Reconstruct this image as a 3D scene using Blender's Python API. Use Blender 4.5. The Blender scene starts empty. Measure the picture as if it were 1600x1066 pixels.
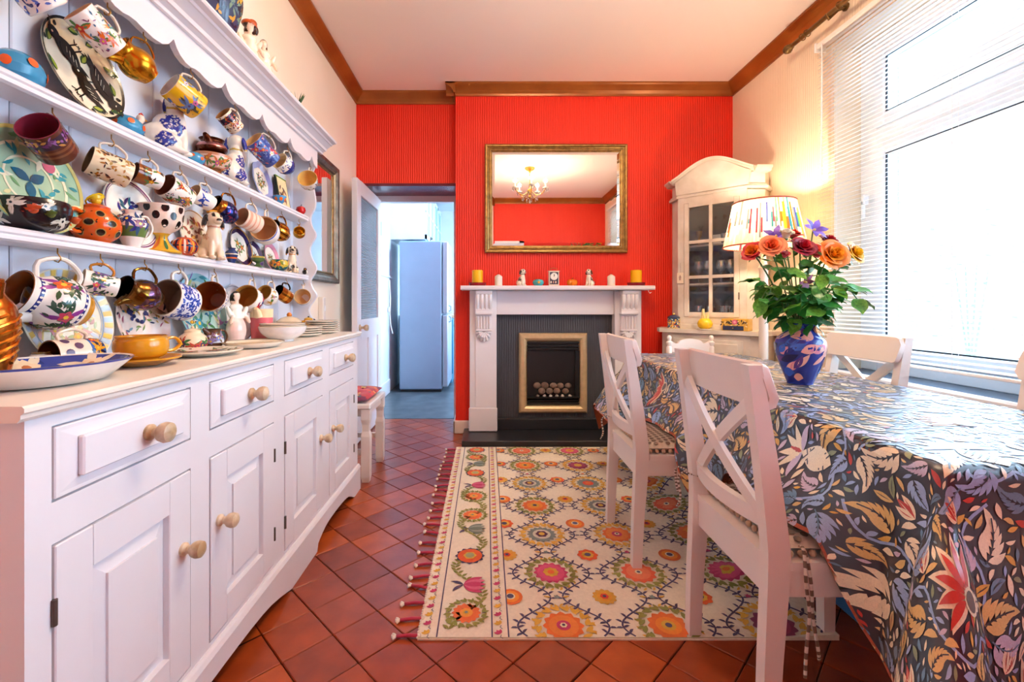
import bpy, bmesh, math, random
from mathutils import Vector, Matrix, Euler
from math import pi, sin, cos, sqrt, radians as R, atan2, hypot

scene = bpy.context.scene
COL = scene.collection
random.seed(7)

# ------------------------------------------------------------------ camera
cam = bpy.data.objects.new('camera', bpy.data.cameras.new('camera'))
COL.objects.link(cam)
cam.location = (0, 0, 1.05)
cam.rotation_euler = (R(90), 0, 0)
cam.data.sensor_fit = 'HORIZONTAL'
cam.data.sensor_width = 36
cam.data.lens = 712 / 1600 * 36
cam.data.shift_x = 40 / 1600
cam.data.shift_y = -58 / 1600
cam.data.clip_start = 0.02
scene.camera = cam

# ------------------------------------------------------------------ daylight
world = bpy.data.worlds.new('sky'); scene.world = world
world.use_nodes = True
bg = world.node_tree.nodes['Background']
bg.inputs[0].default_value = (0.74, 0.89, 1.0, 1)
bg.inputs[1].default_value = 0.72
# hazy sun: very soft daylight entering through the two windows
sl = bpy.data.lights.new('sun', 'SUN'); sl.energy = 16.0; sl.angle = R(110); sl.color = (0.50, 0.74, 1.0)
so = bpy.data.objects.new('sun', sl); COL.objects.link(so)
so.rotation_euler = Vector((0.86, -0.12, 0.42)).to_track_quat('Z', 'Y').to_euler()

def portal(name, loc, rot, sx, sy):
    l = bpy.data.lights.new(name, 'AREA'); l.shape = 'RECTANGLE'; l.size = sx; l.size_y = sy
    l.cycles.is_portal = True
    o = bpy.data.objects.new(name, l); COL.objects.link(o)
    o.location = loc; o.rotation_euler = rot
    return o
portal('window_portal', (2.34, 1.35, 1.64), (0, R(90), 0), 1.75, 2.5)
portal('kitchen_portal', (1.06, 5.85, 1.55), (0, R(90), 0), 1.7, 2.5)

vs = scene.view_settings
vs.view_transform = 'Standard'
try: vs.look = 'None'
except Exception: pass
vs.exposure = 1.25
vs.gamma = 1.0
vs.use_curve_mapping = False
scene.cycles.max_bounces = 10
scene.cycles.diffuse_bounces = 5
scene.cycles.transparent_max_bounces = 12
scene.cycles.sample_clamp_indirect = 6.0
scene.cycles.caustics_reflective = False
scene.cycles.caustics_refractive = False

# ------------------------------------------------------------------ colour and material helpers
def lin(h):
    if not isinstance(h, str): return tuple(h)
    h = h.lstrip('#')
    o = []
    for i in (0, 2, 4):
        c = int(h[i:i + 2], 16) / 255
        o.append(c / 12.92 if c <= 0.04045 else ((c + 0.055) / 1.055) ** 2.4)
    return tuple(o)

MATS = {}
def mat(name, col='#ffffff', rough=0.5, metal=0.0, vary=0.06, nscale=6.0, bump=0.0, bscale=60.0,
        spec=0.5, attr=False, coat=0.0, stretch=(1, 1, 1), col2=None, sheen=0.0, emit=None, estr=0.0, transmission=0.0, sub=0.0):
    if name in MATS: return MATS[name]
    m = bpy.data.materials.new(name); m.use_nodes = True
    nt = m.node_tree; N = nt.nodes; L = nt.links
    p = N['Principled BSDF']
    tc = N.new('ShaderNodeTexCoord'); mp = N.new('ShaderNodeMapping')
    mp.inputs['Scale'].default_value = stretch
    L.new(tc.outputs['Object'], mp.inputs['Vector'])
    nz = N.new('ShaderNodeTexNoise'); nz.inputs['Scale'].default_value = nscale; nz.inputs['Detail'].default_value = 5
    L.new(mp.outputs['Vector'], nz.inputs['Vector'])
    mr = N.new('ShaderNodeMapRange')
    mr.inputs['From Min'].default_value = 0.3; mr.inputs['From Max'].default_value = 0.7
    L.new(nz.outputs['Fac'], mr.inputs['Value'])
    c = lin(col)
    if attr:
        a = N.new('ShaderNodeVertexColor'); a.layer_name = 'Col'
        mr.inputs['To Min'].default_value = 1 - vary; mr.inputs['To Max'].default_value = 1 + vary * 0.5
        mx = N.new('ShaderNodeVectorMath'); mx.operation = 'SCALE'
        L.new(a.outputs['Color'], mx.inputs[0]); L.new(mr.outputs[0], mx.inputs['Scale'])
        L.new(mx.outputs[0], p.inputs['Base Color'])
    else:
        mx = N.new('ShaderNodeMix'); mx.data_type = 'RGBA'
        d = lin(col2) if col2 else tuple(max(0, v * (1 - 2 * vary)) for v in c)
        mx.inputs[6].default_value = (*d, 1); mx.inputs[7].default_value = (*c, 1)
        L.new(mr.outputs[0], mx.inputs[0]); L.new(mx.outputs[2], p.inputs['Base Color'])
    p.inputs['Roughness'].default_value = rough
    p.inputs['Metallic'].default_value = metal
    p.inputs['Specular IOR Level'].default_value = spec
    p.inputs['Coat Weight'].default_value = coat
    p.inputs['Coat Roughness'].default_value = 0.08
    p.inputs['Sheen Weight'].default_value = sheen
    p.inputs['Transmission Weight'].default_value = transmission
    if sub:
        p.inputs['Subsurface Weight'].default_value = sub
        p.inputs['Subsurface Radius'].default_value = (0.02, 0.01, 0.005)
    if emit:
        p.inputs['Emission Color'].default_value = (*lin(emit), 1); p.inputs['Emission Strength'].default_value = estr
    if bump:
        b = N.new('ShaderNodeBump'); b.inputs['Strength'].default_value = bump; b.inputs['Distance'].default_value = 0.004
        n2 = N.new('ShaderNodeTexNoise'); n2.inputs['Scale'].default_value = bscale; n2.inputs['Detail'].default_value = 3
        L.new(mp.outputs['Vector'], n2.inputs['Vector'])
        L.new(n2.outputs['Fac'], b.inputs['Height']); L.new(b.outputs['Normal'], p.inputs['Normal'])
    MATS[name] = m
    return m

def wallpaper(name, col, col2, axis, ribs=110.0, bump=0.42):
    """embossed vertical-ribbed wallpaper; axis = world axis along the wall (0 x, 1 y)"""
    m = mat(name, col, rough=0.55, vary=0.05, nscale=1.5, col2=col2)
    nt = m.node_tree; N = nt.nodes; L = nt.links; p = N['Principled BSDF']
    tc = N.new('ShaderNodeTexCoord'); mp = N.new('ShaderNodeMapping')
    mp.inputs['Scale'].default_value = (1, 1, 0.10)
    L.new(tc.outputs['Object'], mp.inputs['Vector'])
    n = N.new('ShaderNodeTexNoise'); n.inputs['Scale'].default_value = ribs; n.inputs['Detail'].default_value = 2
    L.new(mp.outputs['Vector'], n.inputs['Vector'])
    w = N.new('ShaderNodeTexWave'); w.wave_type = 'BANDS'; w.bands_direction = 'X' if axis == 0 else 'Y'
    w.inputs['Scale'].default_value = 17; w.inputs['Distortion'].default_value = 1.2; w.inputs['Detail'].default_value = 1
    L.new(tc.outputs['Object'], w.inputs['Vector'])
    ad = N.new('ShaderNodeMath'); ad.operation = 'ADD'
    L.new(n.outputs['Fac'], ad.inputs[0]); L.new(w.outputs['Fac'], ad.inputs[1])
    b = N.new('ShaderNodeBump'); b.inputs['Strength'].default_value = bump; b.inputs['Distance'].default_value = 0.005
    L.new(ad.outputs[0], b.inputs['Height']); L.new(b.outputs['Normal'], p.inputs['Normal'])
    return m

def glass_mat(name, tint=(1, 1, 1), gloss=0.08, rough=0.02):
    m = bpy.data.materials.new(name); m.use_nodes = True
    N = m.node_tree.nodes; L = m.node_tree.links
    for n in list(N):
        if n.type != 'OUTPUT_MATERIAL': N.remove(n)
    out = [n for n in N if n.type == 'OUTPUT_MATERIAL'][0]
    t = N.new('ShaderNodeBsdfTransparent'); t.inputs[0].default_value = (*tint, 1)
    g = N.new('ShaderNodeBsdfGlossy'); g.inputs['Roughness'].default_value = rough
    lw = N.new('ShaderNodeLayerWeight'); lw.inputs['Blend'].default_value = 0.25
    mp = N.new('ShaderNodeMath'); mp.operation = 'MULTIPLY_ADD'
    mp.inputs[1].default_value = 0.5; mp.inputs[2].default_value = gloss
    L.new(lw.outputs['Fresnel'], mp.inputs[0])
    mx = N.new('ShaderNodeMixShader')
    L.new(mp.outputs[0], mx.inputs[0]); L.new(t.outputs[0], mx.inputs[1]); L.new(g.outputs[0], mx.inputs[2])
    L.new(mx.outputs[0], out.inputs[0])
    MATS[name] = m
    return m

# ------------------------------------------------------------------ mesh builder
def frame(z, x=None):
    """matrix whose Z is z (and X near x)"""
    z = Vector(z).normalized()
    x = Vector(x) if x is not None else (Vector((1, 0, 0)) if abs(z.x) < 0.9 else Vector((0, 1, 0)))
    y = z.cross(x).normalized(); x = y.cross(z).normalized()
    return Matrix((x, y, z)).transposed().to_4x4()

def T(x, y, z): return Matrix.Translation((x, y, z))
def RX(a): return Matrix.Rotation(R(a), 4, 'X')
def RY(a): return Matrix.Rotation(R(a), 4, 'Y')
def RZ(a): return Matrix.Rotation(R(a), 4, 'Z')
def SC(x, y, z): return Matrix.Diagonal((x, y, z, 1))
I4 = Matrix.Identity(4)

class MB:
    def __init__(s, col='#ffffff', M=None):
        s.V = []; s.F = []; s.C = []; s.S = []; s.col = lin(col); s.M = M or I4
    def add(s, vs, fs, col=None, smooth=True, M=None):
        m = s.M @ M if M is not None else s.M
        b = len(s.V)
        s.V.extend([m @ Vector(v) for v in vs])
        many = isinstance(col, list)
        c = s.col if col is None else (None if many else lin(col))
        for i, f in enumerate(fs):
            s.F.append([b + k for k in f]); s.C.append(lin(col[i]) if many else c); s.S.append(smooth)
        return s
    def box(s, x0, x1, y0, y1, z0, z1, col=None, bev=0.0, M=None):
        if bev <= 0:
            vs = [(x, y, z) for z in (z0, z1) for y in (y0, y1) for x in (x0, x1)]
            return s.add(vs, [(0, 2, 3, 1), (4, 5, 7, 6), (0, 1, 5, 4), (2, 6, 7, 3), (0, 4, 6, 2), (1, 3, 7, 5)], col, False, M)
        b = min(bev, abs(x1 - x0) / 2.01, abs(y1 - y0) / 2.01, abs(z1 - z0) / 2.01)
        vs = []; idx = {}
        X = (x0, x1); Y = (y0, y1); Z = (z0, z1)
        for i in (0, 1):
            for j in (0, 1):
                for k in (0, 1):
                    sx, sy, sz = (1 - 2 * i), (1 - 2 * j), (1 - 2 * k)
                    for a in range(3):
                        p = [X[i] + sx * b, Y[j] + sy * b, Z[k] + sz * b]
                        p[a] = (X[i], Y[j], Z[k])[a]
                        idx[i, j, k, a] = len(vs); vs.append(p)
        fs = []
        for a in range(3):
            for e in (0, 1):
                q = []
                for (u, v) in ((0, 0), (1, 0), (1, 1), (0, 1)):
                    c = [0, 0, 0]; c[a] = e; c[(a + 1) % 3] = u; c[(a + 2) % 3] = v
                    q.append(idx[c[0], c[1], c[2], a])
                fs.append(q if e else q[::-1])
        for a in range(3):
            b1, b2 = (a + 1) % 3, (a + 2) % 3
            for u in (0, 1):
                for v in (0, 1):
                    c0 = [0, 0, 0]; c1 = [0, 0, 0]; c1[a] = 1
                    c0[b1] = c1[b1] = u; c0[b2] = c1[b2] = v
                    q = [idx[(*c0, b1)], idx[(*c1, b1)], idx[(*c1, b2)], idx[(*c0, b2)]]
                    fs.append(q if u == v else q[::-1])
        for i in (0, 1):
            for j in (0, 1):
                for k in (0, 1):
                    q = [idx[i, j, k, 0], idx[i, j, k, 1], idx[i, j, k, 2]]
                    fs.append(q if (i + j + k) % 2 else q[::-1])
        return s.add(vs, fs, col, False, M)
    def lathe(s, prof, n=24, col=None, M=None, smooth=True, ang=2 * pi, sx=1.0, sy=1.0):
        """prof: [(r, z)] bottom to top along the outside; col may be list per profile segment"""
        vs = []; fs = []; cs = [] if isinstance(col, list) else col
        full = abs(ang - 2 * pi) < 1e-6
        k = n if full else n + 1
        for (r, z) in prof:
            for i in range(k):
                a = ang * i / n
                vs.append((r * cos(a) * sx, r * sin(a) * sy, z))
        for j in range(len(prof) - 1):
            r0, r1 = prof[j][0], prof[j + 1][0]
            for i in range(n):
                i2 = (i + 1) % k
                a, b, c, d = j * k + i, j * k + i2, (j + 1) * k + i2, (j + 1) * k + i
                if r0 < 1e-7: f = (a, c, d)
                elif r1 < 1e-7: f = (a, b, d)
                else: f = (a, b, c, d)
                fs.append(f)
                if isinstance(col, list): cs.append(col[j])
        return s.add(vs, fs, cs, smooth, M)
    def cyl(s, r, z0, z1, n=16, col=None, M=None, r2=None):
        r2 = r if r2 is None else r2
        s.lathe([(r, z0), (r2, z1)], n, col, M)
        s.add([(r * cos(2 * pi * i / n), r * sin(2 * pi * i / n), z0) for i in range(n)], [list(range(n))[::-1]], col, False, M)
        s.add([(r2 * cos(2 * pi * i / n), r2 * sin(2 * pi * i / n), z1) for i in range(n)], [list(range(n))], col, False, M)
        return s
    def tube(s, pts, rad, n=8, col=None, M=None, closed=False, flat=1.0, cap=True):
        P = [Vector(p) for p in pts]; m = len(P)
        rr = rad if isinstance(rad, (list, tuple)) else [rad] * m
        vs = []; up = None
        for i in range(m):
            if closed: t = P[(i + 1) % m] - P[i - 1]
            else: t = P[min(i + 1, m - 1)] - P[max(i - 1, 0)]
            if t.length < 1e-9: t = Vector((0, 0, 1))
            t.normalize()
            if up is None:
                up = Vector((0, 0, 1)) if abs(t.z) < 0.9 else Vector((1, 0, 0))
            x = (up - t * up.dot(t))
            if x.length < 1e-6: x = t.orthogonal()
            x.normalize(); up = x; y = t.cross(x)
            for k in range(n):
                a = 2 * pi * k / n
                vs.append(P[i] + (x * cos(a) * flat + y * sin(a)) * rr[i])
        fs = []
        for i in range(m if closed else m - 1):
            j = (i + 1) % m
            for k in range(n):
                k2 = (k + 1) % n
                fs.append((i * n + k, i * n + k2, j * n + k2, j * n + k))
        if cap and not closed:
            fs.append(list(range(n))[::-1]); fs.append([(m - 1) * n + k for k in range(n)])
        return s.add(vs, fs, col, True, M)
    def prism(s, poly, h0, h1, col=None, M=None, smooth=False):
        """poly in XY (ccw), extruded in Z"""
        n = len(poly)
        vs = [(x, y, h0) for x, y in poly] + [(x, y, h1) for x, y in poly]
        fs = [(i, (i + 1) % n, n + (i + 1) % n, n + i) for i in range(n)]
        s.add(vs, fs, col, smooth, M)
        s.add([(x, y, h0) for x, y in poly], [list(range(n))[::-1]], col, False, M)
        s.add([(x, y, h1) for x, y in poly], [list(range(n))], col, False, M)
        return s
    def sweep(s, prof, p0, p1, xdir, zdir=(0, 0, 1), col=None):
        """closed profile [(a,b)] (a along xdir, b along zdir) swept straight from p0 to p1"""
        p0 = Vector(p0); p1 = Vector(p1); xd = Vector(xdir); zd = Vector(zdir)
        n = len(prof)
        vs = [p0 + xd * a + zd * b for a, b in prof] + [p1 + xd * a + zd * b for a, b in prof]
        fs = [(i, (i + 1) % n, n + (i + 1) % n, n + i) for i in range(n)] + [list(range(n))[::-1], list(range(n, 2 * n))]
        return s.add(vs, fs, col, False)
    def ball(s, c, r, nu=12, nv=8, col=None, M=None):
        rx, ry, rz = r if isinstance(r, (list, tuple)) else (r, r, r)
        prof = [(sin(pi * j / nv), -cos(pi * j / nv)) for j in range(nv + 1)]
        prof[0] = (0, -1); prof[-1] = (0, 1)
        m = T(*c) @ SC(rx, ry, rz)
        return s.lathe(prof, nu, col, (M @ m) if M is not None else m)
    def grid(s, nu, nv, fn, col=None, smooth=True, flip=False):
        vs = [fn(i / nu, j / nv) for j in range(nv + 1) for i in range(nu + 1)]
        fs = []
        for j in range(nv):
            for i in range(nu):
                a = j * (nu + 1) + i
                f = (a, a + 1, a + nu + 2, a + nu + 1)
                fs.append(f[::-1] if flip else f)
        return s.add(vs, fs, col, smooth)
    # ---- flat print / embroidery motifs mapped on a surface fn(x, y, lift) -> point
    def leaf(s, surf, x, y, ang, L, W, col, bend=0.0, seg=5, lift=0.0006, fat=0.9):
        vs = []; px, py, a = x, y, ang
        st = L / seg
        for i in range(seg + 1):
            t = i / seg
            w = W * 0.5 * sin(pi * min(1, t ** fat)) if 0 < i < seg else 0.0
            nx, ny = -sin(a), cos(a)
            vs.append(surf(px + nx * w, py + ny * w, lift)); vs.append(surf(px - nx * w, py - ny * w, lift))
            px += cos(a) * st; py += sin(a) * st; a += bend / seg
        fs = [(2 * i + 1, 2 * i + 3, 2 * i + 2, 2 * i) for i in range(seg)]
        return s.add(vs, fs, col, True)
    def disc(s, surf, x, y, r, col, n=10, petals=0, amp=0.25, lift=0.0006, rot=0.0, inner=0.0, sq=1.0):
        vs = []; fs = []
        m = n if not petals else petals * 4
        for i in range(m):
            a = 2 * pi * i / m + rot
            q = r * (1 - amp * (0.5 - 0.5 * cos(petals * (a - rot)))) if petals else r
            vs.append(surf(x + q * cos(a), y + q * sin(a) * sq, lift))
        if inner > 0:
            for i in range(m):
                a = 2 * pi * i / m + rot
                vs.append(surf(x + inner * cos(a), y + inner * sin(a) * sq, lift))
            fs = [(i, (i + 1) % m, m + (i + 1) % m, m + i) for i in range(m)]
        else:
            vs.append(surf(x, y, lift)); fs = [(i, (i + 1) % m, m) for i in range(m)]
        return s.add(vs, fs, col, True)
    def stroke(s, surf, pts, w, col, lift=0.0005, closed=False):
        vs = []; m = len(pts)
        for i in range(m):
            a = pts[(i - 1) % m] if (closed or i > 0) else pts[0]
            b = pts[(i + 1) % m] if (closed or i < m - 1) else pts[-1]
            dx, dy = b[0] - a[0], b[1] - a[1]; d = hypot(dx, dy) or 1
            ww = (w[i] if isinstance(w, list) else w) * 0.5
            nx, ny = -dy / d * ww, dx / d * ww
            vs.append(surf(pts[i][0] + nx, pts[i][1] + ny, lift)); vs.append(surf(pts[i][0] - nx, pts[i][1] - ny, lift))
        k = m if closed else m - 1
        fs = [(2 * i + 1, (2 * i + 3) % (2 * m), (2 * i + 2) % (2 * m), 2 * i) for i in range(k)]
        return s.add(vs, fs, col, True)
    def mesh(s, name, colors=False):
        me = bpy.data.meshes.new(name)
        me.from_pydata([tuple(v) for v in s.V], [], s.F)
        me.polygons.foreach_set('use_smooth', s.S)
        if colors:
            at = me.color_attributes.new('Col', 'FLOAT_COLOR', 'CORNER')
            buf = []
            for f, c in zip(s.F, s.C):
                buf.extend((c[0], c[1], c[2], 1.0) * len(f))
            at.data.foreach_set('color', buf)
        me.update()
        return me
    def build(s, name, m, parent=None, loc=None, auto=35, **props):
        m = MATS[m] if isinstance(m, str) else m
        attr = any(n.type == 'VERTEX_COLOR' for n in m.node_tree.nodes)
        me = s.mesh(name, attr)
        me.materials.append(m)
        if auto and any(s.S):
            try: me.set_sharp_from_angle(angle=R(auto))
            except Exception: pass
        o = bpy.data.objects.new(name, me); COL.objects.link(o)
        if parent: o.parent = parent
        if loc: o.location = loc
        for k, v in props.items(): o[k] = v
        return o

def empty(name, loc=(0, 0, 0), rot=None, **props):
    o = bpy.data.objects.new(name, None); COL.objects.link(o)
    o.empty_display_size = 0.05
    o.location = loc
    if rot is not None:
        if isinstance(rot, Matrix): o.rotation_euler = rot.to_euler()
        else: o.rotation_euler = rot
    for k, v in props.items(): o[k] = v
    return o

def thing(name, label, cat, loc=(0, 0, 0), rot=None, group=None):
    o = empty(name, loc, rot, label=label, category=cat)
    if group: o['group'] = group
    return o

def tag(o, label, cat, group=None):
    o['label'] = label; o['category'] = cat
    if group: o['group'] = group
    return o

def share(o, parent=None, M=None, name=None):
    c = o.copy(); COL.objects.link(c); c.parent = parent
    if name: c.name = name
    if M is not None: c.matrix_local = M
    return c

def copy_tree(o, parent=None):
    c = o.copy(); COL.objects.link(c); c.parent = parent
    for ch in list(o.children): copy_tree(ch, c)
    return c

def smoothstep(a, b, x):
    t = max(0, min(1, (x - a) / (b - a))); return t * t * (3 - 2 * t)

def catmull(pts, n):
    P = [Vector((*p, 0)) if len(p) == 2 else Vector(p) for p in pts]
    out = []
    m = len(P) - 1
    for i in range(n + 1):
        t = i / n * m; k = min(int(t), m - 1); f = t - k
        p0 = P[max(k - 1, 0)]; p1 = P[k]; p2 = P[k + 1]; p3 = P[min(k + 2, m)]
        v = 0.5 * ((2 * p1) + (p2 - p0) * f + (2 * p0 - 5 * p1 + 4 * p2 - p3) * f * f + (3 * p1 - p0 - 3 * p2 + p3) * f ** 3)
        out.append(tuple(v) if len(pts[0]) == 3 else (v.x, v.y))
    return out

# ------------------------------------------------------------------ shared materials
mat('white_paint', '#e9e6ea', rough=0.38, vary=0.03, nscale=3, bump=0.06, bscale=40)
mat('cream_paint', '#efe4d6', rough=0.42, vary=0.05, nscale=3, bump=0.08, bscale=30)
mat('chair_paint', '#efe6de', rough=0.35, vary=0.03, nscale=4, bump=0.05, bscale=50)
mat('board_paint', '#d9dce6', rough=0.45, vary=0.04, nscale=3, bump=0.06, bscale=40)
mat('knob_wood', '#e3cdb0', rough=0.4, vary=0.3, nscale=30, col2='#a98a60')
mat('hinge_metal', '#6b6259', rough=0.45, metal=0.8)
mat('brass', '#b98b45', rough=0.3, metal=1.0, vary=0.15, nscale=20)
mat('glaze', rough=0.16, attr=True, vary=0.10, nscale=28, spec=0.5)
mat('lustre', rough=0.2, attr=True, vary=0.2, nscale=18, metal=0.85)
mat('satin', rough=0.6, attr=True, vary=0.06, nscale=20)
mat('ceiling_paint', '#fbeee6', rough=0.8, vary=0.02, nscale=1.2, bump=0.05, bscale=8)
wallpaper('red_wallpaper', '#ec3006', '#e02204', 0)
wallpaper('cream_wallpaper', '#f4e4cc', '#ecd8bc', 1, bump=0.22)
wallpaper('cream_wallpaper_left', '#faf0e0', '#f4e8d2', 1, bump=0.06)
wallpaper('charcoal_paper', '#3f4148', '#35363c', 0)
mat('gold_cornice', '#a8652a', rough=0.32, vary=0.15, nscale=4, metal=0.25, col2='#8a4a18')
mat('maroon_gloss', '#6a1d33', rough=0.25, vary=0.1, nscale=10, bump=0.25, bscale=40)
mat('slate', '#23252b', rough=0.3, vary=0.1, nscale=9, bump=0.1, bscale=30)
mat('mirror_glass', '#f4f2ee', rough=0.01, metal=1.0, vary=0.0)
mat('gilt', '#a8834a', rough=0.38, metal=0.75, vary=0.25, nscale=30, bump=0.2, bscale=120)
mat('pewter', '#8d8577', rough=0.4, metal=0.8, vary=0.25, nscale=20)
mat('black_iron', '#15161a', rough=0.4, vary=0.1)
mat('wax_white', '#f6efdf', rough=0.45, sub=0.2)
mat('plain_white', '#f3f3f3', rough=0.4, vary=0.02)
mat('upvc', '#eef3f8', rough=0.25, vary=0.01)
mat('gasket', '#16202b', rough=0.6)
glass_mat('window_glass', (0.97, 0.99, 1.0), 0.02)
glass_mat('cabinet_glass', (0.96, 0.96, 0.95), 0.04)
glass_mat('crystal', (0.90, 0.92, 0.92), 0.34, 0.02)
# ================================================================== the room
XL, XR, YB, YN, YREC, ZC = -1.10, 2.0, 3.70, -0.30, 3.85, 2.82
def struct(mb, name, m, parent=None):
    o = mb.build(name, m, parent)
    if not parent: o['kind'] = 'structure'
    return o

# floor bed (dark joints) and quarry tiles laid on the diagonal
mat('joint', '#3a1d14', rough=0.9, vary=0.2, nscale=30)
floor = struct(MB().box(XL - .1, XR + .4, YN - .1, 4.17, -.08, -.008), 'floor', 'joint')
def tile_mat(i, c1, c2):
    return mat('quarry_tile_%d' % i, c1, rough=0.30, vary=0.2, nscale=9, col2=c2, bump=0.10, bscale=45)
tmats = [tile_mat(0, '#a84a20', '#863616'), tile_mat(1, '#9c421d', '#7c3013'), tile_mat(2, '#b85620', '#943f15'), tile_mat(3, '#8f3a1e', '#702b12')]
TS, TG = 0.160, 0.0035
tiles = []
for q in range(4):
    t = MB().box(-TS / 2 + TG / 2, TS / 2 - TG / 2, -TS / 2 + TG / 2, TS / 2 - TG / 2, -.012, 0, bev=.0022)
    me = t.mesh('tile'); me.materials.append(tmats[q]); tiles.append(me)
ox, oy = -0.60, 1.56
c45 = sqrt(.5)
rest = [MB() for _ in range(4)]
near = []
random.seed(3)
for i in range(-40, 41):
    for j in range(-40, 41):
        x = ox + (i + .5) * TS * c45 - (j + .5) * TS * c45
        y = oy + (i + .5) * TS * c45 + (j + .5) * TS * c45
        if not (XL - .1 < x < XR + .1 and YN - .1 < y < 4.16 + .1): continue
        q = random.choice((0, 0, 1, 1, 2, 3)); dz = random.uniform(-.0012, .0006)
        full = (XL + .11 < x < XR - .11 and y < 4.05 and y > YN + .11)
        seen = full and y > 1.0 and x > -.80 and not (-.10 < x < 1.1 and 1.52 < y < 3.2) and not (x > 0.95 and y > 1.5) and not (x > -.1 and y > 3.3) and x < y * 1.18 + .1
        if seen and len(near) < 300: near.append((x, y, dz, q))
        else:
            h = TS / 2 - TG / 2; d = h * 1.41421
            pts = [(x + d, y), (x, y + d), (x - d, y), (x, y - d)]
            pts = [(min(max(a, XL), XR), min(max(b, YN), 4.16)) for a, b in pts]
            rest[q].add([(a, b, dz) for a, b in pts], [(0, 1, 2, 3)], None, False)
for (x, y, dz, q) in near:
    o = bpy.data.objects.new('tile', tiles[q]); COL.objects.link(o); o.parent = floor
    o.location = (x, y, dz); o.rotation_euler = (0, 0, R(45 + 90 * random.randrange(4)))
for q in range(4):
    o = rest[q].build('tile_field', tmats[q], floor); o['kind'] = 'stuff'

# ceiling, walls
struct(MB().box(XL - .1, XR + .5, YN - .1, YREC + .45, ZC, ZC + .1), 'ceiling', 'ceiling_paint')
struct(MB().box(XL - .12, XL, YN - .1, 4.30, -.08, ZC), 'wall_left', 'cream_wallpaper_left')
struct(MB().box(XL - .1, XR + .3, YN - .12, YN, -.08, ZC), 'wall_rear', 'red_wallpaper')
WY0, WY1, WZ0, WZ1 = 0.05, 2.62, 0.68, 2.52     # window opening in the right wall
wr = MB()
wr.box(XR, XR + .32, YN - .1, WY0, -.08, ZC).box(XR, XR + .32, WY1, YB + .3, -.08, ZC)
wr.box(XR, XR + .32, WY0, WY1, -.08, WZ0 - .03).box(XR, XR + .32, WY0, WY1, WZ1, ZC)
struct(wr, 'wall_right', 'cream_wallpaper')
struct(MB().box(-.25, XR + .02, YB, 4.28, -.08, ZC), 'wall_chimney', 'red_wallpaper')
struct(MB().box(XL - .02, -.25, YREC, 4.25, 2.067, ZC), 'wall_over_doorway', 'red_wallpaper')
struct(MB().box(XL, -.25, YREC - .004, 4.256, 2.045, 2.068), 'trim_doorway_soffit', 'maroon_gloss')
struct(MB().box(XL, -.25, 4.20, 4.26, 1.99, 2.046).box(-.30, -.25, 4.20, 4.26, 0, 1.99).box(XL, XL + .05, 4.20, 4.26, 0, 1.99), 'trim_doorway_frame', 'white_paint')

# gold cove cornice
cove = [(0, -.085), (.012, -.085), (.016, -.07), (.030, -.050), (.050, -.034), (.070, -.020), (.078, -.012), (.078, 0), (0, 0)]
def cornice(n, p0, p1, out):
    b = MB(); b.sweep(cove, p0, p1, out)
    return struct(b, 'trim_cornice_%d' % n, 'gold_cornice')
cornice(1, (XL, YN, ZC), (XL, YREC, ZC), (1, 0, 0))
cornice(2, (XL, YREC, ZC), (-.25, YREC, ZC), (0, -1, 0))
cornice(3, (-.25, YREC, ZC), (-.25, YB - .078, ZC), (-1, 0, 0))
cornice(4, (-.325, YB, ZC), (XR, YB, ZC), (0, -1, 0))
cornice(5, (XR, YN, ZC), (XR, YB, ZC), (-1, 0, 0))
cornice(6, (XL, YN, ZC), (XR, YN, ZC), (0, 1, 0))

# skirting
def skirt(name, x0, x1, y0, y1):
    struct(MB().box(x0, x1, y0, y1, 0, .105, bev=.006), name, 'cream_paint')
skirt('baseboard_chimney', -.268, -.14, YB - .022, YB)
skirt('baseboard_chimney_side', -.268, -.25, YB - .022, 4.20)
skirt('baseboard_chimney_right', 1.235, XR, YB - .022, YB)
skirt('baseboard_left', XL, XL + .018, YN, 4.2)
skirt('baseboard_right', XR - .018, XR, YN, YB)

# window: plaster reveal is the wall itself; white frame with casement and transom
fx0, fx1 = 2.15, 2.22
fr = MB()
fr.box(fx0, fx1, WY1 - .11, WY1, WZ0, WZ1, bev=.004).box(fx0, fx1, WY0, WY0 + .11, WZ0, WZ1, bev=.004)
fr.box(fx0, fx1, WY0 + .11, WY1 - .11, WZ0, WZ0 + .07, bev=.004).box(fx0, fx1, WY0 + .11, WY1 - .11, WZ1 - .07, WZ1, bev=.004)
win = struct(fr, 'window_1', 'upvc')
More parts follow.
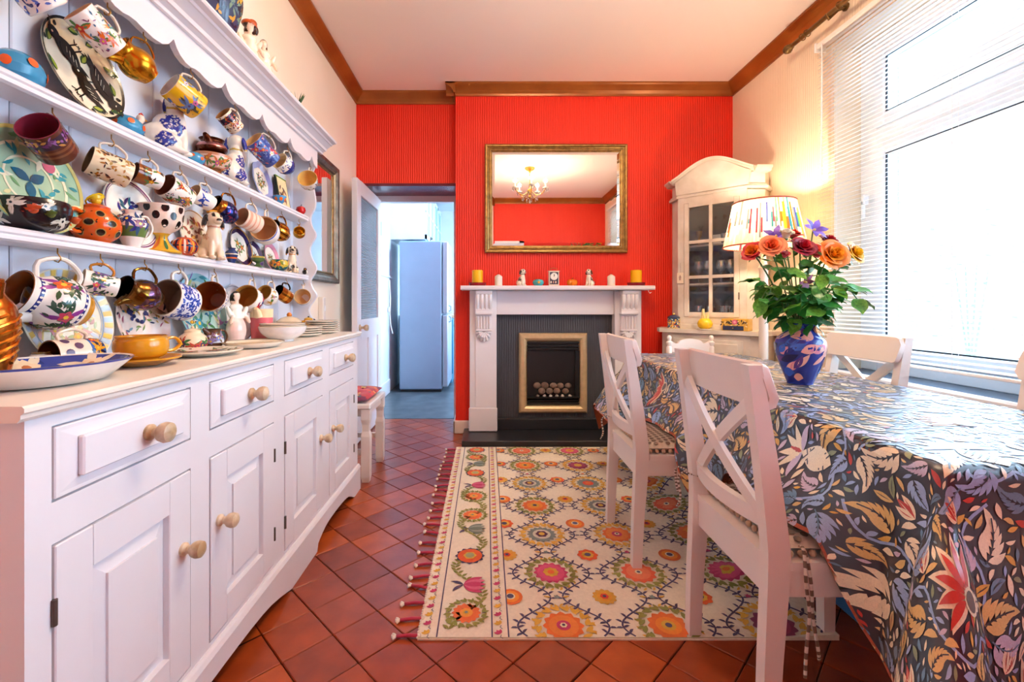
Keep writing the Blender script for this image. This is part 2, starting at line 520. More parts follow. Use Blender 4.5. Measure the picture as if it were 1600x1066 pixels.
# mullions and transom of the three lights
mull = [1.60, 0.72]
ms = MB()
for y in mull: ms.box(fx0 - .002, fx1, y - .045, y + .045, WZ0 + .07, WZ1 - .07, bev=.004)
ms.build('mullion', 'upvc', win)
tr = MB(); tr.box(fx0 - .004, fx1 + .002, WY0 + .11, WY1 - .11, 1.925, 2.015, bev=.004); tr.build('transom', 'upvc', win)
lights = [(WY0 + .11, mull[1] - .045), (mull[1] + .045, mull[0] - .045), (mull[0] + .045, WY1 - .11)]
for (a, b) in lights:
    for (z0, z1) in ((WZ0 + .07, 1.925), (2.015, WZ1 - .07)):
        sash = MB(); w = .065
        sash.box(fx0 - .018, fx1 - .01, a, a + w, z0, z1, bev=.006).box(fx0 - .018, fx1 - .01, b - w, b, z0, z1, bev=.006)
        sash.box(fx0 - .018, fx1 - .01, a + w, b - w, z0, z0 + w, bev=.006).box(fx0 - .018, fx1 - .01, a + w, b - w, z1 - w, z1, bev=.006)
        so = sash.build('sash', 'upvc', win)
        g = MB(); e = .007
        g.box(fx0 - .008, fx0 - .002, a + w, a + w + e, z0 + w, z1 - w).box(fx0 - .008, fx0 - .002, b - w - e, b - w, z0 + w, z1 - w)
        g.box(fx0 - .008, fx0 - .002, a + w, b - w, z0 + w, z0 + w + e).box(fx0 - .008, fx0 - .002, a + w, b - w, z1 - w - e, z1 - w)
        g.build('gasket', 'gasket', so)
        MB().box(fx0 + .02, fx0 + .024, a + w, b - w, z0 + w, z1 - w).build('pane', 'window_glass', so)
hd = MB(); hd.box(fx0 - .05, fx0 - .018, WY1 - .085, WY1 - .06, 1.60, 1.66, bev=.006); hd.box(fx0 - .05, fx0 - .035, WY1 - .082, WY1 - .063, 1.52, 1.63, bev=.006)
hd.build('handle', 'upvc', win)
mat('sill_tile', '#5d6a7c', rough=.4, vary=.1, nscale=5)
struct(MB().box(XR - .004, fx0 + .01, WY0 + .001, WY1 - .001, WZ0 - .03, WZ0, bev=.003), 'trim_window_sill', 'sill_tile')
struct(MB().box(XR - .045, XR - .001, WY0 - .04, WY1 + .04, WZ0 - .035, WZ0, bev=.008), 'trim_sill_nosing', 'white_paint')
# pale climbing shrub in the yard, seen through the blind
t = thing('garden_shrub', 'pale green climbing shrub outside the window', 'shrub', (5.0, 4.7, -.25))
mat('shrub_leaf', '#a9c8a4', rough=.6, vary=.2)
b = MB(); rs = random.Random(8)
for k in range(170):
    c = Vector((rs.gauss(0, .35), rs.gauss(0, .5), 1.6 + rs.gauss(0, .45))); q = rs.uniform(0, 6.28); l = rs.uniform(.05, .09)
    d = Vector((cos(q), sin(q), rs.uniform(-.6, .6))) * l; w = Vector((-sin(q), cos(q), .3)) * l * .3
    b.add([c, c + d * .5 + w, c + d, c + d * .5 - w], [(0, 1, 2, 3)])
b.build('foliage', 'shrub_leaf', t, kind='stuff')
for k in range(4): MB().tube([(0, 0, 0), (.1 * (k - 1.5), .12 * (k - 1.5), .8), (.2 * (k - 1.5), .3 * (k - 1.5), 1.7)], [.02, .014, .006], 6).build('stem', 'shrub_leaf', t)
# what lies beyond the glass: pale paved yard and rendered boundary wall
mat('yard', '#cfd3d2', rough=0.9, vary=0.1, nscale=2)
mat('render_wall', '#dfe3e4', rough=0.9, vary=0.08, nscale=2)
struct(MB().box(2.4, 9, -6, 9, -.30, -.25), 'ground_yard', 'yard')

# ------------------------------------------------------------------ the kitchen beyond
mat('kitchen_wall', '#e6eef2', rough=0.6, vary=0.03)
mat('vinyl', '#5f666c', rough=0.35, vary=0.35, nscale=7, col2='#39404a', bump=0.05)
mat('fridge_side', '#8ea4bd', rough=0.42, vary=0.03, metal=0.1)
mat('fridge_door', '#aebdce', rough=0.3, metal=0.35, vary=0.03)
mat('kitchen_unit', '#dfeaf0', rough=0.4, vary=0.03)
mat('blue_unit', '#3f8fb4', rough=0.4, vary=0.05)
KX0, KX1, KY1, KZ = XL - .06, 1.0, 7.6, 2.6
struct(MB().box(KX0, KX1, 4.17, KY1, -.08, 0), 'floor_kitchen', 'vinyl')
struct(MB().box(KX0 - .1, KX0, 4.25, KY1, -.08, KZ), 'wall_kitchen_left', 'kitchen_wall')
struct(MB().box(KX0 - .1, KX1 + .1, KY1, KY1 + .1, -.08, KZ), 'wall_kitchen_far', 'kitchen_wall')
struct(MB().box(KX0 - .1, KX1 + .1, 4.25, KY1 + .1, KZ, KZ + .1), 'ceiling_kitchen', 'kitchen_wall')
kr = MB(); a, b, z0, z1 = 4.6, 7.1, .7, 2.4
kr.box(KX1, KX1 + .1, 4.25, a, -.08, KZ).box(KX1, KX1 + .1, b, KY1, -.08, KZ).box(KX1, KX1 + .1, a, b, -.08, z0).box(KX1, KX1 + .1, a, b, z1, KZ)
struct(kr, 'wall_kitchen_right', 'kitchen_wall')
kf = MB()
kf.box(KX1 + .02, KX1 + .07, a, a + .06, z0, z1).box(KX1 + .02, KX1 + .07, b - .06, b, z0, z1).box(KX1 + .02, KX1 + .07, a, b, z0, z0 + .06).box(KX1 + .02, KX1 + .07, a, b, z1 - .06, z1).box(KX1 + .02, KX1 + .07, 5.72, 5.78, z0, z1)
kw = struct(kf, 'window_2', 'upvc')
MB().box(KX1 + .04, KX1 + .045, a + .06, b - .06, z0 + .06, z1 - .06).build('pane', 'window_glass', kw)
struct(MB().box(KX0, KX0 + .02, 4.26, 5.40, 0, .16, bev=.005), 'baseboard_kitchen', 'white_paint')
struct(MB().box(KX0, KX0 + .012, 4.26, 5.6, 1.36, 1.385, bev=.004), 'trim_kitchen_rail', 'white_paint')

t = thing('fridge_freezer', 'tall pale silver fridge freezer standing in the kitchen', 'fridge', (0, 0, 0))
MB().box(-1.035, -.53, 5.42, 6.00, .03, 1.80, bev=.012).build('body', 'fridge_side', t)
for z0, z1, hz in ((.06, .92, .86), (.935, 1.795, .99)):
    d = MB().box(-.522, -.455, 5.42, 6.0, z0, z1, bev=.012).build('door', 'fridge_door', t)
    MB().tube([(-.455, 5.50, hz - .03), (-.43, 5.50, hz - .02), (-.43, 5.50, hz + .03), (-.455, 5.50, hz + .04)], .008).build('handle', 'fridge_side', d)
MB().box(-1.02, -.54, 5.44, 5.98, 0, .03).build('plinth', 'black_iron', t)

def glazed_unit(nm, lab, y0, y1, grp=None):
    t = thing(nm, lab, 'cabinet', (0, 0, 0), None, grp)
    MB().box(KX0, -.745, y0, y1, 1.83, 2.50).build('body', 'kitchen_unit', t)
    n = 2
    for k in range(n):
        a = y0 + (y1 - y0) * k / n + .005; b = y0 + (y1 - y0) * (k + 1) / n - .005
        d = MB(); w = .05
        d.box(-.745, -.722, a, a + w, 1.84, 2.49).box(-.745, -.722, b - w, b, 1.84, 2.49).box(-.745, -.722, a, b, 1.84, 1.84 + w).box(-.745, -.722, a, b, 2.49 - w, 2.49)
        d.box(-.740, -.725, (a + b) / 2 - .01, (a + b) / 2 + .01, 1.84, 2.49).box(-.740, -.725, a, b, 2.16, 2.18)
        do = d.build('door', 'kitchen_unit', t)
        MB().box(-.738, -.734, a + w, b - w, 1.89, 2.44).build('pane', 'blue_unit', do)
        MB().ball((-.712, b - .03 if k == 0 else a + .03, 1.90), .014).build('knob', 'pewter', do)
    return t
glazed_unit('wall_cabinet', 'pale glazed kitchen wall cabinet above the silver fridge', 5.50, 6.30)
glazed_unit('wall_cabinet', 'pale glazed kitchen wall cabinet beyond the one over the fridge', 6.34, 7.3)
t = thing('base_cabinet', 'blue kitchen base unit past the fridge', 'cabinet')
MB().box(KX0 + .01, -.46, 6.05, 7.5, 0, .86).build('body', 'blue_unit', t)
MB().box(KX0 + .01, -.43, 6.04, 7.5, .86, .90, bev=.006).build('worktop', 'knob_wood', t)
for k in range(3):
    d = MB().box(-.46, -.442, 6.07 + k * .47, 6.52 + k * .47, .12, .84, bev=.006).build('door', 'blue_unit', t)
    MB().ball((-.43, 6.12 + k * .47, .76), .014).build('knob', 'pewter', d)
# notice board on the kitchen wall, cable and socket beside the fridge
t = thing('calendar', 'calendar with a blue picture hung on the kitchen wall', 'calendar')
MB().box(KX0 + .001, KX0 + .008, 4.75, 5.02, 1.62, 1.96).build('sheet', 'plain_white', t)
b = MB('#5f83b5'); b.box(KX0 + .008, KX0 + .011, 4.77, 5.00, 1.80, 1.95); b.box(KX0 + .011, KX0 + .012, 4.83, 4.94, 1.85, 1.90, '#dfe8ee')
b.build('picture', 'satin', t)
b = MB(); b.tube([(KX0 + .02, 5.36, 1.33), (KX0 + .03, 5.37, 1.1), (KX0 + .025, 5.36, .95), (KX0 + .03, 5.38, .8), (KX0 + .05, 5.40, .70)], .006)
tag(b.build('power_cable', 'plain_white'), 'white cable hanging down the kitchen wall beside the fridge', 'cable')
t = thing('cable_switch', 'small white switch box on the cable beside the fridge', 'switch', (KX0 + .02, 5.345, .98))
MB().box(-.012, .012, -.015, .015, -.03, .03, bev=.004).build('body', 'plain_white', t)
MB().box(.012, .016, -.006, .006, -.012, .012, bev=.002).build('rocker', 'plain_white', t)

# ------------------------------------------------------------------ open half-glazed door
t = thing('half_glazed_door', 'open white half glazed door with reeded glass beside the doorway', 'door', (0, 0, 0))
dx0, dx1, dy0, dy1, dz1 = -1.0, -.957, 3.38, 4.14, 1.99
d = MB(); w = .105
d.box(dx0, dx1, dy0, dy0 + w, .01, dz1, bev=.003).box(dx0, dx1, dy1 - w, dy1, .01, dz1, bev=.003)
d.box(dx0, dx1, dy0 + w, dy1 - w, dz1 - .11, dz1).box(dx0, dx1, dy0 + w, dy1 - w, .78, .93).box(dx0, dx1, dy0 + w, dy1 - w, .01, .2)
d.box(dx0, dx1, (dy0 + dy1) / 2 - .05, (dy0 + dy1) / 2 + .05, .2, .78)
d.build('door_frame', 'white_paint', t)
for a, b in ((dy0 + w, (dy0 + dy1) / 2 - .05), ((dy0 + dy1) / 2 + .05, dy1 - w)):
    MB().box(dx0 + .012, dx1 - .012, a, b, .2, .78).build('panel', 'white_paint', t)
mat('reeded_glass', '#9fb2bd', rough=0.15, vary=0.05, spec=0.8)
nt = MATS['reeded_glass'].node_tree
wv = nt.nodes.new('ShaderNodeTexWave'); wv.bands_direction = 'Z'; wv.inputs['Scale'].default_value = 24
tcn = nt.nodes.new('ShaderNodeTexCoord'); nt.links.new(tcn.outputs['Object'], wv.inputs['Vector'])
bn = nt.nodes.new('ShaderNodeBump'); bn.inputs['Strength'].default_value = 0.8; bn.inputs['Distance'].default_value = .01
nt.links.new(wv.outputs['Fac'], bn.inputs['Height']); nt.links.new(bn.outputs['Normal'], nt.nodes['Principled BSDF'].inputs['Normal'])
MB().box(dx0 + .016, dx1 - .016, dy0 + w, dy1 - w, .93, dz1 - .11).build('glass_panel', 'reeded_glass', t)
k = MB(); k.lathe([(0, 0), (.024, 0), (.024, .006), (.010, .012), (.010, .03), (.022, .042), (.026, .055), (.020, .066), (0, .07)], 16, M=T(dx1, dy0 + .06, .87) @ RY(90))
k.build('door_knob', 'knob_wood', t)

# a white door and a picture on the wall behind the camera (seen in the over-mantel mirror)
rd = MB(); rd.box(-.35, .55, YN, YN + .05, 0, 2.02).box(-.43, -.35, YN, YN + .06, 0, 2.10).box(.55, .63, YN, YN + .06, 0, 2.10).box(-.43, .63, YN, YN + .06, 2.02, 2.10)
struct(rd, 'door_1', 'white_paint')
t = thing('wall_picture', 'gilt framed picture on the red wall opposite the fireplace', 'picture', (1.15, YN, 1.7))
b = MB()
for (x0, x1, z0, z1) in ((-.36, .36, .27, .31), (-.36, .36, -.31, -.27), (-.36, -.32, -.27, .27), (.32, .36, -.27, .27)): b.box(x0, x1, 0, .03, z0, z1, bev=.008)
b.build('frame', 'gilt', t)
MB('#c9a58f').box(-.32, .32, 0, .012, -.27, .27).build('print', 'satin', t)
# ================================================================== fireplace
FC = 0.545
t = thing('fireplace_surround', 'white painted wooden fireplace surround with carved corbels on the red wall', 'fireplace', (FC, YB, 0))
def fp(): return MB()
for sgn in (-1, 1):
    x0, x1 = sorted((sgn * .465, sgn * .677))
    j = fp().box(x0, x1, -.11, -.002, .045, 1.155, bev=.004).build('jamb', 'white_paint', t)
    b = fp(); b.box(x0 - .006, x1 + .006, -.125, -.10, .045, .235, bev=.008); b.build('plinth_block', 'white_paint', j)
    b = fp(); b.box(x0 + (.045 if sgn < 0 else 0), x1 - (.045 if sgn > 0 else 0) , -.118, -.10, .235, 1.15, bev=.003); b.build('pilaster_board', 'white_paint', j)
    # carved corbel: fluted scroll, band, fluted block, shell
    cx = sgn * .565
    c = fp()
    c.box(cx - .065, cx + .065, -.20, -.11, 1.125, 1.155, bev=.006)
    for q in range(4):
        px = cx - .0485 + q * .0325
        pts = catmull([(px, -.178, 1.125), (px, -.184, 1.08), (px, -.172, 1.04), (px, -.152, 1.005)], 8)
        c.tube(pts, [.017] * 9, 8)
    c.box(cx - .064, cx + .064, -.172, -.11, .985, 1.125)
    c.box(cx - .067, cx + .067, -.180, -.11, .966, .988, bev=.004)
    c.box(cx - .062, cx + .062, -.150, -.11, .845, .968, bev=.004)
    for q in range(5):
        px = cx - .044 + q * .022
        c.tube([(px, -.150, .855), (px, -.156, .90), (px, -.156, .955)], .007, 6)
    c.box(cx - .064, cx + .064, -.158, -.11, .838, .850, bev=.003)
    for q in range(7):
        a = R(-78 + q * 26)
        pts = [(cx + sin(a) * .012, -.142, .836 - cos(a) * .012), (cx + sin(a) * .035, -.146, .836 - cos(a) * .045), (cx + sin(a) * .058, -.128, .836 - cos(a) * .078)]
        c.tube(pts, [.009, .013, .010], 8)
    c.build('corbel', 'white_paint', j)
fp().box(-.465, .465, -.085, -.002, .965, 1.155, bev=.004).build('frieze', 'white_paint', t)
m = fp()
mp = [(-.74, 0), (.74, 0)]
m.sweep([(-.225, 0), (-.23, .008), (-.23, .022), (-.222, .032), (0, .032), (0, 0)], (-.742, 0, 1.158), (.742, 0, 1.158), (0, 1, 0))
m.build('mantel_shelf', 'white_paint', t)
fp().tube([(.70, -.20, 1.160), (.70, -.20, 1.145), (.712, -.20, 1.132), (.722, -.20, 1.140)], .0025, 6).build('cup_hook', 'plain_white', t)
b = MB(); b.box(-.465, .465, -.03, -.001, .045, .965); b.build('back_panel', 'charcoal_paper', t)
b = MB(); b.box(-.465, .465, -.07, -.03, .045, .135, bev=.004); b.build('fender_step', 'slate', t)
t = MB().box(FC - .725, FC + .725, 3.335, YB - .001, .0, .045, bev=.004)
tag(t.build('hearth_slab', 'slate'), 'dark slate hearth slab in front of the fireplace', 'hearth')

t = thing('gas_fire', 'inset gas fire with brushed gold frame and pebble coals', 'fire', (.535, YB - .030, .495))
W, H = .275, .322
mat('brushed_gold', '#d2b98e', rough=0.38, metal=0.35, vary=0.08, nscale=30)
prof = [(0, 0), (.004, .020), (.018, .032), (.040, .034), (.056, .024), (.070, .006), (.070, 0)]
b = MB()
cor = [(-W, -H), (W, -H), (W, H), (-W, H)]
n = len(prof)
vs = []
for (cx, cz) in cor:
    for (d, h) in prof: vs.append((cx - math.copysign(d, cx), -h - .002, cz - math.copysign(d, cz)))
fs = []
for q in range(4):
    for k in range(n - 1):
        a0, a1 = q * n + k, q * n + k + 1; b0, b1 = ((q + 1) % 4) * n + k, ((q + 1) % 4) * n + k + 1
        fs.append((a0, b0, b1, a1))
b.add(vs, fs, None, False); b.build('frame', 'brushed_gold', t)
iw, ih = W - .066, H - .066
b = MB(); b.box(-iw, iw, -.004, .0, -ih, ih); b.build('back_plate', 'black_iron', t)
for z in (ih - .012, ih - .038, ih - .062, -ih + .012, -ih + .036, -ih + .058):
    MB().box(-iw, iw, -.026, -.004, z - .0085, z + .0085, bev=.004, M=None).build('louvre', 'black_iron', t)
for sx in (-1, 1):
    x0, x1 = sorted((sx * iw, sx * (iw - .03))); MB().box(x0, x1, -.03, -.004, -ih + .07, ih - .075).build('side_cheek', 'black_iron', t)
b = MB(); b.box(-iw, iw, -.05, -.004, -ih + .064, -ih + .072); b.build('coal_tray', 'black_iron', t)
mat('pebble', '#8a7466', rough=0.8, vary=0.3, nscale=20, col2='#5c4a40', bump=0.4)
mat('ember', '#d8d2cc', rough=0.8, vary=0.4, nscale=60, col2='#6e655e')
random.seed(11)
for row, (zz, n) in enumerate(((-ih + .115, 4), (-ih + .155, 5), (-ih + .075, 6))):
    for k in range(n):
        x = (k - (n - 1) / 2) * (.062 if row < 2 else .05) + random.uniform(-.006, .006)
        r = random.uniform(.026, .032) if row < 2 else .014
        o = MB().ball((x, -.030 if row != 1 else -.016, zz), (r, min(r, .018), r * random.uniform(.8, .95)), 10, 7).build('coal', 'pebble' if row < 2 else 'ember', t)

# ------------------------------------------------------------------ over-mantel mirror
def frame_ring(b, w, h, prof, axis='y'):
    """rectangular picture-frame moulding, half sizes w,h; prof [(inset, rise)]"""
    n = len(prof); vs = []; fs = []
    for (cx, cz) in ((-w, -h), (w, -h), (w, h), (-w, h)):
        for (d, r) in prof: vs.append((cx - math.copysign(d, cx), -r, cz - math.copysign(d, cz)))
    for q in range(4):
        for k in range(n - 1):
            fs.append((q * n + k, ((q + 1) % 4) * n + k, ((q + 1) % 4) * n + k + 1, q * n + k + 1))
    b.add(vs, fs, None, False)
t = thing('mantel_mirror', 'large gilt framed mirror hanging above the mantel shelf', 'mirror', (.562, YB - .005, 1.90))
b = MB(); frame_ring(b, .574, .437, [(0, 0), (0, .030), (.008, .036), (.018, .034), (.022, .024), (.034, .018), (.040, .022), (.048, .020), (.052, .012), (.058, .010), (.060, .004)])
b.build('frame', 'gilt', t)
MB().box(-.574, .574, -.006, -.001, -.437, .437).build('backing', 'gilt', t)
b = MB(); frame_ring(b, .516, .379, [(0, .0062), (.022, .0095)]); b.build('bevelled_edge', 'mirror_glass', t)
b = MB(); b.box(-.494, .494, -.0096, -.0062, -.357, .357); b.build('glass', 'mirror_glass', t)

# mirror on the left wall past the dresser
t = thing('wall_mirror', 'gilt and grey framed mirror on the cream wall beside the dresser', 'mirror', (XL + .002, 2.93, 1.61), (0, 0, R(90)))
b = MB(); frame_ring(b, .37, .415, [(0, 0), (0, .030), (.010, .038), (.030, .034), (.044, .022), (.052, .024), (.060, .010)])
b.build('frame', 'pewter', t)
b = MB(); frame_ring(b, .31, .355, [(0, .010), (.004, .014), (.012, .012), (.014, .007)]); b.build('inner_slip', 'gilt', t)
b = MB(); b.box(-.312, .312, -.008, -.001, -.357, .357); b.build('glass', 'mirror_glass', t)

# ================================================================== dresser
DY0, DY1, DX = 0.72, 2.58, -.73
dr = thing('welsh_dresser', 'long white painted dresser with plate rack against the cream wall', 'dresser', (0, 0, 0))
b = MB(); b.box(XL + .005, DX - .012, DY0, DY1, .10, .868); b.build('carcass', 'white_paint', dr)
# face frame around doors and drawers
doors = [(.765, 1.125), (1.20, 1.565), (1.645, 2.03), (2.115, 2.50)]
b = MB()
ys = [DY0] + [v for d in doors for v in d] + [DY1]
for k in range(0, len(ys), 2): b.box(DX - .012, DX, ys[k], ys[k + 1], .12, .868)
for (a, c) in doors:
    b.box(DX - .012, DX, a, c, .845, .868); b.box(DX - .012, DX, a, c, .645, .715); b.box(DX - .012, DX, a, c, .12, .155)
b.build('face_frame', 'white_paint', dr)
def top_edge():
    b = MB()
    b.sweep([(0, 0), (.008, 0), (.014, .006), (.014, .012), (.02, .016), (.02, .022), (.016, .026), (-.36, .026), (-.36, 0)], (DX, DY0 - .02, .866), (DX, DY1 + .02, .866), (1, 0, 0))
    return b.build('worktop', 'cream_paint', dr)
top_edge()
def knob(parent, y, z, r=.021, x=DX):
    b = MB()
    b.lathe([(0, 0), (r * .8, 0), (r * .82, .006), (r * .5, .012), (r * .5, .018), (r * .9, .026), (r * 1.05, .036), (r * .95, .046), (r * .55, .051), (0, .052)], 18, M=T(x, y, z) @ RY(90))
    return b.build('knob', 'knob_wood', parent)
for k, (a, c) in enumerate(doors):
    g = .004
    # drawer with raised block
    d = MB(); d.box(DX - .012, DX + .002, a + g, c - g, .715 + g, .845 - g, bev=.002)
    m = .055
    d.add([(DX + .002, a + .012, .727), (DX + .002, c - .012, .727), (DX + .002, c - .012, .833), (DX + .002, a + .012, .833),
           (DX + .004, a + m - .01, .745), (DX + .004, c - m + .01, .745), (DX + .004, c - m + .01, .815), (DX + .004, a + m - .01, .815)],
          [(0, 1, 5, 4), (1, 2, 6, 5), (2, 3, 7, 6), (3, 0, 4, 7)], None, False)
    d.box(DX + .002, DX + .015, a + m - .01, c - m + .01, .744, .816, bev=.003)
    do = d.build('drawer', 'white_paint', dr)
    knob(do, (a + c) / 2 + (.02 if k == 0 else 0), .778, x=DX + .015)
    # panelled door: stiles and rails around a fielded panel
    z0, z1 = .155 + g, .645 - g; y0, y1 = a + g, c - g; w = .075
    d = MB()
    d.box(DX - .016, DX + .003, y0, y0 + w, z0, z1, bev=.002).box(DX - .016, DX + .003, y1 - w, y1, z0, z1, bev=.002)
    d.box(DX - .016, DX + .003, y0 + w, y1 - w, z0, z0 + w).box(DX - .016, DX + .003, y0 + w, y1 - w, z1 - w, z1)
    do = d.build('door', 'white_paint', dr)
    p = MB(); e = .035
    py0, py1, pz0, pz1 = y0 + w, y1 - w, z0 + w, z1 - w
    p.add([(DX - .012, py0, pz0), (DX - .012, py1, pz0), (DX - .012, py1, pz1), (DX - .012, py0, pz1),
           (DX - .004, py0 + e, pz0 + e), (DX - .004, py1 - e, pz0 + e), (DX - .004, py1 - e, pz1 - e), (DX - .004, py0 + e, pz1 - e),
           (DX + .001, py0 + e, pz0 + e), (DX + .001, py1 - e, pz0 + e), (DX + .001, py1 - e, pz1 - e), (DX + .001, py0 + e, pz1 - e)],
          [(0, 1, 5, 4), (1, 2, 6, 5), (2, 3, 7, 6), (3, 0, 4, 7), (4, 5, 9, 8), (5, 6, 10, 9), (6, 7, 11, 10), (7, 4, 8, 11), (8, 9, 10, 11)], None, False)
    p.build('fielded_panel', 'white_paint', do)
    left = k % 2 == 0
    knob(do, (y1 - .03) if left else (y0 + .035), .462, .019, x=DX + .003)
    for hz in (.26, .53):
        MB().cyl(.0045, hz - .022, hz + .022, 8, M=T(DX + .003, y0 - .002 if left else y1 + .002, 0)).build('hinge', 'hinge_metal', do)
# shaped plinth
top = .125
out = [(DY0 - .012, top), (DY0 - .012, 0), (DY0 + .10, 0)]
def arch(a, c):
    pts = [(a, .0), (a + .012, .030), (a + .03, .038)]
    m = (c - a)
    pts += catmull([(a + .03, .038), (a + m * .22, .062), (a + m * .5, .064), (a + m * .78, .050), (c - .02, .006)], 14)[1:]
    return pts + [(c, 0)]
out += arch(DY0 + .10, 1.68) + arch(1.93, DY1 - .10)[::1]
out += [(DY1 - .10, 0), (DY1 + .012, 0), (DY1 + .012, top)]
clean = []
for q in out:
    if not clean or hypot(q[0] - clean[-1][0], q[1] - clean[-1][1]) > 1e-5: clean.append(q)
MYZ = Matrix(((0, 0, 1, 0), (1, 0, 0, 0), (0, 1, 0, 0), (0, 0, 0, 1)))   # prism XY -> world YZ, extrude -> X
b = MB(); b.prism(clean[::-1], DX - .006, DX + .014, M=MYZ)
b.sweep([(0, 0), (.016, 0), (.010, .012), (.004, .018), (0, .018)], (DX, DY0 - .012, top), (DX, DY1 + .012, top), (1, 0, 0))
b.box(XL + .005, DX - .006, DY1 - .01, DY1 + .012, 0, top); b.box(XL + .005, DX - .006, DY0 - .012, DY0 + .01, 0, top)
b.build('plinth', 'white_paint', dr)
# ---- plate rack
RX0, SHX = XL + .018, -1.0           # face of back boards, shelf front
y = DY0 + .02; first = None
while y < DY1 - .03:
    y2 = min(y + .148, DY1 - .02)
    if first is None:
        first = MB().box(XL + .004, RX0, .0015, .1465, .892, 1.95, bev=.003).build('back_board', 'board_paint', dr); first.location = (0, y, 0)
    elif y2 - y > .147: share(first, dr).location = (0, y, 0)
    else: MB().box(XL + .004, RX0, y, y2, .892, 1.95, bev=.003).build('back_board', 'board_paint', dr)
    y += .148
for z in (1.212, 1.540):
    b = MB(); b.sweep([(0, -.028), (-.004, -.030), (XL + .018 - SHX, -.030), (XL + .018 - SHX, -.006), (-.012, -.006), (-.012, 0), (0, 0), (.006, -.005), (.006, -.012), (.002, -.016), (.004, -.020), (.004, -.026)],
                      (SHX, DY0 + .02, z), (SHX, DY1 - .03, z), (1, 0, 0)); b.build('shelf', 'white_paint', dr)
# scalloped end boards
prof = [(RX0, .892)]
edge = catmull([(-.955, .892), (-.975, .96), (-.995, 1.02), (-.965, 1.07), (-.952, 1.10), (-.975, 1.14), (-.985, 1.18), (-.96, 1.225), (-.953, 1.26), (-.975, 1.30), (-.99, 1.36),
                (-.965, 1.41), (-.955, 1.44), (-.98, 1.49), (-.985, 1.54), (-.958, 1.60), (-.965, 1.68), (-.985, 1.76), (-.955, 1.84), (-.955, 1.95)], 60)
poly = [(RX0 - .012, .892)] + edge + [(RX0 - .012, 1.95)]
MXZ = Matrix(((1, 0, 0, 0), (0, 0, -1, 0), (0, 1, 0, 0), (0, 0, 0, 1)))   # prism XY -> world XZ
for yy in (DY0 + .02, DY1 - .01):
    b = MB(); b.prism(poly, -yy, -yy + .02, M=MXZ); b.build('end_board', 'white_paint', dr)
# scalloped frieze and crown moulding
pts = [(DY1 - .01, 1.925), (DY0, 1.925)]
cus = [.84 + .275 * k for k in range(-1, 8)]
low = []
for k in range(len(cus) - 1):
    c = cus[k]
    low += [(c + q[0], q[1]) for q in ((0, 1.857), (.012, 1.838), (.03, 1.824), (.055, 1.815), (.08, 1.814), (.10, 1.819), (.125, 1.820), (.15, 1.815), (.19, 1.811), (.225, 1.815), (.25, 1.828), (.262, 1.842), (.272, 1.855))]
low = [p for p in low if DY0 <= p[0] <= DY1 - .01]
poly = [(DY0, 1.925)] + [(DY0, low[0][1])] + low + [(DY1 - .01, low[-1][1]), (DY1 - .01, 1.925)]
b = MB(); b.prism(poly[::-1], -.972, -.953, M=MYZ); b.build('scalloped_frieze', 'white_paint', dr)
b = MB(); b.sweep([(0, 0), (.012, 0), (.014, .010), (.026, .018), (.032, .018), (.036, .030), (.060, .048), (.066, .048), (.070, .056), (.090, .060), (.094, .066), (.094, .072), (-.13, .072), (-.13, .05), (0, .05)],
                  (-.953, DY0 - .05, 1.908), (-.953, DY1 + .04, 1.908), (1, 0, 0)); b.build('crown_moulding', 'white_paint', dr)
# cup hooks (positions shared with the crockery below)
hook0 = MB().tube([(0, 0, 0), (0, 0, -.012), (.006, 0, -.020), (.008, 0, -.026), (.002, 0, -.033), (-.007, 0, -.030), (-.009, 0, -.022)], .0016, 6).mesh('cup_hook')
hook0.materials.append(MATS['brass'])
def cup_hook(x, y, z):
    o = bpy.data.objects.new('cup_hook', hook0); COL.objects.link(o); o.parent = dr; o.location = (x, y, z)

# ================================================================== stool by the door
t = thing('low_stool', 'white wooden stool with chamfered legs beside the dresser', 'stool', (-.865, 2.87, 0))
hx, hy = .185, .205
for sx in (-1, 1):
    for sy in (-1, 1):
        b = MB()
        def sq(z, w): return [(sx * (hx - .03) + a * w, sy * (hy - .03) + c * w, z) for a, c in ((-1, -1), (1, -1), (1, 1), (-1, 1))]
        lev = [(0, .020), (.03, .025), (.27, .026), (.30, .020), (.34, .020), (.37, .026), (.43, .026)]
        vs = [v for z, w in lev for v in sq(z, w)]
        fs = [(4 * k + q, 4 * k + (q + 1) % 4, 4 * k + 4 + (q + 1) % 4, 4 * k + 4 + q) for k in range(len(lev) - 1) for q in range(4)] + [(3, 2, 1, 0)]
        b.add(vs, fs, None, False); b.build('leg', 'chair_paint', t)
MB().box(-hx + .02, hx - .02, -hy + .02, hy - .02, .385, .43, bev=.004).build('apron', 'chair_paint', t)
MB().box(-hx, hx, -hy, hy, .43, .462, bev=.006).build('seat', 'chair_paint', t)
for sy in (-1, 1):
    y0, y1 = sorted((sy * (hy - .018), sy * (hy - .042))); MB().box(-hx + .03, hx - .03, y0, y1, .16, .19).build('stretcher', 'chair_paint', t)
t = thing('seat_cushion', 'red patchwork tufted cushion lying on the low stool', 'cushion', (-.865, 2.87, .4625))
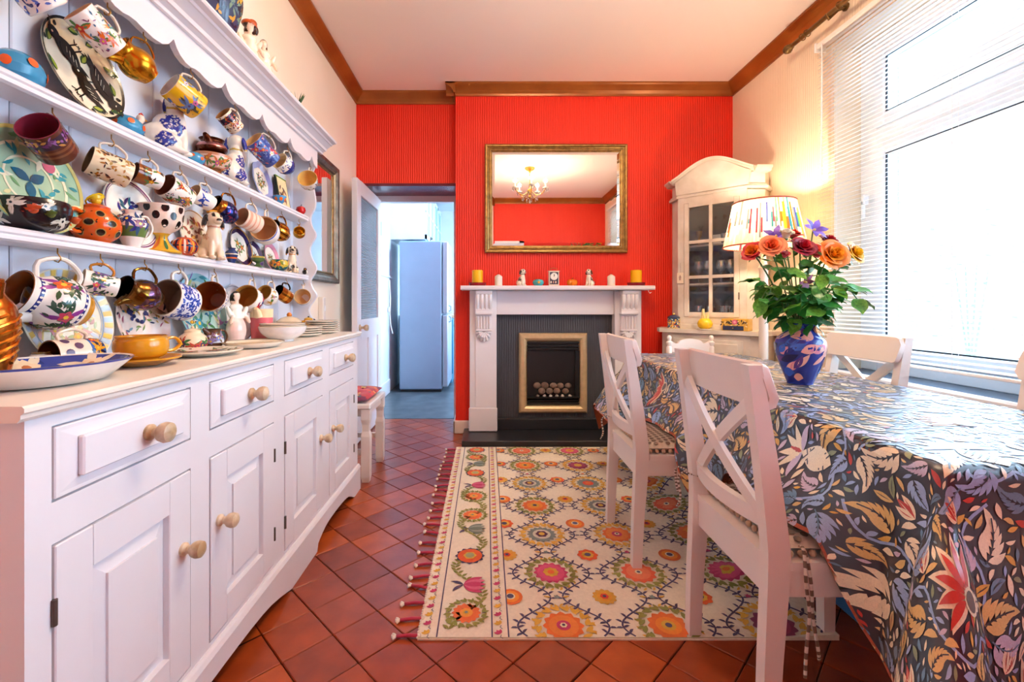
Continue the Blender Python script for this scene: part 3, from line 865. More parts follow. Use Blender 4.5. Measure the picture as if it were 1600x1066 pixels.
def cush(b, hw, hd, h, colf, n=22, tuft=()):
    def f(u, v, s=1):
        x = (u * 2 - 1); y = (v * 2 - 1)
        e = max(0.0, (1 - abs(x) ** 4)) ** .5 * max(0.0, (1 - abs(y) ** 4)) ** .5
        z = h * .42 + s * h * .5 * e
        for (tx, ty) in tuft:
            d = hypot(x - tx, y - ty); z -= s * h * .30 * math.exp(-(d / .22) ** 2)
        return (x * hw, y * hd, max(z, 0.001 if s < 0 else 0.004))
    for s in (1, -1):
        vs = [f(i / n, j / n, s) for j in range(n + 1) for i in range(n + 1)]
        fs = []; cs = []
        for j in range(n):
            for i in range(n):
                a = j * (n + 1) + i
                q = (a, a + 1, a + n + 2, a + n + 1)
                fs.append(q if s > 0 else q[::-1]); cs.append(colf(i / n, j / n))
        b.add(vs, fs, cs, True)
b = MB()
pal = ['#c8203a', '#d8402a', '#b01a35', '#d0563a', '#7a2a4a', '#c23030']
def cf(u, v):
    k = int((u * 3 + v * 4) * 1.7) % 6
    if (int(u * 22) * 7 + int(v * 22) * 13) % 29 == 0: return '#e9b040'
    if (int(u * 22) * 5 + int(v * 22) * 3) % 31 == 0: return '#3f6a6a'
    return pal[k]
cush(b, .165, .195, .055, cf, tuft=((-.4, -.4), (.4, -.4), (.4, .4), (-.4, .4), (0, 0)))
mat('fabric', rough=0.85, attr=True, vary=0.12, nscale=120, sheen=0.2)
b.build('cover', 'fabric', t)
b = MB('#7a1a2a')
for (x, y) in ((-.4, -.4), (.4, -.4), (.4, .4), (-.4, .4), (0, 0)): b.ball((x * .165, y * .195, .042), (.007, .007, .004))
b.build('tuft_button', 'fabric', t)

# ================================================================== corner cabinet
mat('distressed', '#e6ddd2', rough=0.5, vary=0.12, nscale=7, col2='#c9bdae', bump=0.08)
cc = thing('corner_cabinet', 'distressed white glazed corner cabinet with arched pediment', 'cabinet', (1.555, 3.225, 0), (0, 0, R(-45)))
# local: x along the front (left to right), y to the corner, front of lower part at y=0; room corner at about (0.007, 0.657)
def penta(hw, y0, side=None):
    """plan: front width 2hw at y0, canted sides meeting the walls"""
    c = .635
    e = hw + .0
    k = c - e           # walls: |x| = c - y
    return [(-hw, y0), (hw, y0), (hw + .085, y0 + .085), (min(hw + .085, c - y0 - .085), max(c - hw - .085, y0 + .085)), (0, c), (-min(hw + .085, c - y0 - .085), max(c - hw - .085, y0 + .085)), (-hw - .085, y0 + .085)]
b = MB(); b.prism(penta(.275, .012), .0, .835); b.build('lower_body', 'distressed', cc)
b = MB(); pl = penta(.335, -.012); pl[2] = (pl[2][0] - .03, pl[2][1]); pl[6] = (-pl[2][0], pl[2][1]); b.prism(pl, .838, .866); b.build('counter_top', 'distressed', cc)
d = MB(); d.box(-.235, .235, .0, .012, .66, .80, bev=.004); d.box(-.205, .205, -.006, .0, .685, .775, bev=.004); do = d.build('drawer', 'distressed', cc)
b = MB('#a8545a')
surf = lambda x, y, l: (x, -.0065 - l, y)
for k in range(9): b.leaf(surf, random.uniform(-.02, .02), .73 + random.uniform(-.01, .01), k * .7, .035, .014, random.choice(['#b0606a', '#8a9a6a', '#c07a7a']))
b.build('painted_posy', 'satin', do)
for sx in (-1, 1):
    d = MB(); x0, x1 = sorted((sx * .005, sx * .235)); d.box(x0, x1, .0, .012, .08, .63, bev=.004); d.box(x0 + .04, x1 - .04, -.005, .0, .13, .58, bev=.004)
    do = d.build('door', 'distressed', cc); MB().ball((sx * .03, -.015, .38), .013).build('knob', 'brass', do)
# upper hutch: hollow shell with glazed door and two shelves
hy = .105; hw = .235; z0, z1 = .866, 1.86
wl = [(-hw - .085, hy + .085), (-hw - .085, .46), (0, .63), (hw + .085, .46), (hw + .085, hy + .085)]
b = MB()
def slab(p, q, z0, z1, th=.014):
    v = Vector((q[0] - p[0], q[1] - p[1], 0)); n = Vector((-v.y, v.x, 0)).normalized() * th
    vs = [(p[0], p[1]), (q[0], q[1]), (q[0] + n.x, q[1] + n.y), (p[0] + n.x, p[1] + n.y)]
    b.prism(vs, z0, z1)
slab((-hw - .085, .385), (-hw - .085, hy + .085), z0, z1); slab((-hw - .085, hy + .085), (-hw, hy), z0, z1); slab((hw, hy), (hw + .085, hy + .085), z0, z1); slab((hw + .085, hy + .085), (hw + .085, .385), z0, z1)
b.prism([(-hw - .085, hy + .085), (-hw, hy), (hw, hy), (hw + .085, hy + .085), (hw + .085, .36), (0, .63), (-hw - .085, .36)], z1 - .02, z1)
b.build('hutch_sides', 'distressed', cc)
mat('cabinet_inside', '#8a7666', rough=0.7, vary=0.15, nscale=6)
b = MB(); slab((0, .625), (-hw - .08, .375), z0, z1 - .02, .01); slab((hw + .08, .375), (0, .625), z0, z1 - .02, .01); b.build('hutch_back', 'cabinet_inside', cc)
for z in (1.19, 1.475):
    b = MB(); b.prism([(-hw - .06, hy + .085), (-hw + .01, hy + .03), (hw - .01, hy + .03), (hw + .06, hy + .085), (hw + .06, .36), (0, .61), (-hw - .06, .36)], z, z + .014); b.build('inner_shelf', 'distressed', cc)
# face frame
b = MB(); b.box(-hw, -.19, hy - .016, hy, z0, z1).box(.19, hw, hy - .016, hy, z0, z1).box(-.19, .19, hy - .016, hy, z0, .955).box(-.19, .19, hy - .016, hy, 1.80, z1)
b.box(-hw, hw, hy - .022, hy - .016, z0, .90, bev=.002).build('face_frame', 'distressed', cc)
d = MB(); dw = .188; dz0, dz1 = .955, 1.80; w = .034
d.box(-dw, -dw + w, hy - .022, hy, dz0, dz1, bev=.003).box(dw - w, dw, hy - .022, hy, dz0, dz1, bev=.003).box(-dw + w, dw - w, hy - .022, hy, dz0, dz0 + w).box(-dw + w, dw - w, hy - .022, hy, dz1 - w, dz1)
d.box(-.011, .011, hy - .020, hy - .004, dz0 + w, dz1 - w)
for q in (1, 2):
    z = dz0 + w + (dz1 - dz0 - 2 * w) * q / 3; d.box(-dw + w, dw - w, hy - .020, hy - .004, z - .011, z + .011)
do = d.build('glazed_door', 'distressed', cc)
for sx in (-1, 1):
    for q in range(3):
        a = dz0 + w + (dz1 - dz0 - 2 * w) * q / 3; c = dz0 + w + (dz1 - dz0 - 2 * w) * (q + 1) / 3
        x0, x1 = sorted((sx * .011, sx * (dw - w)))
        MB().box(x0, x1, hy - .010, hy - .007, a + .011 if q else a, c - .011 if q < 2 else c).build('pane', 'cabinet_glass', do)
MB().cyl(.004, 1.08, 1.13, 8, M=T(.187, hy - .022, 0)).build('hinge', 'hinge_metal', do)
# cornice and arched pediment
def plan_off(o, ycut=.36): return [(-hw - o * .4, hy - o), (hw + o * .4, hy - o), (hw + .085 + o, hy + .085 - o * .4), (hw + .085 + o, ycut), (-hw - .085 - o, ycut), (-hw - .085 - o, hy + .085 - o * .4)]
b = MB(); b.prism(plan_off(.022), 1.845, 1.862); b.prism(plan_off(.012), 1.862, 1.875); b.build('cornice', 'distressed', cc)
xs = [-1 + 2 * k / 24 for k in range(25)]
arc = [(x * (hw + .03), 1.985 + .118 * max(0, cos(x * pi / 2 * .98)) ** 1.25) for x in xs]
b = MB(); b.prism([(-hw - .01, 1.87), (hw + .01, 1.87)] + [(p[0] * .97, p[1] - .02) for p in arc[::-1]], -hy, -hy + .02, M=MXZ)
for sx in (-1, 1):
    a = [(sx * hw, hy + .01), (sx * (hw + .085), hy + .085), (sx * (hw + .085), .34), (sx * hw, .34)]
    b.prism(a if sx > 0 else a[::-1], 1.87, 1.975)
b.build('pediment', 'distressed', cc)
b = MB()
prof = [(.0, -.030), (.012, -.026), (.020, -.012), (.032, -.006), (.034, .006), (0, .010), (-.05, .010), (-.05, -.03)]
vs = []; n = len(prof)
for (x, z) in arc:
    for (o, h) in prof: vs.append((x * 1.05, hy - o, z + h))
fs = [(k * n + q, k * n + (q + 1) % n, (k + 1) * n + (q + 1) % n, (k + 1) * n + q) for k in range(len(arc) - 1) for q in range(n)]
fs += [tuple(range(n)), tuple(range((len(arc) - 1) * n, len(arc) * n))[::-1]]
b.add(vs, fs, None, False)
for sx in (-1, 1):
    p0 = (sx * (hw + .03) * 1.04, hy - .0, 1.985); p1 = (sx * (hw + .115), hy + .085, 1.985)
    v = Vector((p1[0] - p0[0], p1[1] - p0[1], 0)).normalized(); o = Vector((v.y, -v.x, 0)) * (1 if sx > 0 else -1)
    b.sweep([(c, h) for c, h in prof], p0, p1, o)
b.build('arched_crown', 'distressed', cc)
CCM = T(1.555, 3.225, 0) @ RZ(-45)
def in_cc(x, y, z): return CCM @ Vector((x, y, z))

# ================================================================== dining table, cloth
TX0, TX1, TY0, TY1, TZ = .885, 1.56, .885, 2.86, .738
mat('dark_wood', '#4a2a1a', rough=0.45, vary=0.2, nscale=8, stretch=(1, 1, .2))
t = thing('dining_table', 'long rectangular dining table with dark turned legs under the patterned cloth', 'table', ((TX0 + TX1) / 2, (TY0 + TY1) / 2, 0))
hx, hy2 = (TX1 - TX0) / 2, (TY1 - TY0) / 2
MB().box(-hx, hx, -hy2, hy2, TZ - .032, TZ - .003, bev=.006).build('tabletop', 'dark_wood', t)
MB().box(-hx + .06, hx - .06, -hy2 + .06, -hy2 + .08, TZ - .11, TZ - .032).box(-hx + .06, hx - .06, hy2 - .08, hy2 - .06, TZ - .11, TZ - .032).box(-hx + .06, -hx + .08, -hy2 + .08, hy2 - .08, TZ - .11, TZ - .032).box(hx - .08, hx - .06, -hy2 + .08, hy2 - .08, TZ - .11, TZ - .032).build('apron', 'dark_wood', t)
for sx in (-1, 1):
    for sy in (-1, 1):
        MB().lathe([(0, 0), (.018, 0), (.022, .02), (.016, .05), (.020, .2), (.028, .38), (.022, .44), (.032, .47), (.022, .50), (.034, .55), (.034, TZ - .032)], 14, M=T(sx * (hx - .09), sy * (hy2 - .09), 0)).build('leg', 'dark_wood', t)
# ================================================================== chairs
def dining_chair(label, loc, rz, group):
    """cross-back chair; local +y is the way it faces, origin on the floor under the seat centre"""
    t = thing('dining_chair', label, 'chair', loc, (0, 0, R(rz)), group)
    if not dining_chair.meshes:
        dm = dining_chair.meshes
        def keep(name, b, **k):
            me = b.mesh(name); me.materials.append(MATS['chair_paint']); me.set_sharp_from_angle(angle=R(32)); dm.append((name, me))
        for s in (-1, 1):
            side = [(-.232, 0), (-.225, .20), (-.212, .43), (-.216, .52), (-.238, .70), (-.268, .908)]
            th = [.036, .042, .052, .050, .042, .032]
            c = catmull([(y, z, w) for (y, z), w in zip(side, th)], 14)
            vs = []; fs = []
            for (y, z, w) in c:
                for dx, dy in ((-.017, -.5), (.017, -.5), (.017, .5), (-.017, .5)):
                    vs.append((s * .190 + dx, y + dy * w, z))
            for k in range(len(c) - 1):
                for q in range(4): fs.append((4 * k + q, 4 * k + (q + 1) % 4, 4 * k + 4 + (q + 1) % 4, 4 * k + 4 + q))
            fs += [(3, 2, 1, 0), tuple(range(4 * len(c) - 4, 4 * len(c)))]
            b = MB(); b.add(vs, fs, None, False); keep('back_leg', b)
            b = MB(); vs = []
            for z, w in ((0, .017), (.43, .022)):
                for dx, dy in ((-w, -w), (w, -w), (w, w), (-w, w)): vs.append((s * .190 + dx, .19 + dy, z))
            b.add(vs, [(0, 1, 5, 4), (1, 2, 6, 5), (2, 3, 7, 6), (3, 0, 4, 7), (3, 2, 1, 0), (4, 5, 6, 7)], None, False); keep('front_leg', b)
        # curved top rail in front of the posts
        b = MB(); n = 40; rows = []
        sec = []
        for k in range(n + 1):
            x = -.208 + .416 * k / n; u = abs(x) / .208
            bow = .012 * u * u
            r = .030; e = max(0.0, abs(x) - (.208 - r))
            cut = r - sqrt(max(r * r - e * e, 0))
            zt, zb = .912 - cut, .797 + cut
            yt = -.252 + bow; yb = -.236 + bow
            sec += [(x, yt - .010, zt - .004), (x, yt, zt), (x, yt + .010, zt - .004), (x, yb + .011, zb + .004), (x, yb, zb), (x, yb - .011, zb + .004)]
        fs = [(6 * k + q, 6 * k + 6 + q, 6 * k + 6 + (q + 1) % 6, 6 * k + (q + 1) % 6) for k in range(n) for q in range(6)] + [tuple(range(6)), tuple(range(6 * n, 6 * n + 6))[::-1]]
        b.add(sec, fs, None, True); keep('top_rail', b)
        # lower back rail, bowed
        b = MB(); sec = []
        for k in range(13):
            x = -.18 + .36 * k / 12; bow = -.03 * (1 - (x / .18) ** 2)
            y = -.214 + bow
            sec += [(x, y - .010, .515), (x, y + .012, .515), (x, y + .010, .556), (x, y - .012, .556)]
        fs = [(4 * k + q, 4 * k + 4 + q, 4 * k + 4 + (q + 1) % 4, 4 * k + (q + 1) % 4) for k in range(12) for q in range(4)] + [(0, 1, 2, 3), (51, 50, 49, 48)]
        b.add(sec, fs, None, False); keep('lower_rail', b)
        # crossing slats
        for s in (-1, 1):
            b = MB(); sec = []
            for k in range(13):
                f = k / 12; x = s * (-.165 + .33 * f); z = .545 + f * .27
                y = -.222 - .032 * f - .016 * sin(pi * f) + s * .004
                nx, nz = -.27, s * .33; d = hypot(nx, nz); nx, nz = nx / d * .017 * s, nz / d * .017 * s
                sec += [(x - nx, y - .007, z - nz), (x - nx, y + .007, z - nz), (x + nx, y + .007, z + nz), (x + nx, y - .007, z + nz)]
            fs = [(4 * k + q, 4 * k + 4 + q, 4 * k + 4 + (q + 1) % 4, 4 * k + (q + 1) % 4) for k in range(12) for q in range(4)]
            b.add(sec, fs + [(0, 1, 2, 3), (51, 50, 49, 48)], None, False); keep('cross_slat', b)
        b = MB(); b.prism([(-.172, -.225), (.172, -.225), (.205, -.18), (.220, .19), (.205, .225), (-.205, .225), (-.220, .19), (-.205, -.18)], .432, .452); keep('seat', b)
        b = MB(); b.box(-.172, .172, -.222, -.200, .355, .432); keep('back_apron', b)
        b = MB(); b.box(-.172, .172, .186, .206, .37, .432); keep('front_apron', b)
        for s in (-1, 1):
            b = MB(); x0, x1 = sorted((s * .182, s * .202)); b.box(x0, x1, -.19, .175, .37, .432); keep('side_apron', b)
    for name, me in dining_chair.meshes:
        o = bpy.data.objects.new(name, me); COL.objects.link(o); o.parent = t
    return t
dining_chair.meshes = []
G = 'white cross-back chairs round the dining table'
# back legs stand at x = loc - .232 for a chair facing +x (rz = -90)
dining_chair('white cross-back chair with dangling cushion ties, beside the hanging cloth corner', (.888, 1.258, .0), -90, G)
dining_chair('white cross-back chair tucked at the table side between hearth and the chair with dangling ties', (.826, 2.00, .0), -90, G)
dining_chair('white cross-back chair under the window nearest the floor lamp', (1.50, 2.11, .0), 90, G)
dining_chair('white cross-back chair under the window, farther from the floor lamp', (1.50, 1.27, .0), 90, G)

# small spindle chair at the far end of the table
t = thing('spindle_chair', 'small white chair with turned posts and scalloped top rail in front of the corner cabinet', 'chair', (1.335, 2.80, 0))
for s in (-1, 1):
    MB().lathe([(0, 0), (.014, 0), (.018, .2), (.022, .43), (.016, .48), (.020, .55), (.015, .62), (.018, .70), (.018, .765), (.012, .775), (.019, .79), (.019, .80), (.010, .808), (.014, .820), (.015, .832), (.009, .842), (0, .845)], 12, M=T(s * .138, .185, 0)).build('back_post', 'chair_paint', t)
    MB().lathe([(0, 0), (.014, 0), (.022, .2), (.016, .24), (.022, .36), (.022, .43)], 12, M=T(s * .15, -.16, 0)).build('front_leg', 'chair_paint', t)
pts = catmull([(-.128, .81), (-.09, .790), (-.06, .812), (0, .822), (.06, .812), (.09, .790), (.128, .81)], 24)
b = MB(); b.prism([(-.128, .735), (.128, .735)] + pts[::-1], -.195, -.178, M=MXZ); b.build('top_rail', 'chair_paint', t)
for k in range(5):
    MB().lathe([(.007, .45), (.011, .55), (.007, .60), (.011, .66), (.007, .737)], 8, M=T(-.084 + k * .042, .187, 0)).build('spindle', 'chair_paint', t)
MB().box(-.17, .17, -.18, .20, .43, .452, bev=.008).build('seat', 'chair_paint', t)

# ------------------------------------------------------------------ tie-on cushions (dotted cotton with bobbles)
def pad(label, loc, ties):
    t = thing('chair_pad', label, 'cushion', loc, (0, 0, R(-90)))
    b = MB()
    cush(b, .185, .185, .05, lambda u, v: '#c9b9a6', 16)
    c = b.build('cover', 'fabric', t)
    d = MB()
    def s(x, y, l):
        X = max(-1, min(1, x / .185)); Y = max(-1, min(1, y / .185))
        e = max(0.0, (1 - abs(X) ** 4)) ** .5 * max(0.0, (1 - abs(Y) ** 4)) ** .5
        return (x, y, .05 * (.42 + .5 * e) + l)
    for i in range(-7, 8):
        for j in range(-7, 8):
            x = i * .024 + (.012 if j % 2 else 0); y = j * .024
            if abs(x) < .17 and abs(y) < .17: d.disc(s, x, y, .009, '#6e5b4b', 8, lift=.003)
    d.build('printed_dots', 'fabric', c)
    bob = MB('#b99a7e')
    for k in range(14):
        u = -.175 + .35 * k / 13
        for (x, y) in ((u, .187), (u, -.187), (.187, u), (-.187, u)): bob.ball((x, y, .010), .0085, 8, 5)
    bob.build('bobble_trim', 'fabric', t, kind='stuff')
    tie_c = lambda k: '#6e5b4b' if k % 2 else '#d9cdbf'
    for path in ties:
        P = catmull(path, 26)
        for k in range(0, 1):
            tb = MB()
            for q in range(len(P) - 1):
                tb.tube([P[q], P[q + 1]], .0042, 6, tie_c(q // 1), flat=.55, cap=False)
            tb.build('tie', 'fabric', t)
    return t
# near chair: ties round the far post (bow) and hanging from the near front corner
pad('dotted cotton chair pad with long hanging ties on the chair beside the hanging cloth corner', (.888, 1.258, .4535),
    [[(.19, -.155, .03), (.205, -.15, .02), (.216, -.145, -.05), (.214, -.14, -.12), (.224, -.135, -.19), (.220, -.13, -.215)],
     [(.19, -.155, .03), (.206, -.155, .025), (.228, -.165, -.04), (.224, -.155, -.11), (.228, -.165, -.19), (.234, -.172, -.245)],
     [(-.165, -.195, .05), (-.18, -.245, .06), (-.205, -.25, .06), (-.222, -.22, .055), (-.222, -.19, .05)],
     [(-.218, -.24, .06), (-.228, -.262, .03), (-.226, -.256, -.03), (-.230, -.268, -.065)],
     [(-.218, -.24, .06), (-.240, -.262, .06), (-.244, -.264, .02), (-.236, -.26, -.02)]])
pad('dotted cotton chair pad with knotted ties on the chair nearer the hearth', (.826, 2.00, .4535),
    [[(-.165, -.195, .05), (-.18, -.245, .06), (-.205, -.25, .06), (-.222, -.22, .055), (-.222, -.19, .05)],
     [(-.218, -.24, .06), (-.228, -.262, .03), (-.226, -.256, -.03), (-.230, -.268, -.065)],
     [(-.218, -.24, .06), (-.240, -.262, .06), (-.262, -.264, .075), (-.27, -.26, .09)]])
# ================================================================== tablecloth
NAVY, CREAM, TAN, BLUEG, SLATEB, RED, MUST, SAGE, LILAC = '#131a2c', '#f2dfbc', '#dcb56c', '#93aad2', '#5c7f9c', '#c22c1c', '#d6a43a', '#88946a', '#c8b8cc'
OLn, ORn, OFn, ONn = .46, .26, .40, .56       # overhangs: left, right, far end, near end
def chair_zone(v):
    z = 0.0
    for a, b in ((1.04, 1.49), (1.78, 2.23)):
        z = max(z, smoothstep(a - .07, a + .03, v) * (1 - smoothstep(b - .03, b + .09, v)))
    return z
def left_over(v):
    z = chair_zone(v)
    return (OLn - .06 * smoothstep(2.25, 2.6, v)) - z * (OLn - .268)
def far_over(u): return OFn - (OFn - .245) * smoothstep(1.06, 1.14, u) * (1 - smoothstep(1.53, 1.60, u))
def cl_inside(u, v): return TX0 - left_over(v) < u < TX1 + ORn and TY0 - ONn < v < TY1 + far_over(u)
def cloth(u, v, lift=0.0):
    u = max(u, TX0 - left_over(v)); u = min(u, TX1 + ORn); v = min(max(v, TY0 - ONn), TY1 + far_over(u))
    x = min(max(u, TX0), TX1); y = min(max(v, TY0), TY1)
    du, dv = u - x, v - y; d = hypot(du, dv)
    if d < 1e-9: return Vector((u, v, TZ + .001 + lift))
    ox, oy = du / d, dv / d
    corner = 2 * abs(ox * oy)
    r = .022; arc = r * pi / 2
    s = y * 1.0 + x * .7
    amp = .020 if abs(ox) > abs(oy) else .026
    wave = amp * sin(s * 2 * pi / .46 + 1.1) + amp * .5 * sin(s * 2 * pi / .21)
    if dv > 0 and du < 0: fl = .55 * ox * ox + .05 * oy * oy + .08 * corner      # far left corner billows toward the hearth
    else: fl = .05 + .46 * corner ** 1.2 + (.50 * smoothstep(2.30, 2.80, y) + .40 * chair_zone(y) if du < 0 and dv == 0 else 0)
    if d < arc:
        a = d / r; out = r * sin(a); z = TZ - r * (1 - cos(a)); n = (ox * sin(a), oy * sin(a), cos(a))
    else:
        q = d - arc; k = smoothstep(0, .30, q)
        th = math.asin(min(.8, fl * smoothstep(0, .18, q)))
        out = r + q * sin(th) * .9 + (wave * k + abs(amp) * k) * (1 - corner)
        z = TZ - r - q * cos(th)
        # the corner hangs in a fold
        n = (ox * cos(th), oy * cos(th), sin(th))
        z = max(z, .012)
    return Vector((x + ox * out + n[0] * lift, y + oy * out + n[1] * lift, z + .001 + n[2] * lift))

tc = thing('tablecloth', 'navy tapestry tablecloth woven with cream leaves and red flowers over the table', 'tablecloth', (0, 0, 0))
mat('weave', rough=0.36, attr=True, vary=0.12, nscale=300, sheen=0.12, spec=1.0)
mat('weave_dull', rough=0.8, attr=True, vary=0.2, nscale=150)
NU, NV = 108, 210
def base_cloth(lift, col, flip):
    vs = []; fs = []
    for j in range(NV + 1):
        v = TY0 - ONn + (TY1 - TY0 + ONn + OFn) * j / NV
        l = TX0 - left_over(v)
        for i in range(NU + 1):
            vs.append(cloth(l + (TX1 + ORn - l) * i / NU, v, lift))
    for j in range(NV):
        for i in range(NU):
            a = j * (NU + 1) + i; q = (a, a + 1, a + NU + 2, a + NU + 1)
            fs.append(q[::-1] if flip else q)
    b = MB(col); b.add(vs, fs); return b
base_cloth(0, NAVY, False).build('cloth', 'weave', tc, auto=0)
base_cloth(-.0022, '#9a4a28', True).build('reverse_side', 'weave_dull', tc, auto=0)
# hem: coral band along the edge
hm = MB('#b0583e')
edge = []
for k in range(201): v = TY0 - ONn + (TY1 - TY0 + ONn + OFn) * k / 200; edge.append((TX0 - left_over(v), v))
def ribbon(b, pts, inward, w, col, lift=.0012):
    vs = []
    for (u, v), (iu, iv) in zip(pts, inward):
        vs.append(cloth(u, v, lift)); vs.append(cloth(u + iu * w, v + iv * w, lift))
    b.add(vs, [(2 * k, 2 * k + 2, 2 * k + 3, 2 * k + 1) for k in range(len(pts) - 1)], col)
ribbon(hm, edge, [(1, 0)] * 201, .010, None)
nn = [(TX0 - OLn + (TX1 - TX0 + OLn + ORn) * k / 120, TY0 - ONn) for k in range(121)]; ribbon(hm, nn, [(0, 1)] * 121, .010, None)
nn = [(TX0 - OLn + (TX1 - TX0 + OLn + ORn) * k / 120, TY1 + OFn) for k in range(121)]; ribbon(hm, nn, [(0, -1)] * 121, .010, None)
hm.build('hem_band', 'weave_dull', tc, auto=0)

pt = MB(); random.seed(21)
occ = {}
CELL = .0045
def leaf_pts(x, y, a, L, W, bend, n=6, fat=.9):
    out = []; px, py, st = x, y, L / n
    for i in range(n + 1):
        t = i / n; w = W * .5 * sin(pi * min(1, t ** fat))
        for k in (-1, -.5, 0, .5, 1): out.append((px - sin(a) * w * k, py + cos(a) * w * k))
        px += cos(a) * st; py += sin(a) * st; a += bend / n
    return out
def mark(pts):
    for p in pts: occ[int(p[0] // CELL), int(p[1] // CELL)] = 1
def free(pts): return not any((int(p[0] // CELL), int(p[1] // CELL)) in occ for p in pts)
LV = [.0010]
def cleaf(x, y, a, L, W, col, bend=0, vein=None, fat=.9, seg=7):
    if not cl_inside(x, y): return
    LV[0] = .0010 + random.random() * .0006
    pt.leaf(cloth, x, y, a, L, W, col, bend, seg, LV[0], fat)
    mark(leaf_pts(x, y, a, L, W, bend, 9, fat))
    if vein: pt.leaf(cloth, x + cos(a) * L * .12, y + sin(a) * L * .12, a + bend * .1, L * .72, W * .13, vein, bend * .8, seg, LV[0] + .0006)
def spray(x, y, a, s, col, mirror=1, vein=NAVY, n=6):
    plume(x, y, a, s * 1.25, col, mirror * .9, vein)
def plume(x, y, a, L, col, bend=.6, vein=NAVY, n=5):
    """acanthus leaf: curved spine with paired lobes"""
    if not cl_inside(x, y): return
    px, py, q = x, y, a
    sp = [(px, py)]
    for k in range(n):
        px += cos(q) * L * .62 / n; py += sin(q) * L * .62 / n; q += bend / n
        l = L * (.46 - .055 * k)
        for sg in (-1, 1): cleaf(px - cos(q) * L * .05, py - sin(q) * L * .05, q + sg * (.95 - .08 * k), l, l * .30, col, -sg * .8, None, seg=5)
        sp.append((px, py))
    cleaf(px - cos(q) * L * .06, py - sin(q) * L * .06, q, L * .46, L * .15, col, bend * .6, None)
    if vein: pt.stroke(cloth, sp + [(px + cos(q) * L * .2, py + sin(q) * L * .2)], L * .028, vein, .0024)
def plume_pts(x, y, a, L, bend, n=4):
    out = []; px, py, q = x, y, a
    for k in range(n + 2):
        for w in (-.26, -.13, 0, .13, .26): out.append((px - sin(q) * L * w, py + cos(q) * L * w))
        px += cos(q) * L * .2; py += sin(q) * L * .2; q += bend / n
    return out
def tulip(x, y, a, s, c1=RED, c2=CREAM):
    for f in (-.5, .5): cleaf(x, y, a + f, s, s * .34, c2, -f * .9, RED)
    cleaf(x, y, a, s * 1.05, s * .34, c1, 0, c2)
def lily(x, y, a, s):
    """big red-and-cream flower with a spotted heart"""
    for f in (-1.0, -.6, -.2, .2, .6, 1.0):
        cleaf(x, y, a + f, s * (1.05 - .2 * abs(f)), s * .30, CREAM, f * .7, None)
        pt.leaf(cloth, x + cos(a + f) * s * .12, y + sin(a + f) * s * .12, a + f * 1.05, s * .72, s * .17, RED, f * .5, 7, .0026)
    pt.disc(cloth, x - cos(a) * s * .05, y - sin(a) * s * .05, s * .20, CREAM, 14, lift=.0032, sq=1)
    pt.disc(cloth, x - cos(a) * s * .05, y - sin(a) * s * .05, s * .15, '#57504a', 14, lift=.0037)
def pine(x, y, a, s):
    """pineapple-like bud with lattice"""
    cleaf(x, y, a, s, s * .62, CREAM, 0, None, .8, 9)
    for k in range(-2, 3):
        for sg in (-1, 1):
            p0 = (x + cos(a) * s * (.35 + k * .13) - sin(a) * s * .22 * sg, y + sin(a) * s * (.35 + k * .13) + cos(a) * s * .22 * sg)
            p1 = (x + cos(a) * s * (.60 + k * .13) + sin(a) * s * .16 * sg, y + sin(a) * s * (.60 + k * .13) - cos(a) * s * .16 * sg)
            pt.stroke(cloth, [p0, ((p0[0] + p1[0]) / 2, (p0[1] + p1[1]) / 2), p1], s * .03, NAVY, .0030)
    for f in (-1.2, -.7, -.25, .25, .7, 1.2): cleaf(x + cos(a) * s * .95, y + sin(a) * s * .95, a + f, s * .75, s * .2, CREAM if abs(f) < 1 else LILAC, f * .9, None)
    cleaf(x + cos(a) * s * .98, y + sin(a) * s * .98, a, s * .42, s * .16, RED)
def vine(p, w, col):
    q = catmull(p, 16)
    if all(cl_inside(*z) for z in q):
        pt.stroke(cloth, q, w, col, .0009); mark(q)
PW, PH = .44, .50
u0, v0 = TX0 - OLn, TY0 - ONn
for iu in range(-1, 5):
    for iv in range(-1, 8):
        cx = u0 + .14 + iu * PW + (PW / 2 if iv % 2 else 0); cy = v0 + .10 + iv * PH * .5
        a0 = pi / 2
        if cl_inside(cx, cy):
            if (iu + iv) % 3 == 0: pine(cx, cy - .05, a0, .105)
            elif (iu + iv) % 3 == 1: lily(cx, cy, a0 + .5, .115)
            else:
                spray(cx, cy, a0, .14, CREAM, n=7)
        for sg in (-1, 1):
            vine([(cx, cy - .06), (cx + sg * .07, cy - .08), (cx + sg * .12, cy), (cx + sg * .10, cy + .08), (cx + sg * .16, cy + .13)], .006, BLUEG)
            spray(cx + sg * .13, cy + .03, a0 - sg * .9, .085, random.choice([CREAM, TAN, TAN]), sg)
            spray(cx + sg * .11, cy - .09, -a0 + sg * .8, .080, random.choice([BLUEG, LILAC, BLUEG]), sg, SLATEB)
            if (iu + iv) % 2: tulip(cx + sg * .085, cy + .10, a0 + sg * .6, .055)
            else: tulip(cx + sg * .19, cy - .02, a0 - sg * .4, .052, MUST if iv % 3 == 0 else RED)
cols = [CREAM, CREAM, TAN, BLUEG, BLUEG, LILAC, SLATEB, SAGE, MUST]
for k in range(9000):
    u = random.uniform(TX0 - OLn, TX1 + ORn); v = random.uniform(TY0 - ONn, TY1 + OFn)
    L = random.choice((.11, .09, .075, .06)); a = random.uniform(0, 2 * pi); bd = random.choice((-1, 1)) * random.uniform(.5, 1.3)
    if cl_inside(u, v) and free(plume_pts(u, v, a, L * .9, bd)):
        plume(u, v, a, L, random.choice([CREAM, CREAM, TAN, BLUEG, BLUEG, LILAC, SLATEB]), bd)
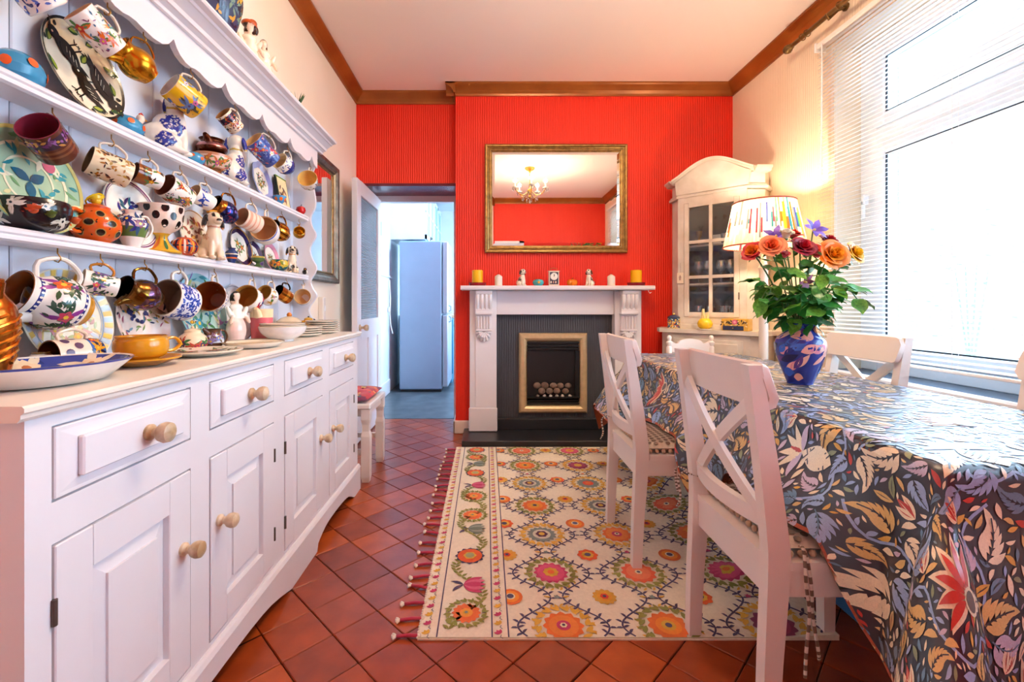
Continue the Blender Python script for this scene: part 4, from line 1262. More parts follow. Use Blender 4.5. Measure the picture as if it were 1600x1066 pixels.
for k in range(150000):
    u = random.uniform(TX0 - OLn, TX1 + ORn); v = random.uniform(TY0 - ONn, TY1 + OFn)
    if k > 62000 and not (u < TX0 + .04 or v < TY0 + .35): continue
    L = random.choice((.05, .04, .032, .025)) if k < 60000 else random.choice((.026, .020, .015)); a = random.uniform(0, 2 * pi); W = L * random.uniform(.3, .42); bd = random.uniform(-1, 1)
    if not cl_inside(u, v) or not cl_inside(u + cos(a) * L, v + sin(a) * L): continue
    if free(leaf_pts(u, v, a, L, W * 1.15, bd)):
        cleaf(u, v, a, L, W, random.choice(cols) if random.random() > .05 else RED, bd, NAVY if L > .045 else None, seg=5)
pt.build('woven_pattern', 'weave', tc, auto=0, kind='stuff')

# ================================================================== rug
RX_, RY_ = (-.215, 1.10), (1.42, 3.325)
rug = thing('floor_rug', 'cream suzani rug embroidered with orange and green rosettes before the hearth', 'rug', (0, 0, 0))
def rugs(x, y, lift=0.0):
    z = .0058
    k = smoothstep(.86, 1.08, x)
    z += k * (.018 + .014 * sin(y * 21 + x * 9) + .010 * sin(y * 37)) * smoothstep(1.44, 1.6, y) + k * .012
    return Vector((x, y, max(z, .005) + lift))
mat('rug_cotton', rough=0.95, attr=True, vary=0.08, nscale=90, sheen=0.15)
b = MB('#f1e6cf')
nu, nv = 90, 120
b.grid(nu, nv, lambda i, j: rugs(RX_[0] + (RX_[1] - RX_[0]) * i, RY_[0] + (RY_[1] - RY_[0]) * j))
# thickness at the edges
for (p, q) in (((0, 0), (1, 0)), ((1, 0), (1, 1)), ((1, 1), (0, 1)), ((0, 1), (0, 0))):
    vs = []
    for k in range(61):
        f = k / 60; i = p[0] + (q[0] - p[0]) * f; j = p[1] + (q[1] - p[1]) * f
        v = rugs(RX_[0] + (RX_[1] - RX_[0]) * i, RY_[0] + (RY_[1] - RY_[0]) * j); vs += [v, Vector((v.x, v.y, .0006))]
    b.add(vs, [(2 * k, 2 * k + 1, 2 * k + 3, 2 * k + 2) for k in range(60)])
b.build('cloth', 'rug_cotton', rug, auto=0)
INK, GRN, ORG, PNK, YEL, GRY, PLUM = '#4a4263', '#8a8a3c', '#e2702a', '#c43a68', '#dfae3c', '#7f8b86', '#8a2f55'
emb = MB()
def rin(x, y): return .07 < x < RX_[1] - .01 and RY_[0] + .01 < y < RY_[1] - .01
class Rosette: pass
def rosette(name, x, y, r, rings, wreath=None, xmin=None):
    m = MB()
    sf = (lambda X, Y, l: rugs(max(X, xmin), min(max(Y, RY_[0] + .004), RY_[1] - .004), l)) if xmin is not None else (lambda X, Y, l: rugs(X, min(max(Y, RY_[0] + .004), RY_[1] - .004), l))
    for k, (f, c, pet) in enumerate(rings): m.disc(sf, x, y, r * f, c, 16, pet, .16, .0022 + .0008 * k)
    if wreath:
        n = 16
        for k in range(n):
            a = 2 * pi * k / n
            m.leaf(sf, x + r * 1.06 * cos(a), y + r * 1.06 * sin(a), a + .95, r * .58, r * .27, wreath, .7, 4, .0030)
            m.leaf(sf, x + r * 1.2 * cos(a), y + r * 1.2 * sin(a), a - .8 + pi / 2, r * .42, r * .18, wreath, -.7, 4, .0028)
    return m.build(name, 'rug_cotton', rug, auto=0)
bigs = [([(1, ORG, 12), (.72, '#e8873a', 0), (.34, PNK, 0), (.18, '#f4e6c0', 6), (.08, INK, 0)], YEL), ([(1, PNK, 14), (.78, '#d8527a', 0), (.46, YEL, 8), (.2, ORG, 0)], GRN), ([(1, GRY, 16), (.6, '#d9d2c0', 0), (.42, '#5a2340', 6), (.2, YEL, 0)], YEL),
        ([(1, ORG, 12), (.6, '#ef8f2e', 0), (.34, YEL, 0), (.16, INK, 0)], GRN), ([(1, GRY, 14), (.5, '#e04a2a', 8), (.25, ORG, 0)], YEL), ([(1, '#e0603a', 12), (.68, '#e88058', 0), (.22, '#f4e6c0', 6), (.1, INK, 0)], GRN), ([(1, PLUM, 12), (.7, '#a83a60', 0), (.4, YEL, 8)], YEL)]
smalls = [[(1, ORG, 0), (.72, '#f0962e', 0), (.40, '#f4e6c0', 0), (.28, INK, 0)], [(1, MUST, 12), (.62, '#e0a030', 0), (.36, '#d8402a', 6), (.16, INK, 0)], [(1, '#dd5a22', 8), (.6, YEL, 8), (.3, INK, 0)]]
kk = 0
for ci, cx in enumerate((.25, .59, .93)):
    for r in range(7):
        cy = 1.475 + r * .293
        if RY_[0] + .03 < cy < RY_[1] - .03:
            rg, w = bigs[(r * 2 + ci * 3) % 7] if not (ci == 0 and r < 5) else bigs[(0, 1, 2, 3, 2)[r]]
            rosette('rosette', cx, cy, .068, rg, w)
for ci, cx in enumerate((.085, .42, .76)):
    for r in range(7):
        cy = 1.475 + .1465 + r * .27
        if RY_[0] + .03 < cy < RY_[1] - .03: rosette('rosette', cx, cy, .044, smalls[(r + ci) % 3], None, .072 if ci == 0 else None)
# vine lattice with hooked leaflets round each big medallion
for cx in (.25, .59, .93):
    for sg in (-1, 1):
        prev = None; line = []
        y = RY_[0] + .01
        while y < RY_[1] - .012:
            ph = cos(2 * pi * (y - 1.475) / .293)
            x = cx + sg * (.085 + .063 * ph)
            if x < .078: x = .078
            if x > RX_[1] - .012: x = RX_[1] - .012
            line.append((x, y)); y += .0122
        emb.stroke(rugs, line, .0062, INK, .0010)
        for k in range(1, len(line) - 1, 2):
            (x, y) = line[k]; dx, dy = line[k + 1][0] - line[k - 1][0], line[k + 1][1] - line[k - 1][1]; a = atan2(dy, dx)
            for s2 in (-1, 1): emb.leaf(rugs, x, y, a + s2 * 1.0, .026, .0105, INK, s2 * 1.1, 3, .0013)
    for r in range(7):
        y = 1.475 + .1465 + r * .293
        if rin(cx, y):
            emb.disc(rugs, cx, y, .012, random.choice((ORG, PNK, GRY)), 10, 5, .4, .002)
            for sg in (-1, 1): emb.leaf(rugs, cx + sg * .02, y, 0 if sg > 0 else pi, .028, .010, YEL, sg * .8, 3, .0015)
        y = 1.475 + r * .293
        for a in range(18):
            q = 2 * pi * a / 18
            X, Y = cx + .106 * cos(q), y + .112 * sin(q)
            if rin(X, Y): emb.leaf(rugs, X, Y, q + 2.3, .024, .009, YEL, .8, 3, .0012)
# borders down the left side
for x in (-.156, .018, .070): emb.stroke(rugs, [(x, RY_[0] + .006 + (RY_[1] - RY_[0] - .012) * k / 40) for k in range(41)], .0045, INK, .0012)
emb.stroke(rugs, [(RX_[0] + (.90 - RX_[0]) * k / 30, RY_[0] + .004) for k in range(31)], .004, '#b9a888', .0012)
y = RY_[0] + .02; k = 0
while y < RY_[1] - .02:
    for x, c in ((-.187, (YEL, PNK)[k % 2]), (.044, (PNK, YEL)[k % 2])):
        for f in (-.7, 0, .7): emb.leaf(rugs, x, y, 2.2 + f, .021, .012, c, 0, 3, .0016 + .0003 * f)
        emb.stroke(rugs, [(x + .008, y - .02), (x, y - .012), (x + .004, y - .004)], .0022, INK, .0012)
    y += .042; k += 1
for (yy, kind) in ((1.537, 'r'), (1.69, 'p'), (1.885, 'o'), (2.11, 'g'), (2.25, 'r'), (2.47, 'r'), (2.62, 'p'), (2.81, 'o'), (2.97, 'g'), (3.10, 'r'), (3.25, 'o')):
    if kind == 'r': rosette('rosette', -.068, yy, .050, [(1, '#e8743a', 14), (.45, '#f0a040', 0), (.25, YEL, 6), (.12, GRY, 0)], GRN)
    elif kind == 'o':
        o = rosette('rosette', -.068, yy, .062, [(1, INK, 12), (.82, '#e2602a', 0), (.45, YEL, 6), (.3, '#a8aa7a', 0)])
    else:
        c = PNK if kind == 'p' else '#6f7d72'
        m = MB()
        for f in (-.75, -.4, 0, .4, .75): m.leaf(rugs, -.085, yy, f, .085, .030, (c if abs(f) != .4 else '#d86a8a' if kind == 'p' else '#93a095'), -f * .6, 6, .0030 + .0008 * (2 - abs(f) * 2) + .0003 * f)
        for f in (2.4, 3.6): m.leaf(rugs, -.085, yy, f, .055, .016, INK, .8, 5, .0018)
        m.build('tulip_motif', 'rug_cotton', rug, auto=0)
y = RY_[0] + .04
while y < RY_[1] - .04:
    x = -.068 + .055 * sin((y - 1.537) / .352 * 2 * pi)
    emb.leaf(rugs, x, y, pi / 2 + .6, .030, .012, GRN, .5, 4, .0022); emb.leaf(rugs, x, y, pi / 2 - .6, .030, .012, GRN, -.5, 4, .0022)
    y += .020
emb.build('embroidery', 'rug_cotton', rug, auto=0, kind='stuff')
random.seed(5)
y = RY_[0] + .012
while y < RY_[1]:
    t = MB(); a = R(180 + random.uniform(-16, 12)); L = random.uniform(.062, .075)
    x0 = RX_[0] + .004; x1 = x0 + cos(a) * L; y1 = y + sin(a) * L
    t.tube([(x0, y, .006), ((x0 + x1) / 2, (y + y1) / 2, .009), (x1, y1, .0062)], .0056, 7, '#b8364f')
    for k in range(7):
        q = a + (k - 3) * .3
        t.tube([(x1, y1, .007), (x1 + cos(q) * .016, y1 + sin(q) * .016, .005 + .003 * (k % 2))], .0035, 5, '#f0e4d2')
    t.ball((x0 - .001, y, .006), .0075, 8, 5, '#f0e4d2')
    t.build('tassel', 'rug_cotton', rug, auto=0)
    y += .0795
# white whipped edge
b = MB('#f3ead8')
for k in range(150): b.ball((RX_[0] - .001, RY_[0] + .006 + k * .01268, .005), (.0045, .004, .0042), 6, 4)
b.build('whipped_edge', 'rug_cotton', rug, auto=0, kind='stuff')
# blue storage box under the table
t = thing('storage_box', 'blue lidded storage box on the floor under the table', 'box', (1.36, 1.62, 0))
mat('blue_plastic', '#3f7fb0', rough=0.4, vary=0.05)
MB().box(-.15, .15, -.18, .18, .0, .17, bev=.012).build('body', 'blue_plastic', t)
MB().box(-.16, .16, -.19, .19, .171, .195, bev=.008).build('lid', 'blue_plastic', t)
# ================================================================== venetian blind, curtain pole
t = thing('venetian_blind', 'white slatted venetian blind covering the big window', 'blind', (0, 0, 0))
BX, BY0, BY1 = 1.955, .0, 2.68
mat('slat', '#f2ece8', rough=0.35, vary=0.01)
MB().box(BX - .016, BX + .016, BY0, BY1, 2.545, 2.575, bev=.003).build('headrail', 'slat', t)
n = 80; z0 = .785; pitch = (2.535 - z0) / (n - 1)
sl = MB(); tilt = R(14)
def slat_pt(u, v):
    d = (u - .5) * .0245; c = .0022 * (1 - (2 * u - 1) ** 2)
    return (d * cos(tilt), BY0 + (BY1 - BY0) * v, d * sin(tilt) + c)
sl.grid(4, 1, slat_pt)
sl.grid(4, 1, lambda u, v: tuple(Vector(slat_pt(u, v)) - Vector((0, 0, .0004))), flip=True)
me = sl.mesh('slat'); me.materials.append(MATS['slat'])
for k in range(n):
    o = bpy.data.objects.new('slat', me); COL.objects.link(o); o.parent = t; o.location = (BX, 0, z0 + k * pitch)
MB().box(BX - .013, BX + .013, BY0, BY1, .757, .770, bev=.003).build('bottom_rail', 'slat', t)
for y in (2.56, 1.90, 1.25, .6, .12):
    MB().tube([(BX - .0135, y, .77), (BX - .0135, y, 2.55)], .0008, 5).tube([(BX + .0135, y, .77), (BX + .0135, y, 2.55)], .0008, 5).build('ladder_cord', 'slat', t, kind='stuff')
MB().tube([(BX - .022, 2.625, 2.55), (BX - .026, 2.625, 1.76)], .004, 8).build('tilt_wand', 'plain_white', t)
b = MB(); b.box(BX - .02, BX + .045, BY1, BY1 + .012, 2.53, 2.585, bev=.002); b.build('bracket', 'plain_white', t)

t = thing('curtain_pole', 'aged brass curtain pole with knob finial above the window', 'curtain pole', (0, 0, 0))
mat('aged_brass', '#8a6a3c', rough=0.4, metal=0.7, vary=0.3, nscale=15)
MB().tube([(1.90, 2.83, 2.655), (1.90, .1, 2.655)], .013, 12).build('pole', 'aged_brass', t)
MB().lathe([(0, 0), (.013, 0), (.018, .008), (.012, .016), (.024, .030), (.028, .045), (.022, .060), (.010, .068), (0, .07)], 16, M=T(1.90, 2.83, 2.655) @ RX(-90)).build('finial', 'aged_brass', t)
for y in (2.53, .4):
    b = MB(); b.tube([(1.999, y, 2.70), (1.95, y, 2.68), (1.90, y, 2.63), (1.885, y, 2.66)], [.010, .008, .007, .005], 8); b.cyl(.022, 0, .008, 12, M=T(1.999, y, 2.70) @ RY(-90)); b.build('bracket', 'aged_brass', t)
for y in (2.74, 2.70, 2.45):
    vs = [(1.90 + .020 * cos(a * pi / 8), y, 2.655 + .020 * sin(a * pi / 8)) for a in range(16)]
    MB().tube(vs, .003, 6, closed=True).build('ring', 'aged_brass', t)

# ================================================================== floor lamp with pleated ikat shade
LX, LY = 1.685, 2.77
t = thing('floor_lamp', 'floor lamp with a pleated multicoloured shade in the corner by the window', 'lamp', (LX, LY, 0))
MB().lathe([(0, 0), (.13, 0), (.13, .02), (.10, .035), (.04, .05), (.024, .08), (.024, .30), (.030, .32), (.024, .34), (.024, .60), (.034, .62), (.036, .64), (.030, .66), (.026, .68), (.024, 1.25), (.030, 1.27), (.018, 1.30), (.010, 1.36), (.010, 1.44)], 20).build('pole', 'cream_paint', t)
# shade: pleats with colour streaks, translucent
def shade_mat():
    m = bpy.data.materials.new('shade_cloth'); m.use_nodes = True; N = m.node_tree.nodes; L = m.node_tree.links
    p = N['Principled BSDF']; a = N.new('ShaderNodeVertexColor'); a.layer_name = 'Col'
    L.new(a.outputs['Color'], p.inputs['Base Color']); p.inputs['Roughness'].default_value = .9
    tr = N.new('ShaderNodeBsdfTranslucent'); L.new(a.outputs['Color'], tr.inputs[0])
    mx = N.new('ShaderNodeMixShader'); mx.inputs[0].default_value = .32
    out = [n for n in N if n.type == 'OUTPUT_MATERIAL'][0]
    L.new(p.outputs[0], mx.inputs[1]); L.new(tr.outputs[0], mx.inputs[2]); L.new(mx.outputs[0], out.inputs[0])
    MATS['shade_cloth'] = m
shade_mat()
random.seed(9)
b = MB(); NP = 72; r0, r1, s0, s1 = .218, .165, 1.40, 1.665
streak = ['#efe2c8', '#e8d8b8', '#2a6a70', '#2f3a7a', '#c8561c', '#d89a24', '#efe2c8', '#9a2a3a', '#c8c0a0', '#3a7a4a', '#6a6a6a']
vs = []; fs = []; cs = []; rows = 9
for j in range(rows + 1):
    f = j / rows
    for i in range(NP * 2):
        a = 2 * pi * i / (NP * 2); r = (r0 + (r1 - r0) * f) * (1 + (.012 if i % 2 else -.012))
        vs.append((r * cos(a), r * sin(a), s0 + (s1 - s0) * f))
for i in range(NP * 2):
    c = random.choice(streak); lo = random.randint(0, 4); hi = random.randint(5, 9)
    for j in range(rows):
        k = (i + 1) % (NP * 2)
        fs.append((j * NP * 2 + i, j * NP * 2 + k, (j + 1) * NP * 2 + k, (j + 1) * NP * 2 + i)); cs.append(c if lo <= j < hi else random.choice(('#e9d8b4', '#e2cda4', '#d8c8a0')))
b.add(vs, fs, cs, False); sh = b.build('shade', 'shade_cloth', t, auto=0)
for (nm, r, z, c) in (('bottom_piping', r0 * 1.012, s0, '#c04a3a'), ('top_piping', r1 * 1.012, s1, '#a04a3a')):
    b = MB(); b.tube([(r * cos(a * pi / 24), r * sin(a * pi / 24), z) for a in range(48)], .0045, 6, c, closed=True)
    b.build(nm, 'satin', sh)
mat('bulb', '#fff1d8', rough=.3, emit='#ffd9a0', estr=8)
MB().lathe([(0, 0), (.014, 0), (.016, .02), (.030, .05), (.030, .07), (.018, .092), (0, .098)], 14, M=T(0, 0, 1.44)).build('bulb', 'bulb', t)
def lamp_light(name, loc, w, col, rad, parent=None):
    l = bpy.data.lights.new(name, 'POINT'); l.energy = w; l.color = col; l.shadow_soft_size = rad
    o = bpy.data.objects.new(name, l); COL.objects.link(o); o.location = loc
    return o
WARM = (1.0, .79, .56)
lamp_light('floor_lamp_glow', (LX, LY, 1.57), 9, (1.0, .82, .58), .03)

# ================================================================== chandelier (hangs above the frame, seen in the mirror)
CX_, CY_ = .565, 1.44
t = thing('chandelier', 'gilt five arm chandelier with glass drops hanging from the ceiling', 'chandelier', (CX_, CY_, ZC))
MB().lathe([(0, 0), (.065, 0), (.065, -.012), (.045, -.03), (.018, -.045), (.010, -.06), (0, -.06)][::-1], 20).build('ceiling_rose', 'brass', t)
MB().tube([(0, 0, -.05), (0, 0, -.20)], .004, 8).build('chain', 'brass', t)
MB().lathe([(0, -.40), (.014, -.395), (.022, -.375), (.010, -.355), (.016, -.33), (.034, -.305), (.034, -.285), (.012, -.265), (.010, -.23), (.020, -.215), (.012, -.20), (0, -.198)], 16).build('stem', 'brass', t)
mat('flame_bulb', '#fff1d8', rough=.3, emit='#ffd59a', estr=40)
for k in range(5):
    a = 2 * pi * k / 5 + .3; c, s = cos(a), sin(a)
    P = catmull([(0.02 * c, .02 * s, -.30), (.09 * c, .09 * s, -.36), (.16 * c, .16 * s, -.34), (.205 * c, .205 * s, -.285)], 12)
    arm = MB().tube(P, .006, 8).build('arm', 'brass', t)
    MB().lathe([(0, 0), (.010, 0), (.034, .008), (.040, .018), (.036, .018), (.012, .010), (.010, .02), (.010, .075), (0, .075)], 14, M=T(.205 * c, .205 * s, -.285)).build('candle_cup', 'wax_white', arm)
    MB().lathe([(0, 0), (.009, .004), (.014, .022), (.010, .042), (.003, .058), (0, .06)], 10, M=T(.205 * c, .205 * s, -.21)).build('bulb', 'flame_bulb', arm)
    d = MB()
    for q in range(5):
        x, y = (.205 + .036 * cos(q * 1.257)) * c - .036 * sin(q * 1.257) * s, (.205 + .036 * cos(q * 1.257)) * s + .036 * sin(q * 1.257) * c
        d.lathe([(0, -.052), (.008, -.036), (.006, -.02), (.002, -.008), (0, 0)], 6, M=T(x, y, -.268), smooth=False)
    d.build('glass_drops', 'crystal', arm, kind='stuff')
    lamp_light('chandelier_glow', (CX_ + .205 * c, CY_ + .205 * s, ZC - .185), 18, WARM, .02)
d = MB()
for k in range(10):
    a = 2 * pi * k / 10; d.lathe([(0, -.06), (.009, -.04), (.006, -.022), (.002, -.01), (0, 0)], 6, M=T(.10 * cos(a), .10 * sin(a), -.37), smooth=False)
    d.tube([(.10 * cos(a), .10 * sin(a), -.37), (.03 * cos(a), .03 * sin(a), -.30)], .003, 4)
d.lathe([(0, -.075), (.014, -.05), (.008, -.025), (0, 0)], 8, M=T(0, 0, -.395), smooth=False)
d.build('glass_drops', 'crystal', t, kind='stuff')
# added cool fill lamp, out of view, to brighten the kitchen
t = thing('kitchen_fill_light', 'added round white fill light on the kitchen ceiling, out of view', 'fill light', (-.1, 5.3, KZ))
MB().lathe([(0, -.055), (.10, -.05), (.15, -.03), (.16, -.012), (.16, 0)], 24).build('base', 'plain_white', t)
mat('cool_diffuser', '#ffffff', rough=.5, emit='#dff0ff', estr=6)
MB().lathe([(0, -.085), (.08, -.08), (.13, -.062), (.14, -.05)], 24).build('diffuser', 'cool_diffuser', t)
lamp_light('kitchen_fill_glow', (-.1, 5.3, KZ - .14), 36, (.42, .74, 1.0), .1)
# ================================================================== crockery builders
from mathutils import noise as mnoise
def ry(px, X): return X * 712.0 / (px - 760.0)      # depth along the wall for a ray at column px on plane x = X
PROF = {
    'mug': [(.0, 0), (.46, 0), (.49, .04), (.5, .2), (.5, .6), (.5, 1)],
    'taper': [(.0, 0), (.36, 0), (.39, .04), (.43, .35), (.47, .7), (.5, 1)],
    'cup': [(.0, 0), (.24, 0), (.26, .06), (.25, .10), (.36, .25), (.45, .5), (.48, .75), (.5, 1)],
    'bellycup': [(.0, 0), (.28, 0), (.30, .05), (.42, .2), (.5, .45), (.48, .7), (.44, .85), (.47, 1)],
    'jug': [(.0, 0), (.30, 0), (.32, .05), (.44, .22), (.5, .42), (.46, .62), (.36, .80), (.36, .90), (.41, 1)],
    'tallcup': [(.0, 0), (.42, 0), (.44, .03), (.46, .3), (.48, .7), (.5, 1)],
    'bowl': [(.0, 0), (.22, 0), (.24, .08), (.23, .12), (.36, .35), (.46, .65), (.5, 1)],
    'deepbowl': [(.0, 0), (.26, 0), (.27, .06), (.40, .2), (.48, .5), (.5, .8), (.47, 1)],
    'goblet': [(.0, 0), (.42, 0), (.43, .04), (.30, .12), (.16, .26), (.14, .36), (.22, .44), (.42, .58), (.47, .8), (.5, 1)],
    'vase': [(.0, 0), (.26, 0), (.27, .04), (.40, .3), (.5, .58), (.47, .74), (.30, .86), (.26, .92), (.33, 1)],
    'ginger': [(.0, 0), (.32, 0), (.34, .03), (.42, .25), (.5, .55), (.46, .75), (.30, .88), (.28, .92), (.30, 1)],
    'straight': [(.0, 0), (.48, 0), (.5, .03), (.5, .5), (.5, 1)],
    'pot': [(.0, 0), (.26, 0), (.28, .04), (.43, .2), (.5, .48), (.44, .76), (.30, .92), (.26, 1)],
    'wide': [(.0, 0), (.30, 0), (.32, .06), (.45, .2), (.5, .5), (.49, .8), (.46, .92), (.48, 1)],
}
class Vessel:
    def __init__(s, kind, h, d, base='#f2ebe0', inner='#f0e6d6', bands=(), n=28):
        s.h, s.d, s.kind = h, d, kind
        raw = PROF[kind]
        fine = catmull(raw[1:], 22)
        s.out = [(r * d, z * h) for r, z in fine]
        s.b = MB(base)
        cols = []
        pr = [(0, 0)] + s.out
        for k in range(len(pr) - 1):
            t = (pr[k][1] + pr[k + 1][1]) / 2 / h; c = base
            for (a, z, col) in bands:
                if a <= t <= z: c = col
            cols.append(c)
        s.b.lathe(pr, n, cols)
        th = max(.0028, d * .03)
        inn = [(max(r - th, .001), z) for r, z in s.out if z > max(.10 * h, .006)][::-1]
        inn = [(s.out[-1][0] - th * .4, h + th * .3)] + inn + [(0, inn[-1][1])]
        s.b.lathe([s.out[-1]] + inn, n, inner)
    def r_at(s, z):
        o = s.out
        for k in range(len(o) - 1):
            if o[k][1] <= z <= o[k + 1][1] and o[k + 1][1] > o[k][1]:
                f = (z - o[k][1]) / (o[k + 1][1] - o[k][1]); return o[k][0] + (o[k + 1][0] - o[k][0]) * f
        return o[-1][0] if z > 0 else o[0][0]
    def surf(s, a, z, lift=.0006):
        z = min(max(z, .03 * s.h), .97 * s.h); r = s.r_at(z) + lift; q = a / (s.d * .5)
        return Vector((r * cos(q), r * sin(q), z))
    def circ(s): return pi * s.d
    # ---- painted decoration
    def flowers(s, cols, n=6, size=.016, z0=.25, z1=.8, leaves='#4f7a3a', heart='#e8c040', seed=1):
        n = int(n * 1.8)
        rnd = random.Random(seed); C = s.circ()
        for k in range(n):
            a = (k + rnd.uniform(.1, .5)) * C / n; z = s.h * rnd.uniform(z0, z1); q = size * rnd.uniform(.7, 1.15)
            if leaves:
                for j in range(6): s.b.leaf(s.surf, a, z, rnd.uniform(0, 6.28), q * 1.7, q * .48, leaves if j % 2 else cols[-1], rnd.uniform(-.8, .8), 4, .0005)
            s.b.disc(s.surf, a, z, q * .62, cols[k % len(cols)], 10, 5, .35, .0009)
            if heart: s.b.disc(s.surf, a, z, q * .2, heart, 6, 0, 0, .0013)
        return s
    def scatter(s, cols, n=40, size=.008, z0=.1, z1=.95, seed=2):
        n = int(n * 2.1)
        rnd = random.Random(seed); C = s.circ()
        for k in range(n):
            a = rnd.uniform(0, C); z = s.h * rnd.uniform(z0, z1)
            s.b.leaf(s.surf, a, z, rnd.uniform(0, 6.28), size * rnd.uniform(.8, 1.8), size * rnd.uniform(.35, .7), rnd.choice(cols), rnd.uniform(-1, 1), 3, .0005 + .0003 * rnd.random())
        return s
    def dots(s, col, nz=3, na=8, size=.008, z0=.2, z1=.85, sq=1.0, ring=None):
        C = s.circ()
        for i in range(nz):
            z = s.h * (z0 + (z1 - z0) * i / max(1, nz - 1))
            for k in range(na):
                a = (k + (.5 if i % 2 else 0)) * C / na
                if ring: s.b.disc(s.surf, a, z, size * 1.3, ring, 10, lift=.0005, sq=sq)
                s.b.disc(s.surf, a, z, size, col, 10, lift=.0009, sq=sq)
        return s
    def checks(s, col, nz=5, na=12, z0=.15, z1=.9):
        C = s.circ()
        for i in range(nz):
            za, zb = s.h * (z0 + (z1 - z0) * i / nz), s.h * (z0 + (z1 - z0) * (i + 1) / nz)
            for k in range(na):
                a = (k + (.5 if i % 2 else 0)) * C / na; m = C / na * .5
                zc = (za + zb) / 2
                s.b.add([s.surf(a, za, .0007), s.surf(a + m / 2, zc, .0007), s.surf(a, zb, .0007), s.surf(a - m / 2, zc, .0007)], [(0, 1, 2, 3)], col)
        return s
    def stripes(s, cols, n=16, z0=.05, z1=.95, w=.5, twist=0):
        C = s.circ(); m = 7
        for k in range(n):
            a = k * C / n; pts = [(a + twist * C / n * f / m, s.h * (z0 + (z1 - z0) * f / m)) for f in range(m + 1)]
            s.b.stroke(s.surf, pts, C / n * w, cols[k % len(cols)], .0007)
        return s
    def handle_pts(s, ext=.34, z0=.22, z1=.82):
        ra, rb = s.r_at(z0 * s.h) - .002, s.r_at(z1 * s.h) - .002; e = s.d * .5 + s.d * ext
        return [(ra, 0, z0 * s.h), (ra + (e - ra) * .55, 0, (z0 + .0) * s.h), (e, 0, (z0 * .62 + z1 * .38) * s.h), (e, 0, (z0 * .3 + z1 * .7) * s.h), (rb + (e - rb) * .6, 0, (z1 + .06) * s.h), (rb, 0, z1 * s.h)]

def put_vessel(name, label, cat, V, loc, rot=I4, m='glaze', handle=None, spout=None, lid=None, extras=None, group=None, hook=None):
    """handle: (colour, ext, z0, z1, thickness); hook: hang by the handle at this point with orientation rot"""
    M = rot
    off = Vector((0, 0, 0))
    hp = None
    if handle:
        hc, ext, z0, z1, th = handle
        hp = V.handle_pts(ext, z0, z1)
    if hook is not None:
        ap = Vector((V.d * .5 + V.d * ext - th, 0, (z0 * .34 + z1 * .66) * V.h))
        loc = Vector(hook) - (rot.to_3x3() @ ap)
    t = thing(name, label, cat, loc, rot, group)
    V.b.build('body', m, t)
    if hp:
        MB(hc).tube(catmull(hp, 14), th, 8, flat=.75).build('handle', m, t)
    if spout: 
        sc, pts, rad = spout
        MB(sc).tube(catmull(pts, 12), [rad[0] + (rad[1] - rad[0]) * k / 12 for k in range(13)], 10).build('spout', m, t)
    if lid:
        lc, kc = lid; r = V.out[-1][0]
        l = MB(lc).lathe([(r * 1.02, V.h - .001), (r * 1.05, V.h + .004), (r * .7, V.h + r * .35), (r * .2, V.h + r * .5), (0, V.h + r * .52)], 20).build('lid', m, t)
        MB(kc).ball((0, 0, V.h + r * .62), r * .22).build('knob', m, l)
    if extras: extras(t)
    return t

def hang_rot(yaw=-20, tilt=22, roll=0):
    y, p = R(yaw), R(tilt)
    d = Vector((sin(y) * cos(p), -cos(y) * cos(p), sin(p)))
    return frame(d, Vector((0, 0, 1)) - d * d.z) @ RZ(roll)

def hang(label, V, px, row, m='glaze', yaw=-20, tilt=22, roll=0, hcol='#f0e6d6', ext=.34, hz=(.22, .82), th=.0045, spout=None, cat='mug', name='hanging_mug', extras=None):
    if row == 2: hx, hz_ = -.963, 1.816
    elif row == 1: hx, hz_ = -1.018, 1.510
    else: hx, hz_ = -1.018, 1.182
    y = ry(px, hx)
    cup_hook(hx, y, hz_)
    return put_vessel(name, label, cat, V, None, hang_rot(yaw, tilt, roll), m, (hcol, ext, hz[0], hz[1], th), spout, None, extras, None, (hx + .001, y, hz_ - .0315))

def lip(V, col, size=1.0):
    """pouring lip opposite the handle"""
    r = V.out[-1][0]; h = V.h
    return (col, [(-r * .75, 0, h * .80), (-r * 1.0, 0, h * .92), (-r * (1.0 + .35 * size), 0, h * 1.03)], (r * .45, r * .16))

